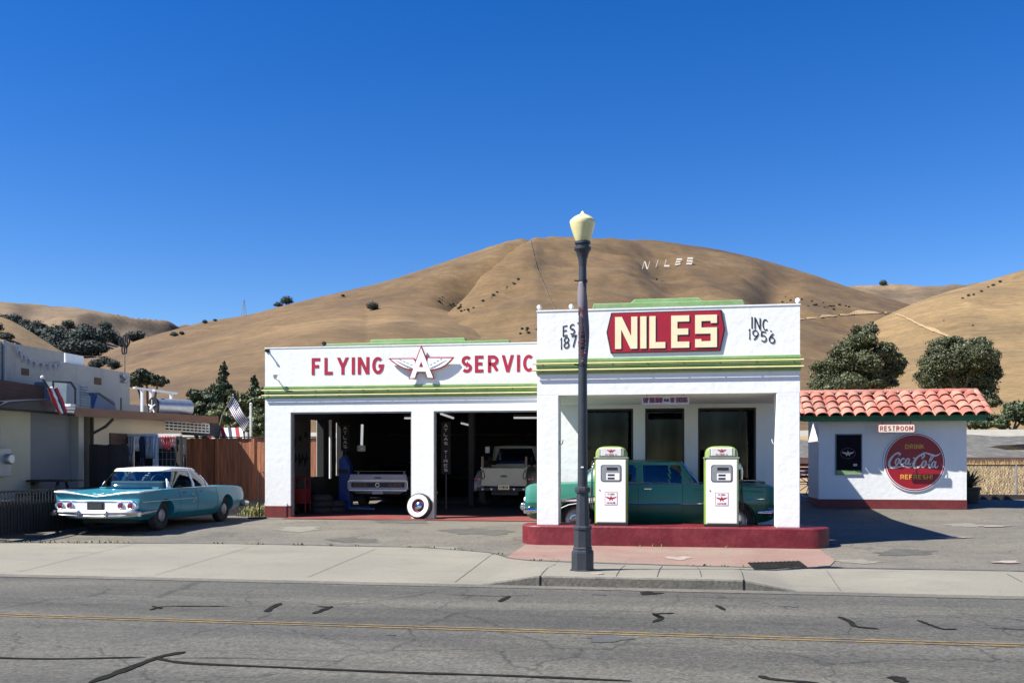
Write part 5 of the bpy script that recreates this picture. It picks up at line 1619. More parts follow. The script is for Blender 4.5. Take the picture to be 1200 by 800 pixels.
fx = MB(); fx.box(WXP+.02, WXP+.14, a[0], b[0], a[1]-.12, a[1]); fx.box(WXP+.02, WXP+.14, a[0], b[0], b[1], b[1]+.08); fx.box(WXP+.02, WXP+.05, b[0]-.05, b[0], b[1]+.08, a[1]-.12)
fx.build('wall_bracket', 'grey_metal', wb_)
a = wp(77, 427); b = wp(101, 421)
MB().box(WXP-.9, WXP-.15, a[0]+.2, b[0]+.1, (z75b+z152)/2+.02, (z75b+z152)/2+.30).build('skylight', 'white_paint', label='low white skylight box on the pale building roof', cat='skylight')
# pennant string across the wall
pn = thing('pennant_string', (WXP+.1, 23.5, 4.0), 'string of small triangular pennants sagging across the pale wall', 'pennants')
pa = [wp(u, v) for u, v in ((14, 402), (22, 412), (30, 419), (40, 424), (52, 426), (62, 426), (70, 424))]
sp = cr([(WXP+.08, p[0], p[1]) for p in pa], 6)
MB().tube(sp, .008, 5).build('cord', 'off_white', pn)
fl = MB()
for i in range(2, len(sp)-2, 4):
    y, z = sp[i][1], sp[i][2]
    fl.add([(WXP+.085, y-.07, z), (WXP+.085, y+.07, z), (WXP+.10, y+.0, z-.24)], [(0, 1, 2)])
fl.build('pennant', 'grey_cloth', pn, solid=.003)

# low building with the brown fascia
LB = -15.0
lb = thing('low_building', (-16, 25, .15), 'low tan building with a flat roof and brown fascia behind the blue car', 'building')
FX = -14.5
f0 = wallx(88, 477, FX); f1 = wallx(256, 488, FX)
ya, yb = f0[0], f1[0]
RZ = (f0[1]+f1[1])/2
def roofz(y): return f0[1]+(f1[1]-f0[1])*(y-ya)/(yb-ya)
mb = MB(); mb.prism_x([(ya, roofz(ya)-.22), (yb, roofz(yb)-.22), (yb, roofz(yb)), (ya, roofz(ya))], FX-.06, FX)
mb.add([(FX-.06, yb-.05, roofz(yb)-.22), (FX-.06, yb, roofz(yb)-.22), (WXP+.5, yb+.4, roofz(yb)-.22), (FX-.06, yb-.05, roofz(yb)), (FX-.06, yb, roofz(yb)), (WXP+.5, yb+.4, roofz(yb))], [(0,1,2),(3,5,4),(1,4,5,2),(0,3,4,1)])
mb.build('fascia', 'fascia_brown', lb)
mb = MB(); mb.add([(FX-.06, ya, roofz(ya)-.05), (FX-.06, yb, roofz(yb)-.05), (WXP, yb, roofz(yb)-.05), (WXP, ya, roofz(ya)-.05), (FX-.06, ya, roofz(ya)-.14), (FX-.06, yb, roofz(yb)-.14), (WXP, yb, roofz(yb)-.14), (WXP, ya, roofz(ya)-.14)], [(0,1,2,3),(4,7,6,5),(0,4,5,1),(1,5,6,2),(2,6,7,3),(3,7,4,0)])
mb.build('flat_roof', 'roof_gravel', lb)
y107 = wallx(107, 510, LB)[0]
yl0, zl0 = wallx(194, 489, LB); yl1, zl1 = wallx(246, 507, LB)
mb = MB()
mb.box(WXP+.05, LB, y107, yl0, .1, roofz(y107)-.15); mb.box(WXP+.05, LB, yl0, 27.3, .1, zl1); 
mb.build('tan_wall', 'wall_tan', lb)
lt = MB()
for k in range(12): 
    y = yl0+(yl1-yl0)*k/11; lt.box(LB-.04, LB-.02, y-.02, y+.02, zl1, roofz(yl0)-.2)
for k in range(4):
    z = zl1+(roofz(yl0)-.2-zl1)*k/3; lt.box(LB-.045, LB-.015, yl0, yl1, z-.02, z+.02)
lt.build('lattice_window', 'off_white', lb)
MB().box(LB-.3, LB-.29, yl0, yl1+1.5, zl1-.1, roofz(yl0)-.17).build('lattice_backing', 'cabin_dark', lb)
a = wallx(128, 507, LB); b = wallx(148, 540, LB)
MB().box(LB, LB+.04, a[0], b[0], .2, a[1]).build('door', 'shingle_brown', lb)
# grey bay and cream bay below the overhang
y40, y93 = wallx(40, 520, LB)[0], wallx(93, 520, LB)[0]
MB().box(WXP+.02, LB-.25, y40, y93, .05, roofz(ya)-.15).build('grey_wall', 'wall_blue_grey', lb)
MB().box(WXP+.02, LB-.1, 18.4, y40, .05, roofz(ya)-.15).build('cream_wall', 'wall_cream', lb)
MB().box(LB-.25, LB-.02, y93, y93+.22, .05, roofz(ya)-.15).build('corner_post', 'wall_grey_white', lb)
MB().tube([(LB+.10, y107-.12, roofz(ya)-.15), (LB+.10, y107-.12, .15)], .045, 8).build('rain_pipe', 'dark_wood', lb)
MB().tube([(FX-.1, y107+.35, roofz(ya)-.22), (FX-.15, y107+.1, roofz(ya)-.42), (LB+.10, y107-.12, roofz(ya)-.62)], .04, 8).build('rain_pipe', 'dark_wood', lb)
# shingled mansard strip and the overhang below it
m0 = wallx(0, 470, -16.2); 
MB().prism_x([(18.4, 3.1), (wallx(70, 470, -16.2)[0], 3.1), (wallx(68, 455, -16.2)[0], 3.62), (18.4, 3.72)], WXP+.01, -16.3).build('shingle_strip', 'shingle_brown', lb)
ov = MB(); ov.box(WXP+.02, FX-.03, 18.4, ya-.01, roofz(ya)-.15, roofz(ya)-.02); ov.build('overhang', 'dark_wood', lb)
# rolled awning, black
a = wallx(5, 476, FX+.1); b = wallx(66, 476, FX+.1)
aw = thing('folded_awning', (FX+.1, (a[0]+b[0])/2, a[1]-.15), 'black folded awning under the brown roof edge at far left', 'awning')
MB().prism_x([(a[0]-.3, a[1]-.05), (b[0], b[1]-.14), (b[0]+.05, b[1]+.04), (b[0]-.25, b[1]+.16), (a[0]+.9, a[1]+.20), (a[0]+.2, a[1]+.12)], FX-.5, FX+.08).build('hood', 'iron_black', aw, bevel=.03)
mb = MB()
for k in range(3): mb.box(FX-.9+k*.02, FX+.06+k*.05, b[0]+.10+k*.18, b[0]+.75-k*.05, b[1]-.12+k*.075, b[1]-.06+k*.075)
mb.build('bracket', 'off_white', aw)

# things standing on the flat roof
def on_roof(u, v): return wallx(u, v, -15.6)
ck = thing('roof_hatch', (-16.2, on_roof(100, 470)[0], RZ), 'blue-grey corrugated stair hatch standing on the low roof', 'roof hatch')
y0_, z0_ = on_roof(79, 474); y1_, z1_ = on_roof(108, 474); zt1 = on_roof(90, 449)[1]
mb = MB(); mb.prism_x([(y0_, RZ-.1), (y1_, RZ-.1), (y1_, zt1-.30), (y1_-.5, zt1), (y0_+.05, zt1+.02)], -16.6, -15.65); mb.build('shell', 'corrugated', ck)
mb = MB()
for k in range(9):
    z = RZ+(zt1-RZ)*(k+.5)/9.5; mb.box(-15.65, -15.62, y0_+.6, y1_-.05*k*.4, z-.012, z+.012)
mb.build('corrugation', 'blue_tarp', ck)
rl = thing('roof_railing', (-15.4, y0_, RZ), 'black bent pipe railing beside the corrugated roof hatch', 'railing')
A = [on_roof(56, 473), on_roof(56, 447), on_roof(77, 448), on_roof(82, 455), on_roof(82, 474)]
MB().tube([(-15.45, p[0], max(p[1], RZ-.05)) for p in A], .03, 8).build('pipe', 'iron_black', rl)
A = [on_roof(104, 462), on_roof(110, 461), on_roof(128, 474)]
MB().tube([(-15.45, p[0], p[1]) for p in A], .03, 8).build('handrail', 'iron_black', rl)
A = on_roof(136, 466); MB().tube([(-15.45, A[0], RZ), (-15.45, A[0], A[1])], .025, 7).build('post', 'iron_black', rl)
ta = MB(); y0_, z0_ = wallx(108, 459, -16.4); y1_, z1_ = wallx(138, 470, -16.4)
ta.prism_x([(y0_, RZ), (y1_, RZ), (y1_-.2, z1_), (y0_+.3, z0_)], -16.9, -16.4); ta.build('roof_tarp', 'blue_tarp', label='low blue tarpaulin draped over a box on the flat roof', cat='tarpaulin')
# drum vent
yv, zv = on_roof(169, 472)
dv = thing('roof_drum', (-15.6, yv, RZ), 'round galvanised drum vent lying on the flat roof', 'roof vent')
d_ = Vector((-.28, .95, 0)).normalized()
rr = .27; c0 = Vector((-15.3, yv, RZ+rr-.03)); c1 = c0+Vector((.62, 1.0, 0))
MB().tube([tuple(c0), tuple(c1)], rr, 20).build('drum', 'galvanised', dv, smooth=40)
MB().tube([tuple(c0-(c1-c0)*.02), tuple(c0+(c1-c0)*.03)], rr+.03, 20).build('rim', 'iron_black', dv, smooth=40)
sp_ = MB()
nrm = (c1-c0).normalized(); e1 = nrm.cross(Vector((0, 0, 1))).normalized(); e2 = Vector((0, 0, 1))
for k in range(5):
    a = 2*pi*k/5+.3; q = c0-nrm*.04
    sp_.tube([tuple(q), tuple(q+(e1*cos(a)+e2*sin(a))*rr*.8)], .022, 6)
sp_.ball(tuple(c0-nrm*.05+Vector((0, 0, -.06))), .07, 8, 6)
sp_.build('fan_blade', 'off_white', dv)
# white pergola frame on the roof
pg = thing('roof_pergola', (-15.8, on_roof(180, 470)[0], RZ), 'thin white pergola frame standing on the flat roof', 'pergola')
for (u0, u1, v, xx) in ((157, 184, 453, -16.0), (180, 207, 456, -15.3)):
    a = wallx(u0, v, xx); b = wallx(u1, v, xx)
    MB().box(xx-.04, xx+.04, a[0], b[0], a[1]-.06, a[1]).build('beam', 'white_paint', pg)
for u, xx, vt in ((166.5, -16.0, 454), (177, -16.0, 454), (200.5, -15.3, 457)):
    a = wallx(u, vt, xx); MB().box(xx-.035, xx+.035, a[0]-.035, a[0]+.035, RZ-.1, a[1]-.06).build('post', 'white_paint', pg)
# rotor mast
am = thing('wind_rotor', (WXP-.3, wp(146, 440)[0], 4.0), 'small black wind rotor with ring vanes on a thin mast above the parapet', 'wind rotor')
ym, zm = wallx(146, 436, WXP-.3); zt_ = wallx(146, 404, WXP-.3)[1]
MB().tube([(WXP-.3, ym, 3.9), (WXP-.3, ym, zt_+.05)], .022, 7).build('mast', 'pale_bark', am)
for k, (dy, dz) in enumerate(((-.22, .06), (-.10, .16), (.10, .05), (-.16, -.18), (.05, -.14), (.13, .16))):
    q = [(WXP-.3+.05*(k % 2), ym+dy+.07*cos(2*pi*i/14), zt_+dz+.14*sin(2*pi*i/14)) for i in range(15)]
    MB().tube(q, .022, 6, cap=False).build('ring_vane', 'iron_black', am)
MB().box(WXP-.33, WXP-.27, ym-.28, ym+.2, zt_-.015, zt_+.015).build('arm', 'iron_black', am)

# flags
def flag_cloth(org, du, dv, w, h, wave, name_prefix, parent, stripes=7, droop=.0):
    """stripes and canton as separate cloth pieces along du (fly) and dv (down)"""
    def P(a, b):
        o_ = Vector(org)+Vector(du)*a*w+Vector(dv)*b*h
        o_ += Vector((0, 1, 0))*wave*sin(a*7+b*1.5)+Vector((0, 0, -1))*droop*a*a
        return tuple(o_)
    n = 13
    for k in range(n):
        b0, b1 = k/n, (k+1)/n
        a0 = .4 if k < 7 else 0.0
        rows = [[P(a0+(1-a0)*i/12, b) for i in range(13)] for b in (b0, b1)]
        MB().grid(rows).build('stripe', 'flag_red_shaded' if k % 2 == 0 else 'flag_white', parent, solid=.003)
    can = MB().grid([[P(.4*i/6, 7/13*j/4) for i in range(7)] for j in range(5)]).build('canton', 'flag_navy', parent, solid=.004)
    stz = MB()
    for i in range(5):
        for j in range(4):
            p = P(.04+.075*i, (j+.5)/4*7/13*.95)
            stz.ball((p[0], p[1]-.006, p[2]), (.022, .006, .022), 5, 4)
    stz.build('star', 'flag_white', can)
Yf = 30.0
pa = wall(260.5, 486, Yf); pb = wall(273, 463.5, Yf)
f1_ = thing('flag', (pa[0], Yf, pa[1]), 'striped flag with a dark canton flying from a slanting pole above the orange fence', 'flag')
MB().tube([(pa[0]-.10, Yf, pa[1]-.35), (pa[0], Yf, pa[1]), (pb[0], Yf, pb[1])], .018, 7).build('pole', 'pale_bark', f1_)
MB().ball((pb[0], Yf, pb[1]+.03), .035, 8, 6).build('finial', 'galvanised', f1_)
dn = (Vector((pa[0], 0, pa[1]))-Vector((pb[0], 0, pb[1]))).normalized()
q = wall(291, 489, Yf); du = (Vector((q[0], 0, q[1]))-Vector((pb[0], 0, pb[1]))).normalized()
flag_cloth((pb[0], Yf-.02, pb[1]), du, Vector((dn.x, 0, dn.z)), 1.0, .44, .05, 'f', f1_, droop=.06)
# furled flag on the shop front
FY = wallx(52, 450, FX+.1)
pa = wallx(45, 443, FX+.2); pb = wallx(71, 486, FX+.2)
f2_ = thing('furled_flag', (FX+.2, pb[0], pb[1]), 'furled red and white flag hanging from an angled black pole at far left', 'flag')
MB().tube([(FX+.2, pb[0]+.02, pb[1]+.20), (FX+.3, pa[0], pa[1])], .022, 7).build('pole', 'iron_black', f2_)
MB().ball((FX+.3, pa[0], pa[1]+.02), .045, 8, 6).build('finial', 'off_white', f2_)
for k, (m_, o_) in enumerate((('flag_red', -.05), ('flag_white', .0), ('flag_navy', .05), ('flag_red', .09))):
    p = [(FX+.27+o_*.6, wallx(57+i*3.2, 455+i*7.6, FX+.2)[0]+o_, wallx(57+i*3.2, 455+i*7.6, FX+.2)[1]+.03*((i+k) % 2)) for i in range(5)]
    MB().tube(cr(p, 4), [.03, .035, .04, .045, .05, .05, .05, .055, .05, .05, .045, .045, .04, .04, .035, .03, .025][:len(cr(p, 4))], 7).build('cloth_fold', m_, f2_, smooth=60)

# fences
def board_fence(x0, x1, Y, z0, z1, m, label, name, bw, posts, y_of=None, gap=.006):
    t = thing(name, ((x0+x1)/2, Y, z0), label, 'fence')
    mb = MB(); x = x0; rr = random.Random(3)
    while x < x1-.01:
        w_ = min(bw*(.85+.3*rr.random()), x1-x)
        mb.box(x, x+w_-gap, Y+rr.uniform(-.008, .008), Y+.025+rr.uniform(-.008, .008), z0, z1+rr.uniform(-.012, .012)); x += w_
    mb.build('boards', m, t)
    rl_ = MB()
    for z in (z0+.25, z1-.25): rl_.box(x0, x1, Y+.04, Y+.09, z-.04, z+.04)
    rl_.build('rail', m, t)
    for xp in posts: MB().box(xp-.05, xp+.05, Y-.05, Y+.04, z0, z1+.02).build('post', m, t)
    return t
fx0, ft_ = wall(205, 513.5, 29.0); fx1 = -10.95
of = board_fence(fx0, fx1, 29.0, .40, ft_, 'redwood', 'tall orange-brown board fence behind the blue car', 'board_fence', .135, [wall(254.5, 520, 29)[0], wall(297, 520, 29)[0], fx1-.05])
MB().box(fx0, fx1, 28.94, 29.10, ft_+.015, ft_+.05).build('cap_rail', 'dark_wood', of)
dx0, _ = wall(104.5, 520, 22.4); dx1, dt = wall(151, 520.5, 22.4)
board_fence(dx0, dx1, 22.4, .1, dt, 'dark_wood', 'weathered dark board fence between low building and blue car', 'dark_fence', .13, [])
# frame hung with clothes
fr0, fzt = wall(150, 508.5, 24.3); fr1, _ = wall(212, 509, 24.3)
cf = thing('clothes_rack', ((fr0+fr1)/2, 24.3, .1), 'timber frame with a pale top beam beside the orange fence', 'frame')
MB().box(fr0, fr1, 24.26, 24.36, fzt-.06, fzt+.01).build('beam', 'off_white', cf)
for x, m_ in ((fr0+.05, 'fascia_brown'), (fr1-.05, 'dark_wood')): MB().box(x-.06, x+.06, 24.25, 24.37, .1, fzt-.06).build('post', m_, cf)
MB().box(fr0+.01, fr1-.02, 24.62, 24.66, .1, fzt-.1).build('backing', 'cabin_dark', cf)
gl_ = MB()
for k in range(7):
    x = fr0+(fr1-fr0)*(.5+.48*k/6); gl_.box(x-.008, x+.008, 24.5, 24.51, .2, fzt-.3)
for k in range(8):
    z = fzt-.3-k*.2; gl_.box(fr0+(fr1-fr0)*.5, fr1-.1, 24.5, 24.51, z-.008, z+.008)
gl_.build('wire_grid', 'galvanised', cf)
rr = random.Random(8)
cl = [(.08, .14, .75, 'grey_cloth', 'long pale grey streamer at the left end of the frame'), (.20, .10, .40, 'flag_white', 'short white cloth hanging on the frame'), (.30, .10, 1.2, 'navy_cloth', 'long navy garment hanging on the frame'), (.45, .26, .6, 'grey_cloth', 'wide grey shirt hanging on the frame'), (.55, .14, 1.3, 'off_white', 'long off-white cloth hanging on the frame'), (.66, .12, .32, 'pink_cloth', 'short pink cloth hanging on the frame'), (.76, .13, .38, 'rust_red', 'short red cloth hanging on the frame'), (.87, .12, .28, 'pink_cloth', 'small pink rag at the right end of the frame')]
for f, wd, ln_, m_, lb_ in cl:
    xc = fr0+(fr1-fr0)*f; w_ = (fr1-fr0)*wd
    rows = [[(xc-w_/2*(1-.3*j/6)+w_*(1-.3*j/6)*i/8, 24.23+.03*sin(i*2.1+j*.5), fzt-.06-ln_*j/6-.05*rr.random()*(j == 6)) for i in range(9)] for j in range(7)]
    MB().grid(rows).build('hanging_cloth', m_, solid=.006, smooth=60, label=lb_, cat='cloth', group='cloths hung on the frame')
# striped cloth canopy and pole behind the orange fence
tx0, tz = wall(226, 506, 30.6); tx1, _ = wall(287, 506, 30.6); th = wall(287, 515, 30.6)[1]
tt = thing('striped_canopy', ((tx0+tx1)/2, 30.6, th), 'red, white and dark striped cloth canopy showing above the orange fence', 'canopy')
nst = 10
MB().add([(tx0, 30.4, tz+.0), (tx0+(tx1-tx0)*.45, 30.4, tz+.09), (tx0+(tx1-tx0)*.45, 31.2, tz+.12), (tx0, 31.2, tz+.02)], [(0, 1, 2, 3)]).build('pale_top', 'off_white', tt, solid=.02)
for k in range(nst):
    a, b = .28+.68*k/nst, .28+.68*(k+1)/nst
    A_ = tx0+(tx1-tx0)*a; B_ = tx0+(tx1-tx0)*b
    zt0, zt1_ = tz+.09*min(1, a*2), tz+.09*min(1, b*2)
    MB().add([(A_, 30.55, zt0+.05), (B_, 30.55, zt1_+.05), (B_+.22, 30.3, th-.25), (A_+.22, 30.3, th-.25)], [(0, 1, 2, 3)]).build('stripe', ('flag_red', 'flag_white', 'flag_navy', 'flag_white')[k % 4], tt, solid=.01)
for x in (tx0+.1, tx1-.1): MB().box(x-.04, x+.04, 30.9, 30.98, .45, tz).build('leg', 'off_white', tt)
x, z = wall(294, 474, 29.6)
fp = thing('white_pole', (x, 29.6, .45), 'plain white pole rising behind the orange fence near the garage', 'pole')
MB().tube([(x, 29.6, .4), (x, 29.6, z)], .04, 9).build('shaft', 'off_white', fp); MB().ball((x, 29.6, z+.02), .05, 8, 6).build('cap', 'off_white', fp)
# electric meter at the far left
my, mz = wallx(6, 540, LB+.0)
em_ = thing('electric_meter', (LB, my, 1.2), 'grey electric meter box with conduit on the cream wall at far left', 'electric meter')
MB().box(LB-.1, LB+.08, my-.28, my+.12, mz-.35, mz+.30).build('meter_box', 'grey_metal', em_, bevel=.01)
MB().lathe([(.12, 0), (.12, .09), (.10, .11), (0, .11)], 16, (LB+.08, my-.02, mz+.05), axis='x').build('dial', 'galvanised', em_, smooth=40)
MB().tube([(LB+.0, my-.2, mz+.30), (LB+.0, my-.2, 2.6)], .03, 7).build('conduit', 'grey_metal', em_)
# iron fence and tables on the terrace
ifn = thing('iron_fence', (-13.45, 20, .03), 'low black iron railing fence along the terrace left of the blue car', 'fence')
FXI, fy0, fy1 = -13.45, 16.95, 23.3
izt = 1.04
def fbar(mb, p, q, r): mb.box(min(p[0], q[0])-r, max(p[0], q[0])+r, min(p[1], q[1])-r, max(p[1], q[1])+r, p[2], q[2])
for nm_, p0, p1 in (('side_panel', (FXI, fy0), (FXI, fy1)), ('front_panel', (-21.5, fy0), (FXI-.05, fy0))):
    mb = MB(); fbar(mb, (*p0, izt-.04), (*p1, izt), .018); fbar(mb, (*p0, .10), (*p1, .14), .018)
    L_n = math.hypot(p1[0]-p0[0], p1[1]-p0[1]); n = int(L_n/.10)
    for k in range(n+1):
        x, y = p0[0]+(p1[0]-p0[0])*k/n, p0[1]+(p1[1]-p0[1])*k/n
        mb.box(x-.009, x+.009, y-.009, y+.009, .14, izt-.04)
    mb.build(nm_, 'iron_black', ifn)
for x, y in ((FXI, fy0), (FXI, fy0+2.1), (FXI, fy0+4.2), (FXI, fy1), (FXI-2.2, fy0)): MB().box(x-.03, x+.03, y-.03, y+.03, 0, izt+.05).build('post', 'iron_black', ifn)
MB().box(FXI-.06, FXI-.045, fy0+.05, fy1, .12, .80).build('shade_sheet', 'cabin_dark', ifn)  # dark sheet added to stand in for the deep shade behind the railing
def table(cx, cy, z, label, L=1.9):
    t = thing('picnic_table', (cx, cy, .02), label, 'table', 'dark picnic tables on the terrace')
    mb = MB()
    for k in range(5): mb.box(cx-L/2, cx+L/2, cy-.38+k*.155, cy-.24+k*.155, z-.045, z)
    mb.build('tabletop', 'table_wood', t)
    for sy in (-.72, .55): MB().box(cx-L/2, cx+L/2, cy+sy, cy+sy+.2, z-.36, z-.32).build('seat', 'table_wood', t)
    for sx in (-L*.36, L*.36):
        for q in (1, -1): MB().tube([(cx+sx, cy+q*.15, z-.05), (cx+sx, cy+q*.6, .03)], .035, 6).build('leg', 'table_wood', t)
table(wall(38, 570, 20.6)[0], 20.6, wall(30, 561.5, 20.6)[1], 'dark picnic table under the grey wall, nearest the blue car', 2.2)
table(wall(5, 570, 20.2)[0]-.4, 20.2, wall(5, 566, 20.2)[1], 'dark picnic table cut off by the left edge of the photo', 1.8)
table(-14.75, 18.0, .80, 'dark picnic table at the front end of the terrace behind the iron railing', 1.7)
# signpost and weeds by the garage corner
sx_, _ = wall(305, 560, 24.1)
spn = thing('short_post', (sx_, 24.05, .1), 'thin dark metal stake with a small bracket beside the garage corner', 'post')
MB().tube([(sx_, 24.05, .08), (sx_, 24.05, 1.35)], .016, 6).build('stake', 'iron_black', spn); MB().tube([(sx_, 24.05, 1.30), (sx_+.12, 24.02, 1.36), (sx_+.15, 24.02, 1.30)], .012, 6).build('bracket', 'iron_black', spn)
MB().tube(cr([(sx_-.25, 23.9, .11), (sx_, 23.85, .12), (sx_+.25, 23.95, .12)], 4), .03, 6).build('foot_hose', 'tyre_rubber', spn)
a, b = wall(306, 528, GY+.1), wall(310.5, 556, GY+.1)
MB().box(GX0-.14, GX0-.002, GY+.3, GY+.75, b[1], a[1]).build('utility_box', 'white_paint', bevel=.012, label='narrow white utility box on the garage side wall near its corner', cat='utility box')
# ------------------------------------------------------------------ vehicles
def body_mesh(keys, name, mats, parent, wheels, arch_r, cut_w=.30, split=None, sharp=28, step=.07, arch_sq=None):
    """keys: (x, ws, z0, wm, zm, wc, zc, wb, zb, wi, zi, zt). Loft of the whole lower body, wheel openings cut out."""
    K = sorted(keys, key=lambda k: k[0])
    xs_ = [k[0] for k in K]
    P = cr(K, 10)
    # resample
    arr = np.array(P); o = np.argsort(arr[:, 0]); arr = arr[o]
    X = np.unique(np.concatenate([np.arange(xs_[0], xs_[-1], step), xs_]))
    V = [np.interp(X, arr[:, 0], arr[:, i]) for i in range(1, 12)]
    ws, z0, wm, zm, wc, zc, wb, zb, wi, zi, zt = V
    rings = []
    for i in range(len(X)):
        h = [(0, z0[i]), (ws[i]-.05, z0[i]), (ws[i], z0[i]+.03)]
        if split is not None:
            f = (split-z0[i]-.03)/(zm[i]-z0[i]-.03)
            pass
        h += [(ws[i]*.25+wm[i]*.75+.003, z0[i]*.45+zm[i]*.55), (wm[i], zm[i]), ((wm[i]+wc[i])/2+.006, (zm[i]+zc[i])/2), (wc[i], zc[i]), (wc[i]*.35+wb[i]*.65+.006, zc[i]*.4+zb[i]*.6), (wb[i], zb[i]),
              (wb[i]-.05, zb[i]+.012+.25*(zi[i]-zb[i])), (wi[i], zi[i]), (wi[i]*.5, zi[i]*.45+zt[i]*.55), (0, zt[i])]
        ring = [(X[i], y, z) for y, z in h] + [(X[i], -y, z) for y, z in h[-2:0:-1]]
        rings.append(ring)
    n = len(rings[0])
    mb = MB()
    vs = [p for r in rings for p in r]
    fs = []
    for i in range(len(rings)-1):
        for k in range(n): fs.append((i*n+k, (i+1)*n+k, (i+1)*n+(k+1) % n, i*n+(k+1) % n))
    fs.append(tuple(range(n))); fs.append(tuple((len(rings)-1)*n+k for k in range(n-1, -1, -1)))
    mb.add(vs, fs)
    o = mb.build(name, mats[0], parent, local=True)
    cut = MB()
    for (wx, wy, wz) in wheels:
        for s in (1, -1):
            cut.lathe([(arch_r, 0), (arch_r, cut_w)], 28, (wx, s*wy+(0 if s > 0 else -cut_w), wz), axis='y')
    if wheels:
        c = cut.build('cutter', mats[0], parent, local=True)
        md = o.modifiers.new('cut', 'BOOLEAN'); md.object = c; md.operation = 'DIFFERENCE'; md.solver = 'EXACT'
        bpy.context.view_layer.update()
        dg = bpy.context.evaluated_depsgraph_get()
        me = bpy.data.meshes.new_from_object(o.evaluated_get(dg))
        o.modifiers.clear(); old = o.data; o.data = me; bpy.data.meshes.remove(old)
        bpy.data.objects.remove(c)
    me = o.data
    me.materials.clear()
    for m_ in mats: me.materials.append(M[m_])
    if split is not None and len(mats) > 1:
        bm = bmesh.new(); bm.from_mesh(me)
        bmesh.ops.bisect_plane(bm, geom=bm.verts[:]+bm.edges[:]+bm.faces[:], plane_co=(0, 0, split), plane_no=(0, 0, 1))
        for f in bm.faces: f.material_index = 1 if f.calc_center_median().z < split else 0
        bm.to_mesh(me); bm.free()
    me.shade_smooth(); me.set_sharp_from_angle(angle=radians(sharp))
    def side(x, z):
        i = int(np.argmin(abs(X-x)))
        h = sorted([(p[2], p[1]) for p in rings[i][2:9]])
        return float(np.interp(z, [a[0] for a in h], [a[1] for a in h]))
    return o, side

def greenhouse(parent, belt, roof, crown, roof_m, glass_m, wins, n_exp=5.0, bulge=.35, front_w=.82, back_w=.84, N=200, name='roof'):
    """belt/roof = (x0, x1, half width, z). Glazing and pillars between two rounded rings, a domed roof on top."""
    K = 8
    def ring(b, grow=0.0):
        x0, x1, w_, z = b
        cx, a = (x0+x1)/2, (x1-x0)/2+grow
        w_ = w_+grow
        Q = []
        for k in range(721):
            t = 2*pi*k/720
            c, s = cos(t), sin(t)
            Q.append((cx+a*sgn(c)*abs(c)**(2/n_exp), w_*sgn(s)*abs(s)**(2/n_exp)))
        Q = np.array(Q); L_ = np.concatenate([[0], np.cumsum(np.hypot(*np.diff(Q, axis=0).T))])
        f = np.linspace(0, L_[-1], N+1)[:-1]
        return [(float(x), float(y), z) for x, y in zip(np.interp(f, L_, Q[:, 0]), np.interp(f, L_, Q[:, 1]))]
    def rows(grow):
        A, B = ring(belt, grow), ring(roof, grow)
        out = []
        for j in range(K+1):
            f = j/K
            g_ = f - bulge*f*(1-f)*.9
            out.append([(A[k][0]+(B[k][0]-A[k][0])*g_, A[k][1]+(B[k][1]-A[k][1])*g_, A[k][2]+(B[k][2]-A[k][2])*f) for k in range(N)])
        return out
    inner, outer = rows(-.006), rows(.006)
    cls = {}
    bx0, bx1, bw, _ = belt
    cx, a = (bx0+bx1)/2, (bx1-bx0)/2
    A = ring(belt)
    for k in range(N):
        x = (A[k][0]+A[(k+1) % N][0])/2; y = (A[k][1]+A[(k+1) % N][1])/2
        for j in range(K):
            c = 'pillar'
            mx = (inner[j][k][0]+inner[j+1][k][0])/2
            if j >= K-1: c = 'pillar'
            elif abs(y) < bw*front_w and x > cx+a*.5 and x > bx1-.25: c = 'windscreen'
            elif abs(y) < bw*back_w and x < bx0+.25: c = 'rear_window'
            elif abs(y) > bw*.80:
                for i, (w0, w1) in enumerate(wins):
                    if w0 <= mx <= w1: c = 'side_window%d%s' % (i, 'a' if y > 0 else 'b')
            cls.setdefault(c, []).append((j, k))
    pil = MB()
    vs = [p for r in outer for p in r]
    fs = [(j*N+k, j*N+(k+1) % N, (j+1)*N+(k+1) % N, (j+1)*N+k) for j, k in cls['pillar']]
    # dome
    top = outer[-1]; rcx = (roof[0]+roof[1])/2
    base = len(vs); Rn = 8
    for i in range(1, Rn+1):
        s = 1-i/Rn
        for k in range(N):
            vs.append((rcx+(top[k][0]-rcx)*s, top[k][1]*s, roof[3]+crown*(1-s**2.2)))
    for i in range(Rn):
        o0 = K*N if i == 0 else base+(i-1)*N
        o1 = base+i*N
        for k in range(N): fs.append((o0+k, o0+(k+1) % N, o1+(k+1) % N, o1+k))
    used = sorted({i for f in fs for i in f}); mp = {u: i for i, u in enumerate(used)}
    pil.add([vs[u] for u in used], [tuple(mp[i] for i in f) for f in fs])
    ro = pil.build(name, roof_m, parent, local=True, smooth=45, solid=.02)
    for c, fl_ in cls.items():
        if c == 'pillar': continue
        vs = [p for r in inner for p in r]
        fs = [(j*N+k, j*N+(k+1) % N, (j+1)*N+(k+1) % N, (j+1)*N+k) for j, k in fl_]
        used = sorted({i for f in fs for i in f}); mp = {u: i for i, u in enumerate(used)}
        g_ = MB().add([vs[u] for u in used], [tuple(mp[i] for i in f) for f in fs])
        g_.build(c.rstrip('ab0123456789') if c.startswith('side') else c, glass_m, parent, local=True, smooth=60)
    return ro

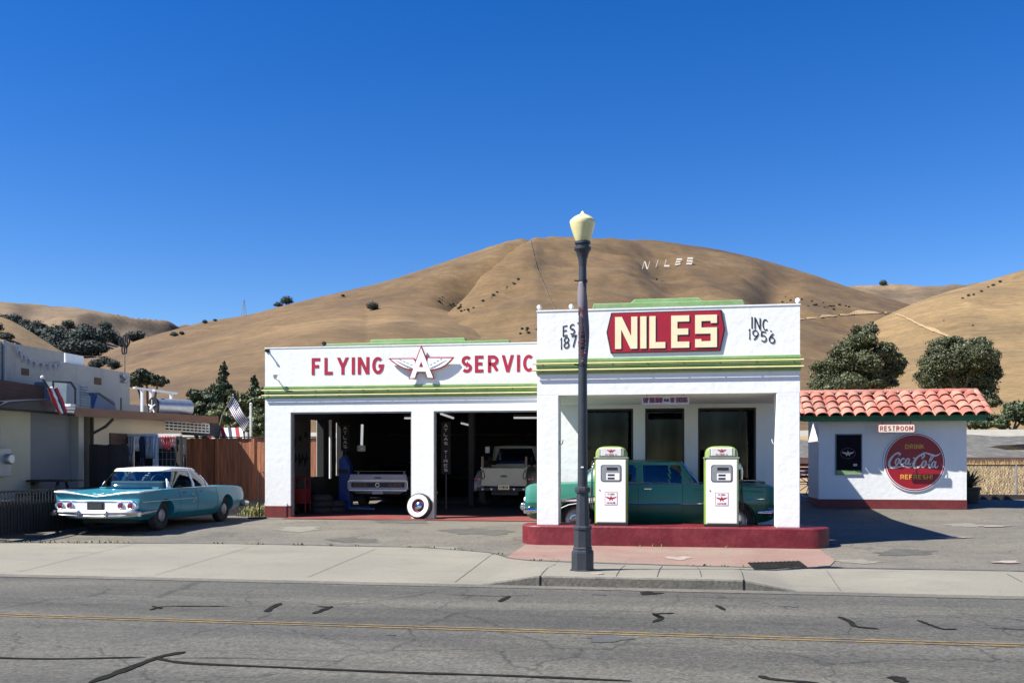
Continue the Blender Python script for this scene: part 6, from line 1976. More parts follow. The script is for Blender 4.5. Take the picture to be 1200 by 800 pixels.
def wheel(parent, x, y, r, w_, side, ww=True, cap_m='chrome', rim_m='dull_chrome', name='wheel'):
    """side = +1 or -1: which way the outer face points along y"""
    t = MB(); s = side
    prof = [(r*.66, -w_/2), (r*.80, -w_/2-.005), (r*.94, -w_/2+.012), (r, -w_/2+.04), (r, w_/2-.04), (r*.94, w_/2-.012), (r*.80, w_/2+.005), (r*.66, w_/2)]
    t.lathe([(a, b) for a, b in prof], 32, (x, y, r), axis='y', cap=False)
    tyre = t.build(name, 'tyre_rubber', parent, local=True, smooth=50)
    yo = y+s*w_/2
    if ww:
        MB().lathe([(r*.70, s*.004), (r*.76, s*.009), (r*.85, s*.004)], 32, (x, yo, r), axis='y', cap=False).build('whitewall', 'whitewall', tyre, local=True, smooth=60)
    MB().lathe([(r*.70, s*.002), (r*.66, -s*.015), (r*.56, -s*.03), (r*.3, -s*.025), (0, -s*.025)], 28, (x, yo, r), axis='y', cap=False).build('rim', rim_m, tyre, local=True, smooth=40)
    MB().lathe([(r*.42, -s*.02), (r*.40, s*.005), (r*.30, s*.022), (r*.12, s*.03), (0, s*.034)], 24, (x, yo, r), axis='y', cap=False).build('hubcap', cap_m, tyre, local=True, smooth=40)
    return tyre

def seats(parent, xs_, wdt, zb, zt):
    for x in xs_:
        MB().box(x-.10, x+.08, -wdt, wdt, zb-.3, zt).build('seat_back', 'seat_vinyl', parent, local=True, bevel=.04)
        MB().box(x+.08, x+.55, -wdt, wdt, zb-.35, zb-.12).build('seat', 'seat_vinyl', parent, local=True, bevel=.03)

def wheel_torus(parent, x, y, z):
    mb = MB(); n = 20
    q = [(x+.06*sin(2*pi*k/n), y+.2*cos(2*pi*k/n), z+.19*sin(2*pi*k/n)) for k in range(n+1)]
    mb.tube(q, .012, 6, cap=False); mb.tube([q[0], q[10]], .01, 6); mb.build('steering_wheel', 'off_white', parent, local=True)

# --- turquoise saloon parked nose-in on the left
imp = thing('parked_car', (0, 0, 0), 'old turquoise saloon with white roof and flat rear fins parked by the fences', 'car')
KI = [(-2.60, .72, .38, .90, .50, .97, .66, 1.00, .885, .55, .85, .79), (-2.52, .80, .32, .96, .50, .99, .68, 1.005, .89, .55, .862, .805), (-2.2, .82, .27, 1.00, .50, 1.00, .70, 1.00, .905, .58, .885, .85), (-1.5, .84, .25, 1.01, .50, 1.005, .72, .965, .925, .6, .925, .915),
      (-.5, .86, .23, 1.01, .50, .995, .74, .93, .925, .6, .94, .945), (.6, .86, .23, 1.01, .50, .995, .74, .925, .93, .6, .945, .95), (1.3, .86, .24, 1.0, .52, .99, .74, .93, .93, .6, .95, .945),
      (2.1, .82, .27, .98, .54, .975, .74, .93, .90, .6, .92, .905), (2.5, .78, .32, .95, .54, .95, .72, .90, .86, .6, .88, .865), (2.64, .66, .42, .86, .54, .86, .68, .80, .80, .5, .82, .80)]
IW = [(1.50, .74, .33), (-1.53, .74, .33)]
ib, iside = body_mesh(KI, 'body', ['turquoise_paint'], imp, IW, .385)
greenhouse(imp, (-1.45, 1.05, .90, .925), (-.98, .42, .70, 1.392), .045, 'car_white', 'car_glass', [(-1.10, -.14), (-.06, .56)], 5.2, .55, .86, .955)
MB().box(-1.35, .95, -.80, .80, .88, .952).build('cabin', 'cabin_dark', imp, local=True)
seats(imp, (-.95, .05), .68, .95, 1.10); wheel_torus(imp, .52, .38, 1.05)
MB().box(-1.40, -1.05, -.74, .74, .93, .965).build('parcel_shelf', 'turquoise_paint', imp, local=True, bevel=.01)
for (wx, wy, wz) in IW:
    for s in (1, -1): wheel(imp, wx, s*.79, .335, .20, s, False, 'grey_metal', 'cabin_dark')
# underbody
MB().box(-2.2, 2.3, -.62, .62, .20, .36).build('underbody', 'cabin_dark', imp, local=True)
# white rear panel with four round lamps
rp = MB(); q = []
for cy, a0 in ((.845, -90), (-.845, 90)):
    for k in range(9):
        a = radians(a0+180*k/8); q.append((cy+.115*cos(a), .60+.105*sin(a)))
rp.prism_x(q, -2.665, -2.55)
rpo = rp.build('rear_panel', 'car_white', imp, local=True, bevel=.012)
q2 = MB(); 
ringpts = [(-2.668, (y)*1.0, z) for y, z in q]; q2.tube(ringpts+[ringpts[0]], .014, 6, cap=False); q2.build('panel_trim', 'chrome', rpo, local=True)
for y in (.83, .60, -.60, -.83):
    l_ = MB().lathe([(.072, 0), (.072, -.025), (.052, -.035), (.050, -.02)], 20, (-2.665, y, .60), axis='x', cap=False).build('tail_light', 'chrome', imp, local=True, smooth=40)
    MB().lathe([(.050, -.01), (.046, -.032), (.02, -.042), (0, -.043)], 16, (-2.665, y, .60), axis='x', cap=False).build('lens', 'tail_red', l_, local=True, smooth=50)
MB().box(-2.675, -2.66, -.20, .20, .505, .675).build('plate_recess', 'iron_black', imp, local=True)
MB().box(-2.684, -2.676, -.155, .155, .525, .655).build('licence_plate', 'cabin_dark', imp, local=True)
# bumper: wide chrome blade with a dropped middle
bp = []
for y in np.linspace(-1.04, 1.04, 29):
    e = abs(y)/1.04
    x = -2.80+.16*e**5+.03*(abs(y) < .3)
    zt_ = .515-.03*(abs(y) < .34)-.02*e**3; zb_ = .335+.05*e**2
    bp.append([(x+.10, y, zt_-.0), (x+.03, y, zt_+.004), (x, y, zt_-.035), (x-.006, y, (zt_+zb_)/2+.02), (x+.012, y, (zt_+zb_)/2-.02), (x+.004, y, zb_+.04), (x+.03, y, zb_), (x+.12, y, zb_-.0)])
bb = MB().grid(bp).build('rear_bumper', 'dull_chrome', imp, local=True, smooth=40, solid=.008)
MB().box(-2.812, -2.77, -.34, -.315, .34, .50).build('bumper_guard', 'chrome', bb, local=True, bevel=.008); MB().box(-2.812, -2.77, .315, .34, .34, .50).build('bumper_guard', 'chrome', bb, local=True, bevel=.008)
for s in (1, -1):
    MB().tube([(-2.68, s*1.03, .42), (-2.3, s*1.045, .44), (-1.98, s*1.03, .46)], [.05, .04, .012], 8).build('bumper_end', 'dull_chrome', bb, local=True)
# white edging along the fins, dipping to the middle
for s in (1, -1):
    pts = [(-2.50, s*1.005, .90), (-2.625, s*1.0, .892), (-2.628, s*.78, .884), (-2.628, s*.62, .873), (-2.626, s*.50, .855)]
    MB().tube(cr(pts, 5), .021, 8).build('fin_trim', 'car_white', imp, local=True, smooth=60)
    MB().tube(cr([(-2.626, s*.50, .858), (-2.62, s*.3, .832), (-2.615, s*.0, .795)], 5), .012, 8).build('deck_trim', 'dull_chrome', imp, local=True, smooth=60)
    MB().tube([(-2.50, s*1.005, .905), (-2.1, s*1.0, .915), (-1.7, s*.985, .925)], [.022, .018, .006], 8).build('fin_crest', 'car_white', imp, local=True, smooth=60)
em = MB(); em.tube([(-2.55, .13, .865), (-2.56, .02, .835), (-2.56, -.02, .835), (-2.55, -.13, .865)], .012, 6); em.tube([(-2.56, 0, .80), (-2.50, 0, .86)], .012, 6); em.build('boot_emblem', 'chrome', imp, local=True)
# side spear of chrome
for s in (1, -1):
    pts = [(x, s*(iside(x, .67+.02*(x+2.5)/3)+.006), .67+.02*(x+2.5)/3) for x in np.linspace(-2.5, -.15, 24)]
    MB().tube(pts, .011, 6).build('side_trim', 'dull_chrome', imp, local=True)
    MB().tube([(-.33, s*(iside(-.3, .77)+.006), .79), (-.10, s*(iside(-.1, .69)+.006), .69), (-.33, s*(iside(-.3, .60)+.006), .59)], .012, 6).build('side_arrow', 'dull_chrome', imp, local=True)
    for x in (-.9, -.07, .95):
        pts = [(x, s*(iside(x, z)+.001), z) for z in np.linspace(.27, .915, 12)]
        MB().tube(pts, .0035, 4).build('door_gap', 'iron_black', imp, local=True)
    for x in (-.75, .08): MB().box(x, x+.15, s*(iside(x, .84)-.01), s*(iside(x, .84)+.02), .825, .845).build('door_handle', 'chrome', imp, local=True)
    MB().tube([(-1.0, s*.915, .935), (.9, s*.915, .94)], .009, 6).build('belt_trim', 'chrome', imp, local=True)
# front bumper tip and headlights
fb_ = []
for y in np.linspace(-1.0, 1.0, 21):
    e = abs(y); x = 2.74-.14*e**4
    fb_.append([(x-.1, y, .53), (x, y, .52), (x+.01, y, .45), (x, y, .38), (x-.1, y, .37)])
MB().grid(fb_).build('front_bumper', 'dull_chrome', imp, local=True, smooth=40, solid=.008)
for s in (1, -1): MB().tube([(2.62, s*1.0, .45), (2.35, s*1.02, .46)], .06, 8).build('bumper_end', 'dull_chrome', imp, local=True)
for y in (.74, .54, -.54, -.74): MB().lathe([(.085, .0), (.085, .03), (.0, .05)], 16, (2.60, y, .70), axis='x').build('headlight', 'chrome', imp, local=True)
imp.location = (-12.2, 18.55+2.70, lot_z(21)-.0); imp.rotation_euler = (0, 0, pi/2)

# --- two-tone green saloon under the canopy, seen from the side
bu = thing('parked_car', (0, 0, 0), 'old two-tone green saloon standing under the canopy behind the pumps', 'car')
KB = [(-2.58, .68, .42, .87, .55, .89, .78, .83, 1.00, .5, 1.03, 1.03), (-2.48, .76, .36, .92, .55, .935, .80, .87, 1.05, .55, 1.08, 1.08), (-2.1, .80, .30, .95, .55, .96, .82, .90, 1.07, .55, 1.10, 1.10), (-1.5, .84, .27, .97, .55, .97, .84, .92, 1.09, .6, 1.11, 1.11),
      (-.5, .85, .26, .97, .55, .965, .84, .91, 1.09, .6, 1.10, 1.10), (.7, .85, .26, .97, .55, .965, .84, .91, 1.09, .6, 1.10, 1.10), (1.3, .85, .27, .96, .56, .955, .85, .90, 1.07, .5, 1.12, 1.13), (2.0, .82, .30, .95, .58, .95, .86, .90, 1.03, .45, 1.10, 1.12), (2.35, .80, .34, .94, .58, .945, .86, .90, 1.03, .45, 1.08, 1.10), (2.50, .74, .40, .92, .58, .93, .86, .88, 1.01, .44, 1.05, 1.06), (2.56, .66, .46, .88, .6, .89, .84, .84, .98, .42, 1.01, 1.02)]
BW = [(1.72, .72, .355), (-1.50, .72, .355)]
bo, bside = body_mesh(KB, 'body', ['teal_paint', 'deep_teal_paint'], bu, BW, .42, split=.70)
greenhouse(bu, (-1.50, 1.02, .90, 1.09), (-1.12, .66, .76, 1.545), .055, 'teal_paint', 'dark_car_glass', [(-1.05, -.30), (-.16, .36), (.40, .62)], 6.0, .45, .86, .88)
MB().box(-1.3, 1.1, -.78, .78, 1.06, 1.112).build('cabin', 'cabin_dark', bu, local=True)
seats(bu, (-.95, .10), .66, 1.1, 1.22); wheel_torus(bu, .6, .36, 1.18)
for (wx, wy, wz) in BW:
    for s in (1, -1): wheel(bu, wx, s*.76, .365, .20, s, False, 'dull_chrome', 'dull_chrome')
MB().box(-2.2, 2.2, -.6, .6, .22, .40).build('underbody', 'cabin_dark', bu, local=True)
for s in (-1, 1):
    def sp(x, z, o_=.008): return (x, s*(bside(x, z)+o_), z)
    # white-filled teardrop of the side spear and the sweep under it
    w_ = MB(); top_ = [sp(x, z, .006) for x, z in ((-1.90, .74), (-1.6, .79), (-1.2, .835), (-.9, .86))]; bot = [sp(x, z, .006) for x, z in ((-1.90, .735), (-1.6, .735), (-1.2, .735), (-.9, .735))]
    w_.grid([top_, bot]); w_.build('spear_panel', 'off_white', bu, local=True, solid=.004)
    MB().tube([sp(x, z) for x, z in ((-1.95, .73), (-1.6, .792), (-1.2, .838), (-.7, .88))], .011, 6).build('side_trim', 'chrome', bu, local=True)
    MB().tube([sp(x, .73) for x in np.linspace(-1.95, -.7, 8)], .012, 6).build('side_trim', 'chrome', bu, local=True)
    MB().tube([sp(x, .70) for x in np.linspace(-.6, 1.25, 14)], .010, 6).build('side_trim', 'chrome', bu, local=True)
    MB().tube([sp(x, .985-.03*(x-1.2)) for x in np.linspace(.9, 2.3, 12)], .012, 6).build('wing_crease', 'teal_paint', bu, local=True)
    MB().tube([sp(x, .80) for x in np.linspace(1.95, 2.40, 6)], .010, 6).build('wing_trim', 'chrome', bu, local=True)
    for x0_, x1_ in ((-1.05, -.28), (-.17, .37)): MB().tube([(x0_, s*.905, 1.118), (x1_, s*.905, 1.118)], .010, 6).build('sill_trim', 'chrome', bu, local=True)
    MB().tube([(.66, s*.76, 1.545), (.80, s*.83, 1.36), (1.0, s*.90, 1.12)], .014, 6).build('screen_pillar_trim', 'chrome', bu, local=True)
    # skirted lip over the rear wheel
    MB().tube([sp(x, z) for x, z in ((-2.1, .40), (-1.9, .55), (-1.65, .66), (-1.4, .70), (-1.0, .72))], .012, 6).build('arch_trim', 'off_white', bu, local=True)
    for x in (-1.05, -.22, .68):
        MB().tube([sp(x, z, .001) for z in np.linspace(.30, 1.08, 10)], .004, 4).build('door_gap', 'iron_black', bu, local=True)
    for x in (-.72, -.10): MB().box(x, x+.15, s*(bside(x, 1.0)-.01), s*(bside(x, 1.0)+.022), .985, 1.005).build('door_handle', 'chrome', bu, local=True)
    MB().tube([(-1.1, s*.895, 1.105), (1.0, s*.895, 1.105)], .009, 6).build('belt_trim', 'dull_chrome', bu, local=True)
    MB().lathe([(.105, -.1), (.115, .03), (.10, .05)], 18, (2.46, s*.70, .87), axis='x').build('headlight_hood', 'dull_chrome', bu, local=True, smooth=40)
    MB().lathe([(.085, .03), (.05, .06), (0, .068)], 16, (2.475, s*.70, .87), axis='x', cap=False).build('headlight', 'chrome', bu, local=True, smooth=50)
    # tail lamp, white and chrome at the end of the rear wing
    MB().lathe([(.075, -.05), (.085, .02), (.06, .05)], 14, (-2.50, s*.80, .92), axis='x').build('tail_light_housing', 'teal_paint', bu, local=True, smooth=40)
    MB().ball((-2.565, s*.80, .92), (.03, .055, .055), 10, 8).build('tail_light', 'tail_red', bu, local=True, smooth=60)
    MB().ball((-2.58, s*.78, .76), (.05, .075, .06), 10, 8).build('reversing_light', 'car_white', bu, local=True, smooth=60)
for nm_, xb, sg_ in (('front_bumper', 2.66, 1), ('rear_bumper', -2.70, -1)):
    rows = []
    for y in np.linspace(-.98, .98, 25):
        e = abs(y)/.98; x = xb-sg_*.20*e**4
        rows.append([(x-sg_*.10, y, .62), (x-sg_*.02, y, .615), (x, y, .57), (x+sg_*.005, y, .52), (x-sg_*.02, y, .46), (x-sg_*.1, y, .45)])
    b_ = MB().grid(rows).build(nm_, 'chrome', bu, local=True, smooth=40, solid=.008)
    for s in (1, -1):
        MB().ball((xb-sg_*.02, s*.52, .60), (.07, .06, .085), 10, 8).build('bumper_guard', 'chrome', b_, local=True, smooth=60)
        MB().tube([(xb-sg_*.18, s*.96, .53), (xb-sg_*.50, s*.985, .53)], [.075, .03], 8).build('bumper_end', 'chrome', b_, local=True, smooth=50)
MB().tube(cr([(2.46, -.88, .44), (2.55, -.80, .38), (2.62, -.60, .38), (2.62, -.5, .44)], 5), .012, 6).build('bumper_loop', 'chrome', bu, local=True)
rows = []
for y in np.linspace(-.5, .5, 9): rows.append([(2.57-.06*(y/.5)**2, y, .66), (2.60-.06*(y/.5)**2, y, .76), (2.56-.06*(y/.5)**2, y, .88)])
MB().grid(rows).build('grille', 'dull_chrome', bu, local=True, smooth=50, solid=.01)
MB().tube([(1.55, 0, 1.15), (2.15, 0, 1.155), (2.40, 0, 1.12)], [.008, .016, .028], 8).build('bonnet_ornament', 'chrome', bu, local=True)
bu.location = (-.36, 20.42, lot_z(20.4))

# --- dark fastback in the first bay, tail to the road, on the lift arms
mu = thing('parked_car', (0, 0, 0), 'dark fastback car with a pale tail panel inside the first garage bay', 'car')
KM = [(-2.30, .70, .42, .88, .55, .91, .72, .86, .90, .5, .90, .90), (-2.2, .78, .36, .92, .55, .94, .74, .90, .93, .5, .945, .95), (-1.7, .80, .28, .94, .55, .945, .76, .90, .95, .5, .97, .97), (-.8, .82, .25, .94, .55, .935, .76, .86, .95, .5, .97, .97), (.3, .82, .25, .93, .55, .92, .74, .85, .92, .5, .94, .94), (1.4, .82, .26, .93, .55, .92, .74, .86, .88, .5, .92, .92), (2.2, .76, .32, .90, .55, .90, .70, .84, .80, .5, .84, .84), (2.48, .62, .42, .80, .55, .8, .66, .74, .74, .4, .76, .76)]
MW = [(1.45, .66, .33), (-1.32, .66, .33)]
mo_, mside = body_mesh(KM, 'body', ['plum_paint'], mu, MW, .38)
greenhouse(mu, (-1.75, 1.0, .82, .95), (-.35, .42, .60, 1.27), .04, 'plum_paint', 'car_glass', [(-.25, .40)], 4.0, .1, .84, .80)
for (wx, wy, wz) in MW:
    for s in (1, -1): wheel(mu, wx, s*.76, .33, .22, s, False, 'dull_chrome', 'cabin_dark')
MB().box(-1.0, .9, -.7, .7, .9, .965).build('cabin', 'cabin_dark', mu, local=True); seats(mu, (-.15,), .55, .95, 1.06)
def rrect(w_, z0, z1, r):
    q = []
    for cy, cz, a0 in ((w_-r, z1-r, 0), (-w_+r, z1-r, 90), (-w_+r, z0+r, 180), (w_-r, z0+r, 270)):
        for k in range(5):
            a = radians(a0+90*k/4); q.append((cy+r*cos(a), cz+r*sin(a)))
    return q
MB().prism_x([(-.91, .53), (.91, .53), (.90, .76), (.84, .985), (-.84, .985), (-.90, .76)], -2.335, -2.25).build('tail_panel', 'argent_paint', mu, local=True, bevel=.02)
q = rrect(.89, .535, .80, .06); rp_ = [(-2.345, y, z) for y, z in q]
MB().tube(rp_+[rp_[0]], .016, 6, cap=False).build('panel_trim', 'chrome', mu, local=True)
lp_ = MB().prism_x(rrect(.80, .605, .745, .03), -2.352, -2.336).build('light_panel', 'iron_black', mu, local=True)
for y in (.66, .52, .38, -.38, -.52, -.66): MB().box(-2.362, -2.352, y-.055, y+.055, .625, .725).build('tail_light', 'dark_lens', lp_, local=True)
mb = MB(); q = [(-2.362, .055*cos(2*pi*k/16), .675+.055*sin(2*pi*k/16)) for k in range(17)]; mb.tube(q, .010, 6, cap=False); mb.build('fuel_cap', 'chrome', lp_, local=True)
MB().box(-2.345, -2.336, -.10, .10, .865, .90).build('badge', 'iron_black', mu, local=True)
MB().box(-2.36, -2.30, -.16, .16, .41, .53).build('licence_plate', 'argent_paint', mu, local=True)
MB().box(-2.37, -2.25, -.88, .88, .49, .55).build('rear_bumper', 'dull_chrome', mu, local=True, bevel=.015)
for s in (1, -1): MB().box(-2.0, -1.97, s*.70-.03, s*.70+.03, .96, 1.06).build('spoiler_stand', 'plum_paint', mu, local=True)
MB().prism_x([(-.80, 1.055), (.80, 1.055), (.78, 1.085), (-.78, 1.085)], -2.15, -1.88).build('spoiler', 'plum_paint', mu, local=True, bevel=.01)
MXc = wall(442.5, 560, 26.2)[0]
mu.location = (MXc, 26.2+2.35, lot_z(27)+.09); mu.rotation_euler = (0, 0, pi/2)

# --- cream pick-up in the second bay
tr = thing('pickup_truck', (0, 0, 0), 'old cream stepside pick-up with wooden bed stakes in the second garage bay', 'pickup')
rrx = -2.35
MB().box(rrx+.04, -.35, -.64, .64, .62, .70).build('bed_floor', 'dark_wood', tr, local=True)
for s in (1, -1):
    MB().box(rrx+.04, -.35, s*.64-.02, s*.64+.02, .62, 1.12).build('bed_side', 'truck_cream', tr, local=True)
    MB().tube([(rrx, s*.66, 1.125), (-.35, s*.66, 1.125)], .028, 8).build('bed_rail', 'truck_cream', tr, local=True)
    for x in (rrx+.02, -1.2): MB().box(x, x+.07, s*.64-.03, s*.64+.03, 1.10, 1.45).build('stake', 'dark_wood' if x > -2 else 'pale_bark', tr, local=True)
    MB().box(rrx+.10, -.4, s*.60-.015, s*.60+.015, 1.20, 1.34).build('side_board', 'dark_wood', tr, local=True)
    # rounded rear wing
    rows = []
    for k in range(13):
        a = pi*k/12
        rows.append([(-1.55+.52*cos(a), s*(.64+yy_), .45+(.60-.12*(yy_ > .25))*sin(a)**.8) for yy_ in (0, .14, .25, .30)])
    MB().grid(rows).build('rear_wing', 'truck_cream', tr, local=True, smooth=60, solid=.02)
    MB().lathe([(.06, 0), (.06, -.03), (0, -.045)], 14, (rrx+.0, s*.80, .80), axis='x').build('tail_light', 'tail_red', tr, local=True)
    MB().box(rrx+.0, rrx+.06, s*.70, s*.80, .78, .82).build('light_bracket', 'truck_cream', tr, local=True)
    ch = cr([(rrx-.02, s*.62, 1.08), (rrx-.03, s*.655, .92), (rrx-.03, s*.61, .80), (rrx-.03, s*.56, .88), (rrx-.02, s*.60, 1.04)], 5)
    MB().tube(ch, .012, 6).build('tailgate_chain', 'iron_black', tr, local=True)
    for wx in (-1.55, 1.35): wheel(tr, wx, s*.74, .36, .20, s, False, 'truck_cream', 'cabin_dark')
tg = MB().box(rrx-.02, rrx+.02, -.66, .66, .60, 1.12).build('tailgate', 'truck_cream', tr, local=True, bevel=.012)
MB().box(rrx-.035, rrx-.02, -.60, .60, .655, .67).build('tailgate_crease', 'truck_cream', tg, local=True); MB().box(rrx-.035, rrx-.02, -.62, .62, 1.07, 1.10).build('tailgate_lip', 'truck_cream', tg, local=True)
em = MB(); q = []
for k in range(20):
    a = 2*pi*k/20; q.append((.11*cos(a), .885+.035*sin(a)))
em.prism_x(q, rrx-.026, rrx-.0205); em.build('oval_badge', 'deep_teal_paint', tg, local=True)
MB().box(rrx-.05, rrx-.02, -.16, .16, .50, .63).build('licence_plate', 'cream_paint', tr, local=True)
lm = MB(); lettering(lm, 'HWN', -.12, .12, .525, .605, 0, .2, .4, depth=.003, plane=lambda X, y, Z: (rrx-.051+y, -X, Z)); lm.build('plate_lettering', 'iron_black', tr, local=True)
MB().box(rrx-.03, rrx+.08, -.80, .80, .46, .56).build('rear_bumper', 'iron_black', tr, local=True, bevel=.01)
for y in (.62, .36, -.3, -.58): MB().lathe([(.025, 0), (.03, -.02), (0, -.025)], 10, (rrx-.03, y, .51), axis='x').build('bumper_bolt', 'dull_chrome', tr, local=True)
KC = [(-.32, .66, .40, .86, .70, .88, .95, .84, 1.22, .5, 1.23, 1.23), (.2, .70, .38, .88, .70, .90, .95, .86, 1.22, .5, 1.23, 1.23), (.95, .70, .38, .88, .70, .89, .95, .84, 1.20, .5, 1.23, 1.24), (1.6, .68, .40, .86, .70, .87, .90, .80, 1.10, .45, 1.15, 1.17), (2.2, .6, .45, .84, .70, .84, .88, .76, 1.02, .4, 1.06, 1.08)]
body_mesh(KC, 'cab_body', ['truck_cream'], tr, [(1.35, .62, .40)], .44)
greenhouse(tr, (-.32, .98, .82, 1.22), (-.20, .50, .70, 1.78), .05, 'truck_cream', 'blue_glass', [(.0, .62)], 5.5, .3, .84, .80)
MB().box(-.25, .9, -.72, .72, 1.18, 1.236).build('cabin', 'cabin_dark', tr, local=True); seats(tr, (-.05,), .6, 1.2, 1.34)
MB().tube([(.55, .86, 1.25), (.52, 1.02, 1.45), (.52, 1.04, 1.62)], .012, 6).build('mirror_arm', 'chrome', tr, local=True)
MB().box(.50, .53, .96, 1.10, 1.58, 1.78).build('mirror', 'dull_chrome', tr, local=True)
MB().box(-2.2, 2.0, -.4, .4, .34, .5).build('chassis', 'iron_black', tr, local=True)
tr.location = (wall(590.5, 560, 26.6)[0], 26.6+2.36, lot_z(27.5)+.08); tr.rotation_euler = (0, 0, pi/2)

# ------------------------------------------------------------------ garage contents
# spare whitewall wheel leaning on the middle pier
twx, twz = wall(490.5, 593.5, 24.2)
tw = thing('whitewall_wheel', (twx, 24.2, lot_z(24.2)), 'single whitewall wheel with maroon rim leaning on the pier between the bays', 'wheel')
tl_ = .345
def tilt(mb):
    a = radians(11); out_ = []
    for (x, y, z) in mb.v:
        yy_, zz = y*cos(a)+z*sin(a), -y*sin(a)+z*cos(a)
        b_ = radians(-10)
        out_.append((x*cos(b_)-yy_*sin(b_), x*sin(b_)+yy_*cos(b_), zz+.012)); 
    mb.v = out_; return mb
def L_(prof, n=36): return tilt(MB().lathe(prof, n, (0, 0, tl_), axis='y', cap=False))
ty_ = L_([(.225, .10), (.29, .115), (.335, .09), (.345, .05), (.345, -.05), (.335, -.09), (.29, -.112), (.225, -.10)]).build('tyre', 'tyre_rubber', tw, local=True, smooth=40)
L_([(.185, -.094), (.225, -.109), (.27, -.117), (.302, -.112)]).build('whitewall', 'whitewall', ty_, local=True, smooth=60)
L_([(.19, -.095), (.178, -.085), (.16, -.05), (.14, -.04), (.06, -.055), (0, -.06)]).build('rim', 'wheel_maroon', tw, local=True, smooth=40)
L_([(.105, -.052), (.095, -.085), (.05, -.105), (0, -.11)], 24).build('hubcap', 'chrome', tw, local=True, smooth=40)
L_([(.152, -.05), (.158, -.062), (.150, -.066), (.146, -.055)], 30).build('trim_ring', 'chrome', tw, local=True, smooth=40)
# blue two-post lift column
lx, ly = wall(405.5, 560, 27.0)[0], 27.0
bl_ = thing('lift_post', (lx, ly, .14), 'tall blue steel lift column beside the dark fastback', 'car lift')
zt_ = wall(405, 534, 27)[1]
MB().prism([(lx-.06, zt_), (lx+.0, zt_), (lx+.17, zt_-.30), (lx+.17, .2), (lx-.17, .2), (lx-.17, zt_-.12)], ly-.16, ly+.16).build('column', 'blue_lift', bl_, bevel=.01)
MB().box(lx-.24, lx+.26, ly-.24, ly+.24, .14, .2).build('base_plate', 'blue_lift', bl_)
MB().box(lx-.175, lx+.12, ly-.20, ly-.165, zt_-.52, zt_-.40).build('carriage', 'iron_black', bl_)
for dx in (.5, 1.5): 
    MB().box(lx+.17, lx+.55+dx*.25, ly-.08+dx*.55, ly+.0+dx*.55, .22, .30).build('lift_arm', 'blue_lift', bl_)
MB().tube([(lx+.1, ly-.1, .24), (lx+1.0, ly-.35, .24)], .035, 8).build('lift_foot', 'corrugated', bl_)
# red tool trolley
rx_, _ = wall(352, 580, 25.2); ry_ = 25.3
tt_ = thing('tool_trolley', (rx_, ry_, .11), 'red metal tool trolley just inside the left edge of the first bay', 'tool trolley')
zt_ = wall(352, 559, 25.2)[1]
MB().box(rx_-.24, rx_+.20, ry_-.2, ry_+.2, zt_-.05, zt_).build('top_tray', 'tool_red', tt_, bevel=.008)
MB().box(rx_-.23, rx_+.19, ry_-.19, ry_+.19, .45, zt_-.32).build('lower_box', 'tool_red', tt_, bevel=.008)
for sx in (-.22, .18):
    for sy in (-.18, .18): 
        MB().box(rx_+sx-.015, rx_+sx+.015, ry_+sy-.015, ry_+sy+.015, .17, zt_-.05).build('leg', 'tool_red', tt_); MB().lathe([(.05, -.015), (.05, .015)], 12, (rx_+sx, ry_+sy, .165), axis='y').build('castor', 'iron_black', tt_)
# dark tyres stacked and a compressor
for i, (u, y, n, lb_) in enumerate(((375, 26.1, 3, 'stack'), (391, 26.5, 2, 'stack'))):
    x = wall(u, 590, y)[0]
    for k in range(n):
        mb = MB().lathe([(.19, 0), (.27, -.01), (.33, .03), (.34, .09), (.33, .15), (.27, .19), (.19, .18)], 24, (x+.02*k, y, .125+.185*k), cap=False)
        mb.build('stacked_tyre', 'tyre_rubber', smooth=50, label=('%s dark tyre of the taller stack beside the red tool trolley' if n == 3 else '%s dark tyre of the shorter stack beside the blue lift column') % (['bottom', 'middle', 'top'] if n == 3 else ['bottom', 'top'])[k], cat='tyre', group='tyres stacked in the garage')
x = wall(366, 590, 26.6)[0]
cmp_ = thing('air_compressor', (x-.35, 27.2, .15), 'dark air compressor on wheels behind the red tool trolley', 'compressor')
MB().tube([(x-.75, 27.2, .52), (x-.70, 27.2, .52), (x-.0, 27.2, .52), (x+.05, 27.2, .52)], [.12, .20, .20, .12], 16).build('tank', 'iron_black', cmp_, smooth=50)
MB().box(x-.6, x-.2, 27.05, 27.35, .70, 1.0).build('motor', 'cabin_dark', cmp_, bevel=.03)
for dx in (-.6, -.1): MB().lathe([(.12, -.2), (.12, -.16)], 14, (x+dx, 27.2, .27), axis='y').build('wheel', 'tyre_rubber', cmp_)
# hanging tube lamp
hx1, hz1 = wall(424.5, 497, 28.0); _, hz0 = wall(424.5, 529, 28.0); _, hzm = wall(424.5, 522, 28)
hl = thing('hanging_lamp', (hx1, 28.0, hz0), 'white upright tube lamp hanging in front of the dark back of the first bay', 'lamp')
MB().tube([(hx1-.02, 28, hzm), (hx1, 28, hz1)], .04, 10).build('tube', 'tube_light', hl); MB().lathe([(.03, 0), (.13, .02), (.13, hzm-hz0), (.05, hzm-hz0+.02)], 14, (hx1-.03, 28, hz0)).build('collar', 'off_white', hl)
MB().tube([(hx1, 28, hz1), (hx1, 28, 3.55)], .008, 5).build('cord', 'iron_black', hl)
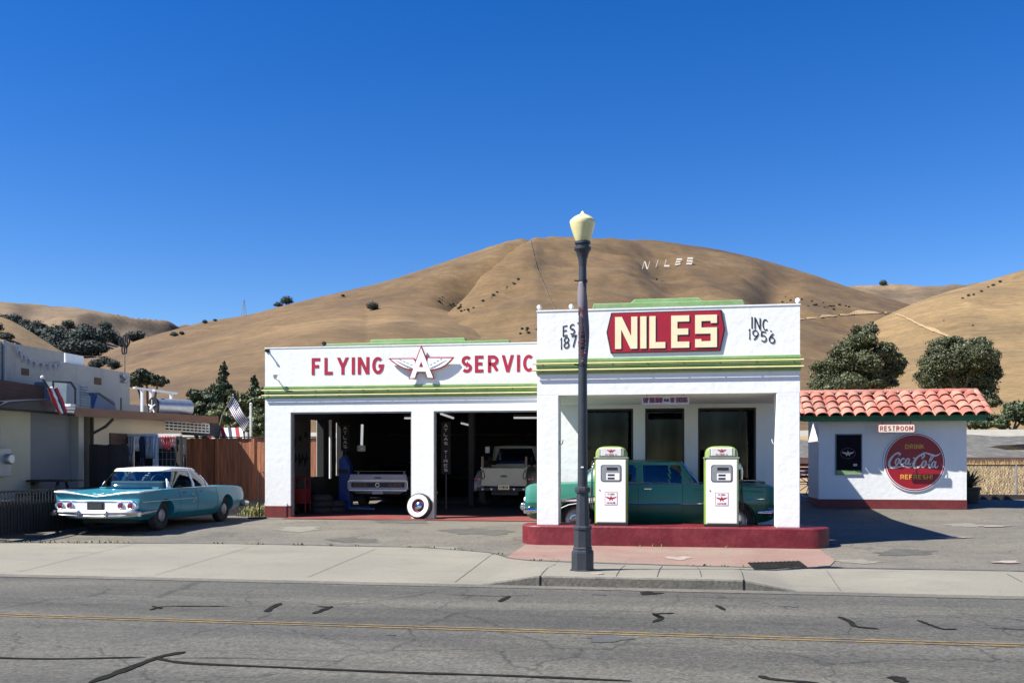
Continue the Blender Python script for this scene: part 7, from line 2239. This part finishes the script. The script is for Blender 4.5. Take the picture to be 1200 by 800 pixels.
# ceiling tubes
for (u0, v0, u1, v1, y0, y1, lb_) in ((517, 484.5, 531, 489.5, 25.6, 27.2, 'pale ceiling tube lamp nearest the middle pier in the second bay'), (541, 495.5, 551, 498, 28.6, 30.0, 'pale ceiling tube lamp deeper inside the second bay'),
                                 (602, 489, 632, 489, 27.4, 27.4, 'pale ceiling tube lamp running crosswise above the pick-up'), (474, 489.5, 484, 489.5, 27.4, 27.4, 'pale ceiling tube lamp half hidden by the middle pier in the first bay')):
    a = wall(u0, v0, y0); b = wall(u1, v1, y1)
    if 'half hidden' in lb_: b = (b[0]+.6, b[1])
    zc = max(a[1], b[1])
    t_ = thing('ceiling_lamp', ((a[0]+b[0])/2, (y0+y1)/2, a[1]), lb_, 'ceiling lamp', 'tube lamps on the garage ceiling')
    MB().tube([(a[0], y0, a[1]), (b[0], y1, b[1])], .035, 8).build('tube', 'tube_light', t_)
    mb = MB(); mb.tube([(a[0], y0, a[1]+.06), (b[0], y1, b[1]+.06)], .05, 6)
    for f in (.1, .9):
        px, py, pz = a[0]+(b[0]-a[0])*f, y0+(y1-y0)*f, a[1]+(b[1]-a[1])*f
        mb.tube([(px, py, pz+.06), (px, py, 3.55)], .008, 5)
    mb.build('housing', 'garage_grey', t_)
# upright lettered boards
def upright(u, v0, v1, Y, s, label):
    x, z1 = wall(u, v0, Y); _, z0 = wall(u, v1, Y)
    t_ = thing('upright_sign', (x, Y, z0), label, 'sign', 'narrow lettered boards in the garage')
    MB().box(x-.14, x+.14, Y, Y+.03, z0-.05, z1+.05).build('board', 'garage_dark', t_)
    h = (z1-z0)/len(s)
    mb = MB()
    for i, c in enumerate(s):
        if c != ' ': lettering(mb, c, x-.07, x+.07, z1-h*(i+.82), z1-h*(i+.12), Y-.001, .18, .3, depth=.003)
    mb.build('lettering', 'pale_sign', t_)
    MB().box(x-.02, x+.02, Y+.03, Y+.06, .15, z1).build('post', 'garage_grey', t_)
upright(404.5, 499, 526, 27.6, 'ATLAS', 'narrow dark upright board with pale letters above the blue lift column')
upright(522.5, 496, 553, 27.0, 'ATLAS TIRES', 'narrow dark upright board with pale letters behind the middle pier')
# workshop odds
x, _ = wall(552, 540, 27.8)
MB().box(x-.10, x+.06, 27.9, 28.2, .15, 3.5).build('inner_post', 'garage_grey', st)
shf = thing('wall_shelf', (-10.3, 28.8, 1.2), 'dark tool board with hooks on the left garage wall', 'tool board')
MB().box(-10.69, -10.67, 25.6, 27.0, 1.2, 2.9).build('board', 'garage_grey', shf)
for k in range(9):
    y = 25.75+.14*k; MB().box(-10.67, -10.63, y, y+.05, 1.5+.1*(k % 3), 1.75+.12*(k % 2)).build('hand_tool', 'iron_black', shf)
for k in range(3): MB().lathe([(.09, 0), (.09, .03)], 14, (-10.67, 25.9+.4*k, 2.2+.12*k), axis='x').build('round_plate', 'iron_black', shf)
wp_ = MB(); wp_.tube([(-10.5, 28.35, 1.1), (-10.5, 28.35, 2.95)], .05, 8); wp_.build('white_pipe', 'white_paint', label='white upright pipe beside the garage side window', cat='pipe')
bh = thing('back_bench', (-5.2, 31.9, .45), 'long dark workbench at the back of the garage', 'workbench')
MB().box(-9.8, -3.2, 31.6, 32.6, 1.05, 1.12).build('bench_top', 'dark_wood', bh)
for x in (-9.6, -6.5, -3.4): MB().box(x-.05, x+.05, 31.7, 32.5, .4, 1.05).build('leg', 'dark_wood', bh)
MB().box(-9.8, -3.2, 32.3, 32.6, 2.55, 2.60).build('shelf', 'garage_grey', bh)
# ------------------------------------------------------------------ trees and plants
def leaf_cloud(mb, blobs, n, size, rr, shell=.55, droop=0.0, flat=.5):
    """small leaf clumps spread through ellipsoid blobs (centre, radii)"""
    vol = np.array([b[1][0]*b[1][1]*b[1][2] for b in blobs])**.72
    pr = vol/vol.sum(); cum = np.cumsum(pr)
    V = mb.v; F = mb.f
    for i in range(n):
        b = blobs[min(int(np.searchsorted(cum, rr.random())), len(blobs)-1)]
        while True:
            d = Vector((rr.gauss(0, 1), rr.gauss(0, 1), rr.gauss(0, 1)))
            if d.length > .01: break
        d.normalize()
        rad = (shell+(1-shell)*rr.random())*(1+.10*sin(5*d.x+3*d.z)+.10*sin(7*d.y+2))
        c = Vector(b[0])+Vector((d.x*b[1][0], d.y*b[1][1], d.z*b[1][2]))*rad
        s = size*(.6+.8*rr.random())
        nrm = (d+Vector((rr.gauss(0, flat), rr.gauss(0, flat), rr.gauss(0, flat)))).normalized()
        a = nrm.orthogonal().normalized()
        a = (a*cos(rr.random()*6.28)+nrm.cross(a)*sin(rr.random()*6.28)).normalized()
        bb = nrm.cross(a)
        if droop: a = (a+Vector((0, 0, -droop))).normalized(); bb = a.cross(nrm)
        o = len(V)
        V.append(tuple(c-a*s*.5)); V.append(tuple(c+bb*s*.26+nrm*s*.06)); V.append(tuple(c+a*s*.5)); V.append(tuple(c-bb*s*.26-nrm*s*.04))
        F.append((o, o+1, o+2, o+3))
    return mb

def ragged(blobs, k, rr, fill=.72):
    out_ = []
    for c, r in blobs:
        out_.append((c, tuple(x*fill for x in r)))
        for i in range(k):
            d = Vector((rr.gauss(0, 1), rr.gauss(0, 1), rr.gauss(0, 1))).normalized()
            f = rr.uniform(.55, 1.0); s = rr.uniform(.22, .42)
            out_.append((tuple(Vector(c)+Vector((d.x*r[0], d.y*r[1], d.z*r[2]))*f), (r[0]*s*1.15, r[1]*s, r[2]*s*rr.uniform(.7, 1.1))))
    return out_

def tree(name, base, blobs, n, size, leaf, bark, label, cat='tree', group=None, seed=1, trunk_r=.3, droop=0.0, rag=9, shell=.35, fill=.72):
    rr = random.Random(seed)
    t = thing(name, base, label, cat, group)
    mb = MB()
    B = Vector(base)
    c0 = sum((Vector(b[0]) for b in blobs), Vector((0, 0, 0)))/len(blobs)
    fork = B.lerp(c0, .45)+Vector((rr.uniform(-.2, .2), 0, 0))
    mb.tube(cr([tuple(B+Vector((0, 0, -.2))), tuple(B.lerp(fork, .5)+Vector((rr.uniform(-.15, .15), 0, 0))), tuple(fork)], 4), [trunk_r*(1-.06*i) for i in range(9)], 9)
    for b in blobs:
        p = Vector(b[0])
        mid = fork.lerp(p, .5)+Vector((rr.uniform(-.3, .3), rr.uniform(-.3, .3), rr.uniform(0, .3)))*b[1][0]*.4
        q = cr([tuple(fork-Vector((0, 0, .3))), tuple(mid), tuple(p), tuple(p+Vector((rr.uniform(-.5, .5)*b[1][0], 0, b[1][2]*.7)))], 4)
        m_ = len(q); mb.tube(q, [trunk_r*.55*(1-.85*i/(m_-1))+.02 for i in range(m_)], 6)
    mb.build('trunk', bark, t, smooth=60)
    lc = MB(); leaf_cloud(lc, ragged(blobs, rag, rr, fill), n, size, rr, shell, droop)
    lc.build('crown', leaf, t)
    return t

def blobs_px(lst, d, thick=.8):
    """(u, v, half width px, half height px) ellipses at camera depth d, each with real depth"""
    out_ = []
    rr = random.Random(len(lst)*7+int(d))
    for u, v, a, b in lst:
        dd = d+rr.uniform(-1.2, 1.2)*a/FPX*d*.6
        x, y, _ = cam_pt(u, dd, 0)
        out_.append(((x, y, EYE+(540-v)/FPX*dd), (a/FPX*d, a/FPX*d*thick, b/FPX*d)))
    return out_
def base_at(u, d, z=None):
    x, y, _ = cam_pt(u, d, 0)
    return (x, y, float(ground_z(x, y)) if z is None else z)

tree('eucalyptus_tree', base_at(1005, 82), blobs_px([(1012, 397, 20, 15), (1000, 405, 24, 14), (985, 425, 24, 16), (1012, 425, 30, 20), (1038, 412, 17, 13), (1046, 432, 17, 14), (968, 440, 22, 15), (995, 448, 32, 16), (1026, 448, 24, 14), (1056, 425, 8, 8), (958, 452, 13, 10), (1020, 385, 11, 7)], 82, 1.0),
     60000, .21, 'euc_leaf', 'pale_bark', 'big ragged dark green tree with open gaps behind the restroom, the left of two', seed=4, trunk_r=.32, droop=.5, shell=.35, fill=.85)
tree('eucalyptus_tree', base_at(1122, 84), blobs_px([(1122, 418, 34, 22), (1100, 425, 24, 20), (1145, 420, 26, 20), (1118, 445, 42, 22), (1150, 445, 22, 20), (1090, 440, 16, 16), (1158, 430, 14, 12), (1110, 402, 22, 8), (1145, 404, 20, 8), (1150, 466, 22, 14), (1168, 440, 7, 6)], 84, 1.0),
     64000, .21, 'euc_leaf', 'pale_bark', 'dense rounded dark green tree behind the tiled roof, the right of two', seed=9, trunk_r=.30, droop=.4, shell=.45, fill=.95)
tree('dark_shrub', base_at(1192, 66), blobs_px([(1193, 480, 18, 16), (1175, 492, 14, 10), (1206, 486, 16, 18), (1150, 497, 22, 6)], 66, 1.0), 9000, .24, 'conifer_leaf', 'bark', 'dark bushy shrub on top of the gravel bank at the right edge', cat='shrub', seed=12, trunk_r=.12)
tree('dark_shrub', base_at(1150, 67), blobs_px([(1150, 492, 26, 8), (1120, 490, 20, 8)], 67, 1.0), 4000, .22, 'conifer_leaf', 'bark', 'low dark shrub on the gravel bank just right of the tiled roof', cat='shrub', seed=14, trunk_r=.1)
# conifers and bushes behind the orange fence
tree('conifer_tree', base_at(261, 62, .8), blobs_px([(262, 433, 4, 8), (261, 444, 8, 8), (259, 455, 13, 9), (258, 466, 18, 12), (256, 480, 24, 16)], 62, 1.0), 12000, .22, 'conifer_leaf', 'bark', 'tall pointed dark conifer rising behind the orange fence', seed=21, trunk_r=.2, droop=.6)
tree('conifer_tree', base_at(299, 64, .8), blobs_px([(299, 447, 4, 7), (300, 456, 8, 7), (300, 464, 13, 9), (302, 476, 18, 14)], 64, 1.0), 9000, .22, 'conifer_leaf', 'bark', 'pointed dark conifer close to the left end of the garage', seed=22, trunk_r=.2, droop=.6)
tree('bushy_tree', base_at(237, 58, .7), blobs_px([(240, 466, 20, 13), (228, 480, 18, 15), (250, 484, 22, 16), (216, 490, 10, 12), (236, 500, 24, 14)], 58, 1.0), 15000, .20, 'conifer_leaf', 'bark', 'broad mid green bushy tree left of the pointed conifer', seed=23, trunk_r=.2)
tree('bushy_tree', base_at(285, 56, .7), blobs_px([(280, 468, 18, 12), (300, 480, 20, 14), (272, 486, 18, 16), (312, 470, 14, 16), (292, 500, 24, 14)], 56, 1.0), 15000, .20, 'bush_leaf', 'bark', 'broad bushy tree between the two pointed conifers', seed=24, trunk_r=.2)
tree('olive_bush', base_at(256, 44, .6), blobs_px([(250, 486, 12, 8), (262, 492, 16, 10), (240, 497, 12, 9), (284, 500, 18, 9)], 44, 1.0), 8000, .15, 'olive_leaf', 'bark', 'pale yellow-green bush just behind the slanting flag', cat='bush', seed=25, trunk_r=.1)
tree('bushy_tree', base_at(300, 40, .6), blobs_px([(303, 492, 15, 16), (312, 506, 16, 14), (285, 508, 14, 9)], 40, 1.0), 7000, .15, 'bush_leaf', 'bark', 'dark leafy bush behind the white pole beside the garage', cat='bush', seed=26, trunk_r=.1)
tree('round_tree', base_at(170, 95, 1.0), blobs_px([(172, 441, 16, 8), (160, 446, 12, 9), (186, 446, 10, 8)], 95, 1.0), 7000, .30, 'oak_leaf', 'bark', 'dark round tree beyond the end of the pale building', seed=27, trunk_r=.25)
tree('thin_tree', base_at(205, 60, .7), blobs_px([(205, 484, 9, 12), (198, 492, 8, 10)], 60, 1.0), 900, .3, 'olive_leaf', 'bark', 'thin dry bush by the corner of the brown fascia', cat='bush', seed=28, trunk_r=.08, shell=.2)

# dark oaks on the hills: one crown reused, each its own tree
def oak_proto(leaf, seed, n=1100):
    rr = random.Random(seed)
    b = [((0, 0, 2.7), (3.6, 3.6, 2.5)), ((2.0, .3, 2.1), (2.3, 2.3, 1.8)), ((-2.1, -.4, 2.0), (2.2, 2.2, 1.7)), ((.4, 1.6, 2.2), (2.4, 2.2, 1.8)), ((.2, -1.6, 2.0), (2.3, 2.2, 1.7))]
    mb = MB(); leaf_cloud(mb, b, n, .85, rr, .5)
    tk_ = MB(); tk_.tube([(0, 0, -1.2), (0.1, 0, 1.0), (0, .1, 2.6)], [.35, .28, .15], 6)
    for k in range(4): tk_.tube([(0, 0, .8), (1.6*cos(1.6*k+.4), 1.6*sin(1.6*k+.4), 2.4)], [.2, .08], 5)
    return mb, tk_
protos = []
for i in range(3):
    a, b = oak_proto('far', 60+i)
    me_c = a.build('crown', 'far_oak_leaf', kind='stuff').data; me_t = b.build('trunk', 'bark', kind='stuff').data
    protos.append((me_c, me_t))
for o in [o for o in bpy.data.objects if o.name.split('.')[0] in ('crown', 'trunk') and o.parent is None]: bpy.data.objects.remove(o)
def oak(hn, u, v, sz, label, group, k=0, leaf=None):
    """v = the foot of the tree on the slope"""
    d, z = hill_point(hn, u, v)
    x, y, _ = cam_pt(u, d, 0)
    t = thing('hill_oak', (x, y, hill_surf(hn, x, y)), label, 'tree', group, rz=k*1.7)
    s = sz/FPX*d/3.6
    t.scale = (s, s, s*(.85+.25*((k*7) % 5)/4))
    for nm_, me_ in (('crown', protos[k % 3][0]), ('trunk', protos[k % 3][1])):
        o = bpy.data.objects.new(nm_, me_); COL.objects.link(o); o.parent = t
    return t
rr = random.Random(77)
far = [(5, 383, 11), (18, 378, 7), (6, 397, 13), (22, 404, 12), (38, 398, 11), (52, 404, 14), (64, 408, 12), (47, 412, 11), (34, 410, 10), (75, 398, 9), (80, 384, 7), (88, 404, 11), (100, 402, 12), (112, 404, 10), (122, 402, 12), (130, 399, 9), (124, 388, 7), (58, 420, 12), (76, 416, 12), (92, 418, 12), (106, 416, 13), (28, 390, 8), (44, 391, 9), (62, 395, 10), (116, 415, 9), (160, 399, 9), (154, 397, 6), (98, 391, 7), (70, 388, 5), (14, 388, 9), (138, 404, 7), (86, 410, 10), (68, 402, 9), (56, 396, 8), (109, 396, 7), (30, 382, 6), (40, 385, 5), (-4, 392, 10)]
for k, (u, v, s) in enumerate(far):
    oak('far_hill', u, v, s*1.15, 'small dark oak among the many scattered on the far left hillside', 'oaks on the far left hillside', k)
for k, (u, v, s) in enumerate(((8, 392, 8), (20, 412, 9), (-6, 384, 9), (46, 424, 9))):
    oak('left_slope', u, v+6, s, 'dark oak on the pale slope in front of the far left hillside', 'oaks on the pale left slope', k)
oak('front_spur', 437, 363.5, 7.5, 'single dark oak standing alone on the front spur of the main hill', None, 1)
oak('main_hill', 336, 357.0, 7, 'dark oak breaking the ridge line above the left end of the garage', None, 2)
oak('main_hill', 326, 359.5, 5, 'smaller dark bush beside the oak on the left ridge line', None, 0)
for k, (u, v, s) in enumerate(((204, 394, 4.5), (213, 392, 3.2), (240, 379, 3), (252, 376.5, 2.4))): oak('main_hill', u, v, s, 'tiny dark bush high on the left shoulder of the main hill', 'tiny bushes on the left shoulder', k)
for k, (u, v, s) in enumerate(((122, 428, 9), (133, 432, 8), (112, 432, 8))): oak('main_hill', u, v, s, 'dark bush low on the main hill beside the wind rotor', 'bushes beside the wind rotor', k)
oak('main_hill', 402, 347.5, 2.2, 'tiny dark bush on the skyline left of the garage wings', None, 1)
oak('back_hill', 1035, 334.5, 4.5, 'dark tree clump on the skyline of the far saddle', None, 2)
for k, (u, v, s) in enumerate(((1128, 350, 1.6), (1135, 347, 2.0), (1141, 346, 1.5), (1150, 342, 1.8), (1158, 337, 1.4), (1164, 335, 2.2), (1172, 331, 2), (1140, 382, 1.2), (1106, 376, 1.0))): oak('right_hill', u, v, s, 'small scrubby bush dotted on the pale right-hand hill', 'bushes on the right-hand hill', k)
for k in range(34):
    f = rr.random()
    if k < 20: u = 512+f*34; v = 349+(u-512)*.42+rr.uniform(-3, 4)
    else: u = 548+f*60; v = 365-(u-548)*.60+rr.uniform(-1.5, 1.5)
    oak('main_hill', u, v, .8+rr.random()*1.3, 'low dark scrub bush in the gully above the winged sign', 'scrub in the gully', k)
for k in range(26):
    u = 915+rr.random()*80; v = 350+(u-915)*.10+rr.uniform(-2, 7)
    oak('main_hill', u, v, .8+rr.random()*1.0, 'low dark scrub bush on the slope right of the canopy', 'scrub right of the canopy', k)
for k in range(14):
    u = 575+rr.random()*55; v = 392-(u-575)*.10+rr.uniform(-2, 4)
    oak('front_spur' if u < 600 else 'main_hill', u, v, 1.2+rr.random()*1.2, 'low dark scrub bush just above the garage roof by the canopy', 'scrub above the garage roof', k)
# lattice mast on the skyline
d, z = hill_point('main_hill', 286, 370.5)
x, y, _ = cam_pt(286, d, 0); z = hill_surf('main_hill', x, y); hm = 19/FPX*d
lm_ = thing('radio_mast', (x, y, z), 'thin lattice radio mast on the left skyline of the hill', 'radio mast')
mb = MB(); wd = 1.1
for sx, sy in ((-1, -1), (1, -1), (1, 1), (-1, 1)): mb.tube([(x+sx*wd, y+sy*wd, z-1), (x+sx*.12, y+sy*.12, z+hm)], .10, 4)
mb.build('leg', 'grey_metal', lm_)
mb = MB()
for k in range(8):
    f0_, f1__ = k/8, (k+1)/8; w0, w1 = wd*(1-f0_*.9), wd*(1-f1__*.9)
    mb.tube([(x-w0, y-w0, z+hm*f0_), (x+w1, y-w1, z+hm*f1__)], .06, 4); mb.tube([(x+w0, y-w0, z+hm*f0_), (x-w1, y-w1, z+hm*f1__)], .06, 4)
mb.build('bracing', 'grey_metal', lm_)
# spiky plant at the corner of the restroom
ax_, ay_ = SX1+.50, 29.4
ag = thing('agave_plant', (ax_, ay_, lot_z(28)), 'dark spiky agave plant in a tub at the right corner of the restroom', 'plant')
rr = random.Random(3); mb = MB()
for k in range(46):
    a = rr.random()*6.28; e = rr.uniform(.15, 1.3); L = rr.uniform(.45, .75)
    d_ = Vector((cos(a)*cos(e), sin(a)*cos(e), sin(e))); s_ = Vector((-sin(a), cos(a), 0))
    b_ = Vector((ax_, ay_, lot_z(28)+.55)); m_ = b_+d_*L*.5+Vector((0, 0, .05)); t_ = b_+d_*L
    o = len(mb.v); mb.v += [tuple(b_-s_*.025), tuple(b_+s_*.025), tuple(m_+s_*.045), tuple(m_-s_*.045), tuple(t_)]; mb.f += [(o, o+1, o+2, o+3), (o+3, o+2, o+4)]
mb.build('leaves', 'agave_leaf', ag)
MB().lathe([(.24, 0), (.31, .5), (.34, .52), (.34, .58), (.29, .58), (.27, .52), (0, .5)], 18, (ax_, ay_, lot_z(28))).build('tub', 'iron_black', ag, smooth=40)
# weeds
def weeds(pts, n, h, label, name='weeds', m='weed_leaf', seed=1, spread=.12):
    rr = random.Random(seed); mb = MB()
    for (x, y) in pts:
        for i in range(n):
            px, py = x+rr.gauss(0, spread), y+rr.gauss(0, spread*.5)
            z = lot_z(py)
            a = rr.random()*6.28; hh = h*(.4+.8*rr.random()); lean = rr.uniform(.2, .9)*hh
            s = Vector((-sin(a), cos(a), 0))*.010
            p0 = Vector((px, py, z)); p1 = p0+Vector((cos(a)*lean*.4, sin(a)*lean*.4, hh*.7)); p2 = p0+Vector((cos(a)*lean, sin(a)*lean, hh))
            o = len(mb.v); mb.v += [tuple(p0-s), tuple(p0+s), tuple(p1+s*1.2), tuple(p1-s*1.2), tuple(p2)]; mb.f += [(o, o+1, o+2, o+3), (o+3, o+2, o+4)]
    return mb.build(name, m, kind='stuff', label=label, cat='weeds')
weeds([gnd(u, v, .05) for u, v in ((292, 607), (298, 606), (303, 607), (309, 606), (300, 604), (306, 602))], 70, .22, 'green weeds at the foot of the garage corner', seed=2, spread=.16)
rr = random.Random(15)
weeds([(x, walk_back(x)+rr.uniform(-.05, .08)) for x in [-13.6+.2*k+rr.uniform(-.1, .1) for k in range(16)]], 6, .07, 'sparse dry weeds along the pavement seam beneath the turquoise car', seed=3, spread=.06)
weeds([(x, walk_back(x)+rr.uniform(-.03, .03)) for x in [-9.0+.55*k+rr.uniform(-.3, .3) for k in range(13)]], 7, .05, 'tiny weeds along the seam in front of the garage bays', seed=4, spread=.06)
weeds([(x, 18.19+rr.uniform(-.02, .02)) for x in [-.5, -.2, 1.1]]+[(.35, 15.0), (.55, 14.97), (.9, 14.95), (1.2, 14.95)], 6, .05, 'tiny dark weeds in the pavement seam in front of the pumps', seed=5, spread=.05)
# dry grass beyond the fence
rr = random.Random(31); mb = MB()
for i in range(9000):
    u = rr.uniform(1130, 1290); d = rr.uniform(32.5, 46)
    x, y, _ = cam_pt(u, d, 0)
    if y < 31.5: continue
    z = float(ground_z(x, y)); a = rr.random()*6.28; h = rr.uniform(.10, .34)
    s = Vector((cos(a), sin(a), 0))*.02
    p0 = Vector((x, y, z-.02)); p1 = p0+Vector((rr.gauss(0, .10), rr.gauss(0, .10), h))
    o = len(mb.v); mb.v += [tuple(p0-s), tuple(p0+s), tuple(p1)]; mb.f += [(o, o+1, o+2)]
mat('straw', (0.36, 0.26, 0.12), (0.26, 0.18, 0.08), 3, .9, rand=.3)
mb.build('dry_grass', 'straw', kind='stuff', label='dry straw-coloured grass beyond the chain-link fence', cat='grass')
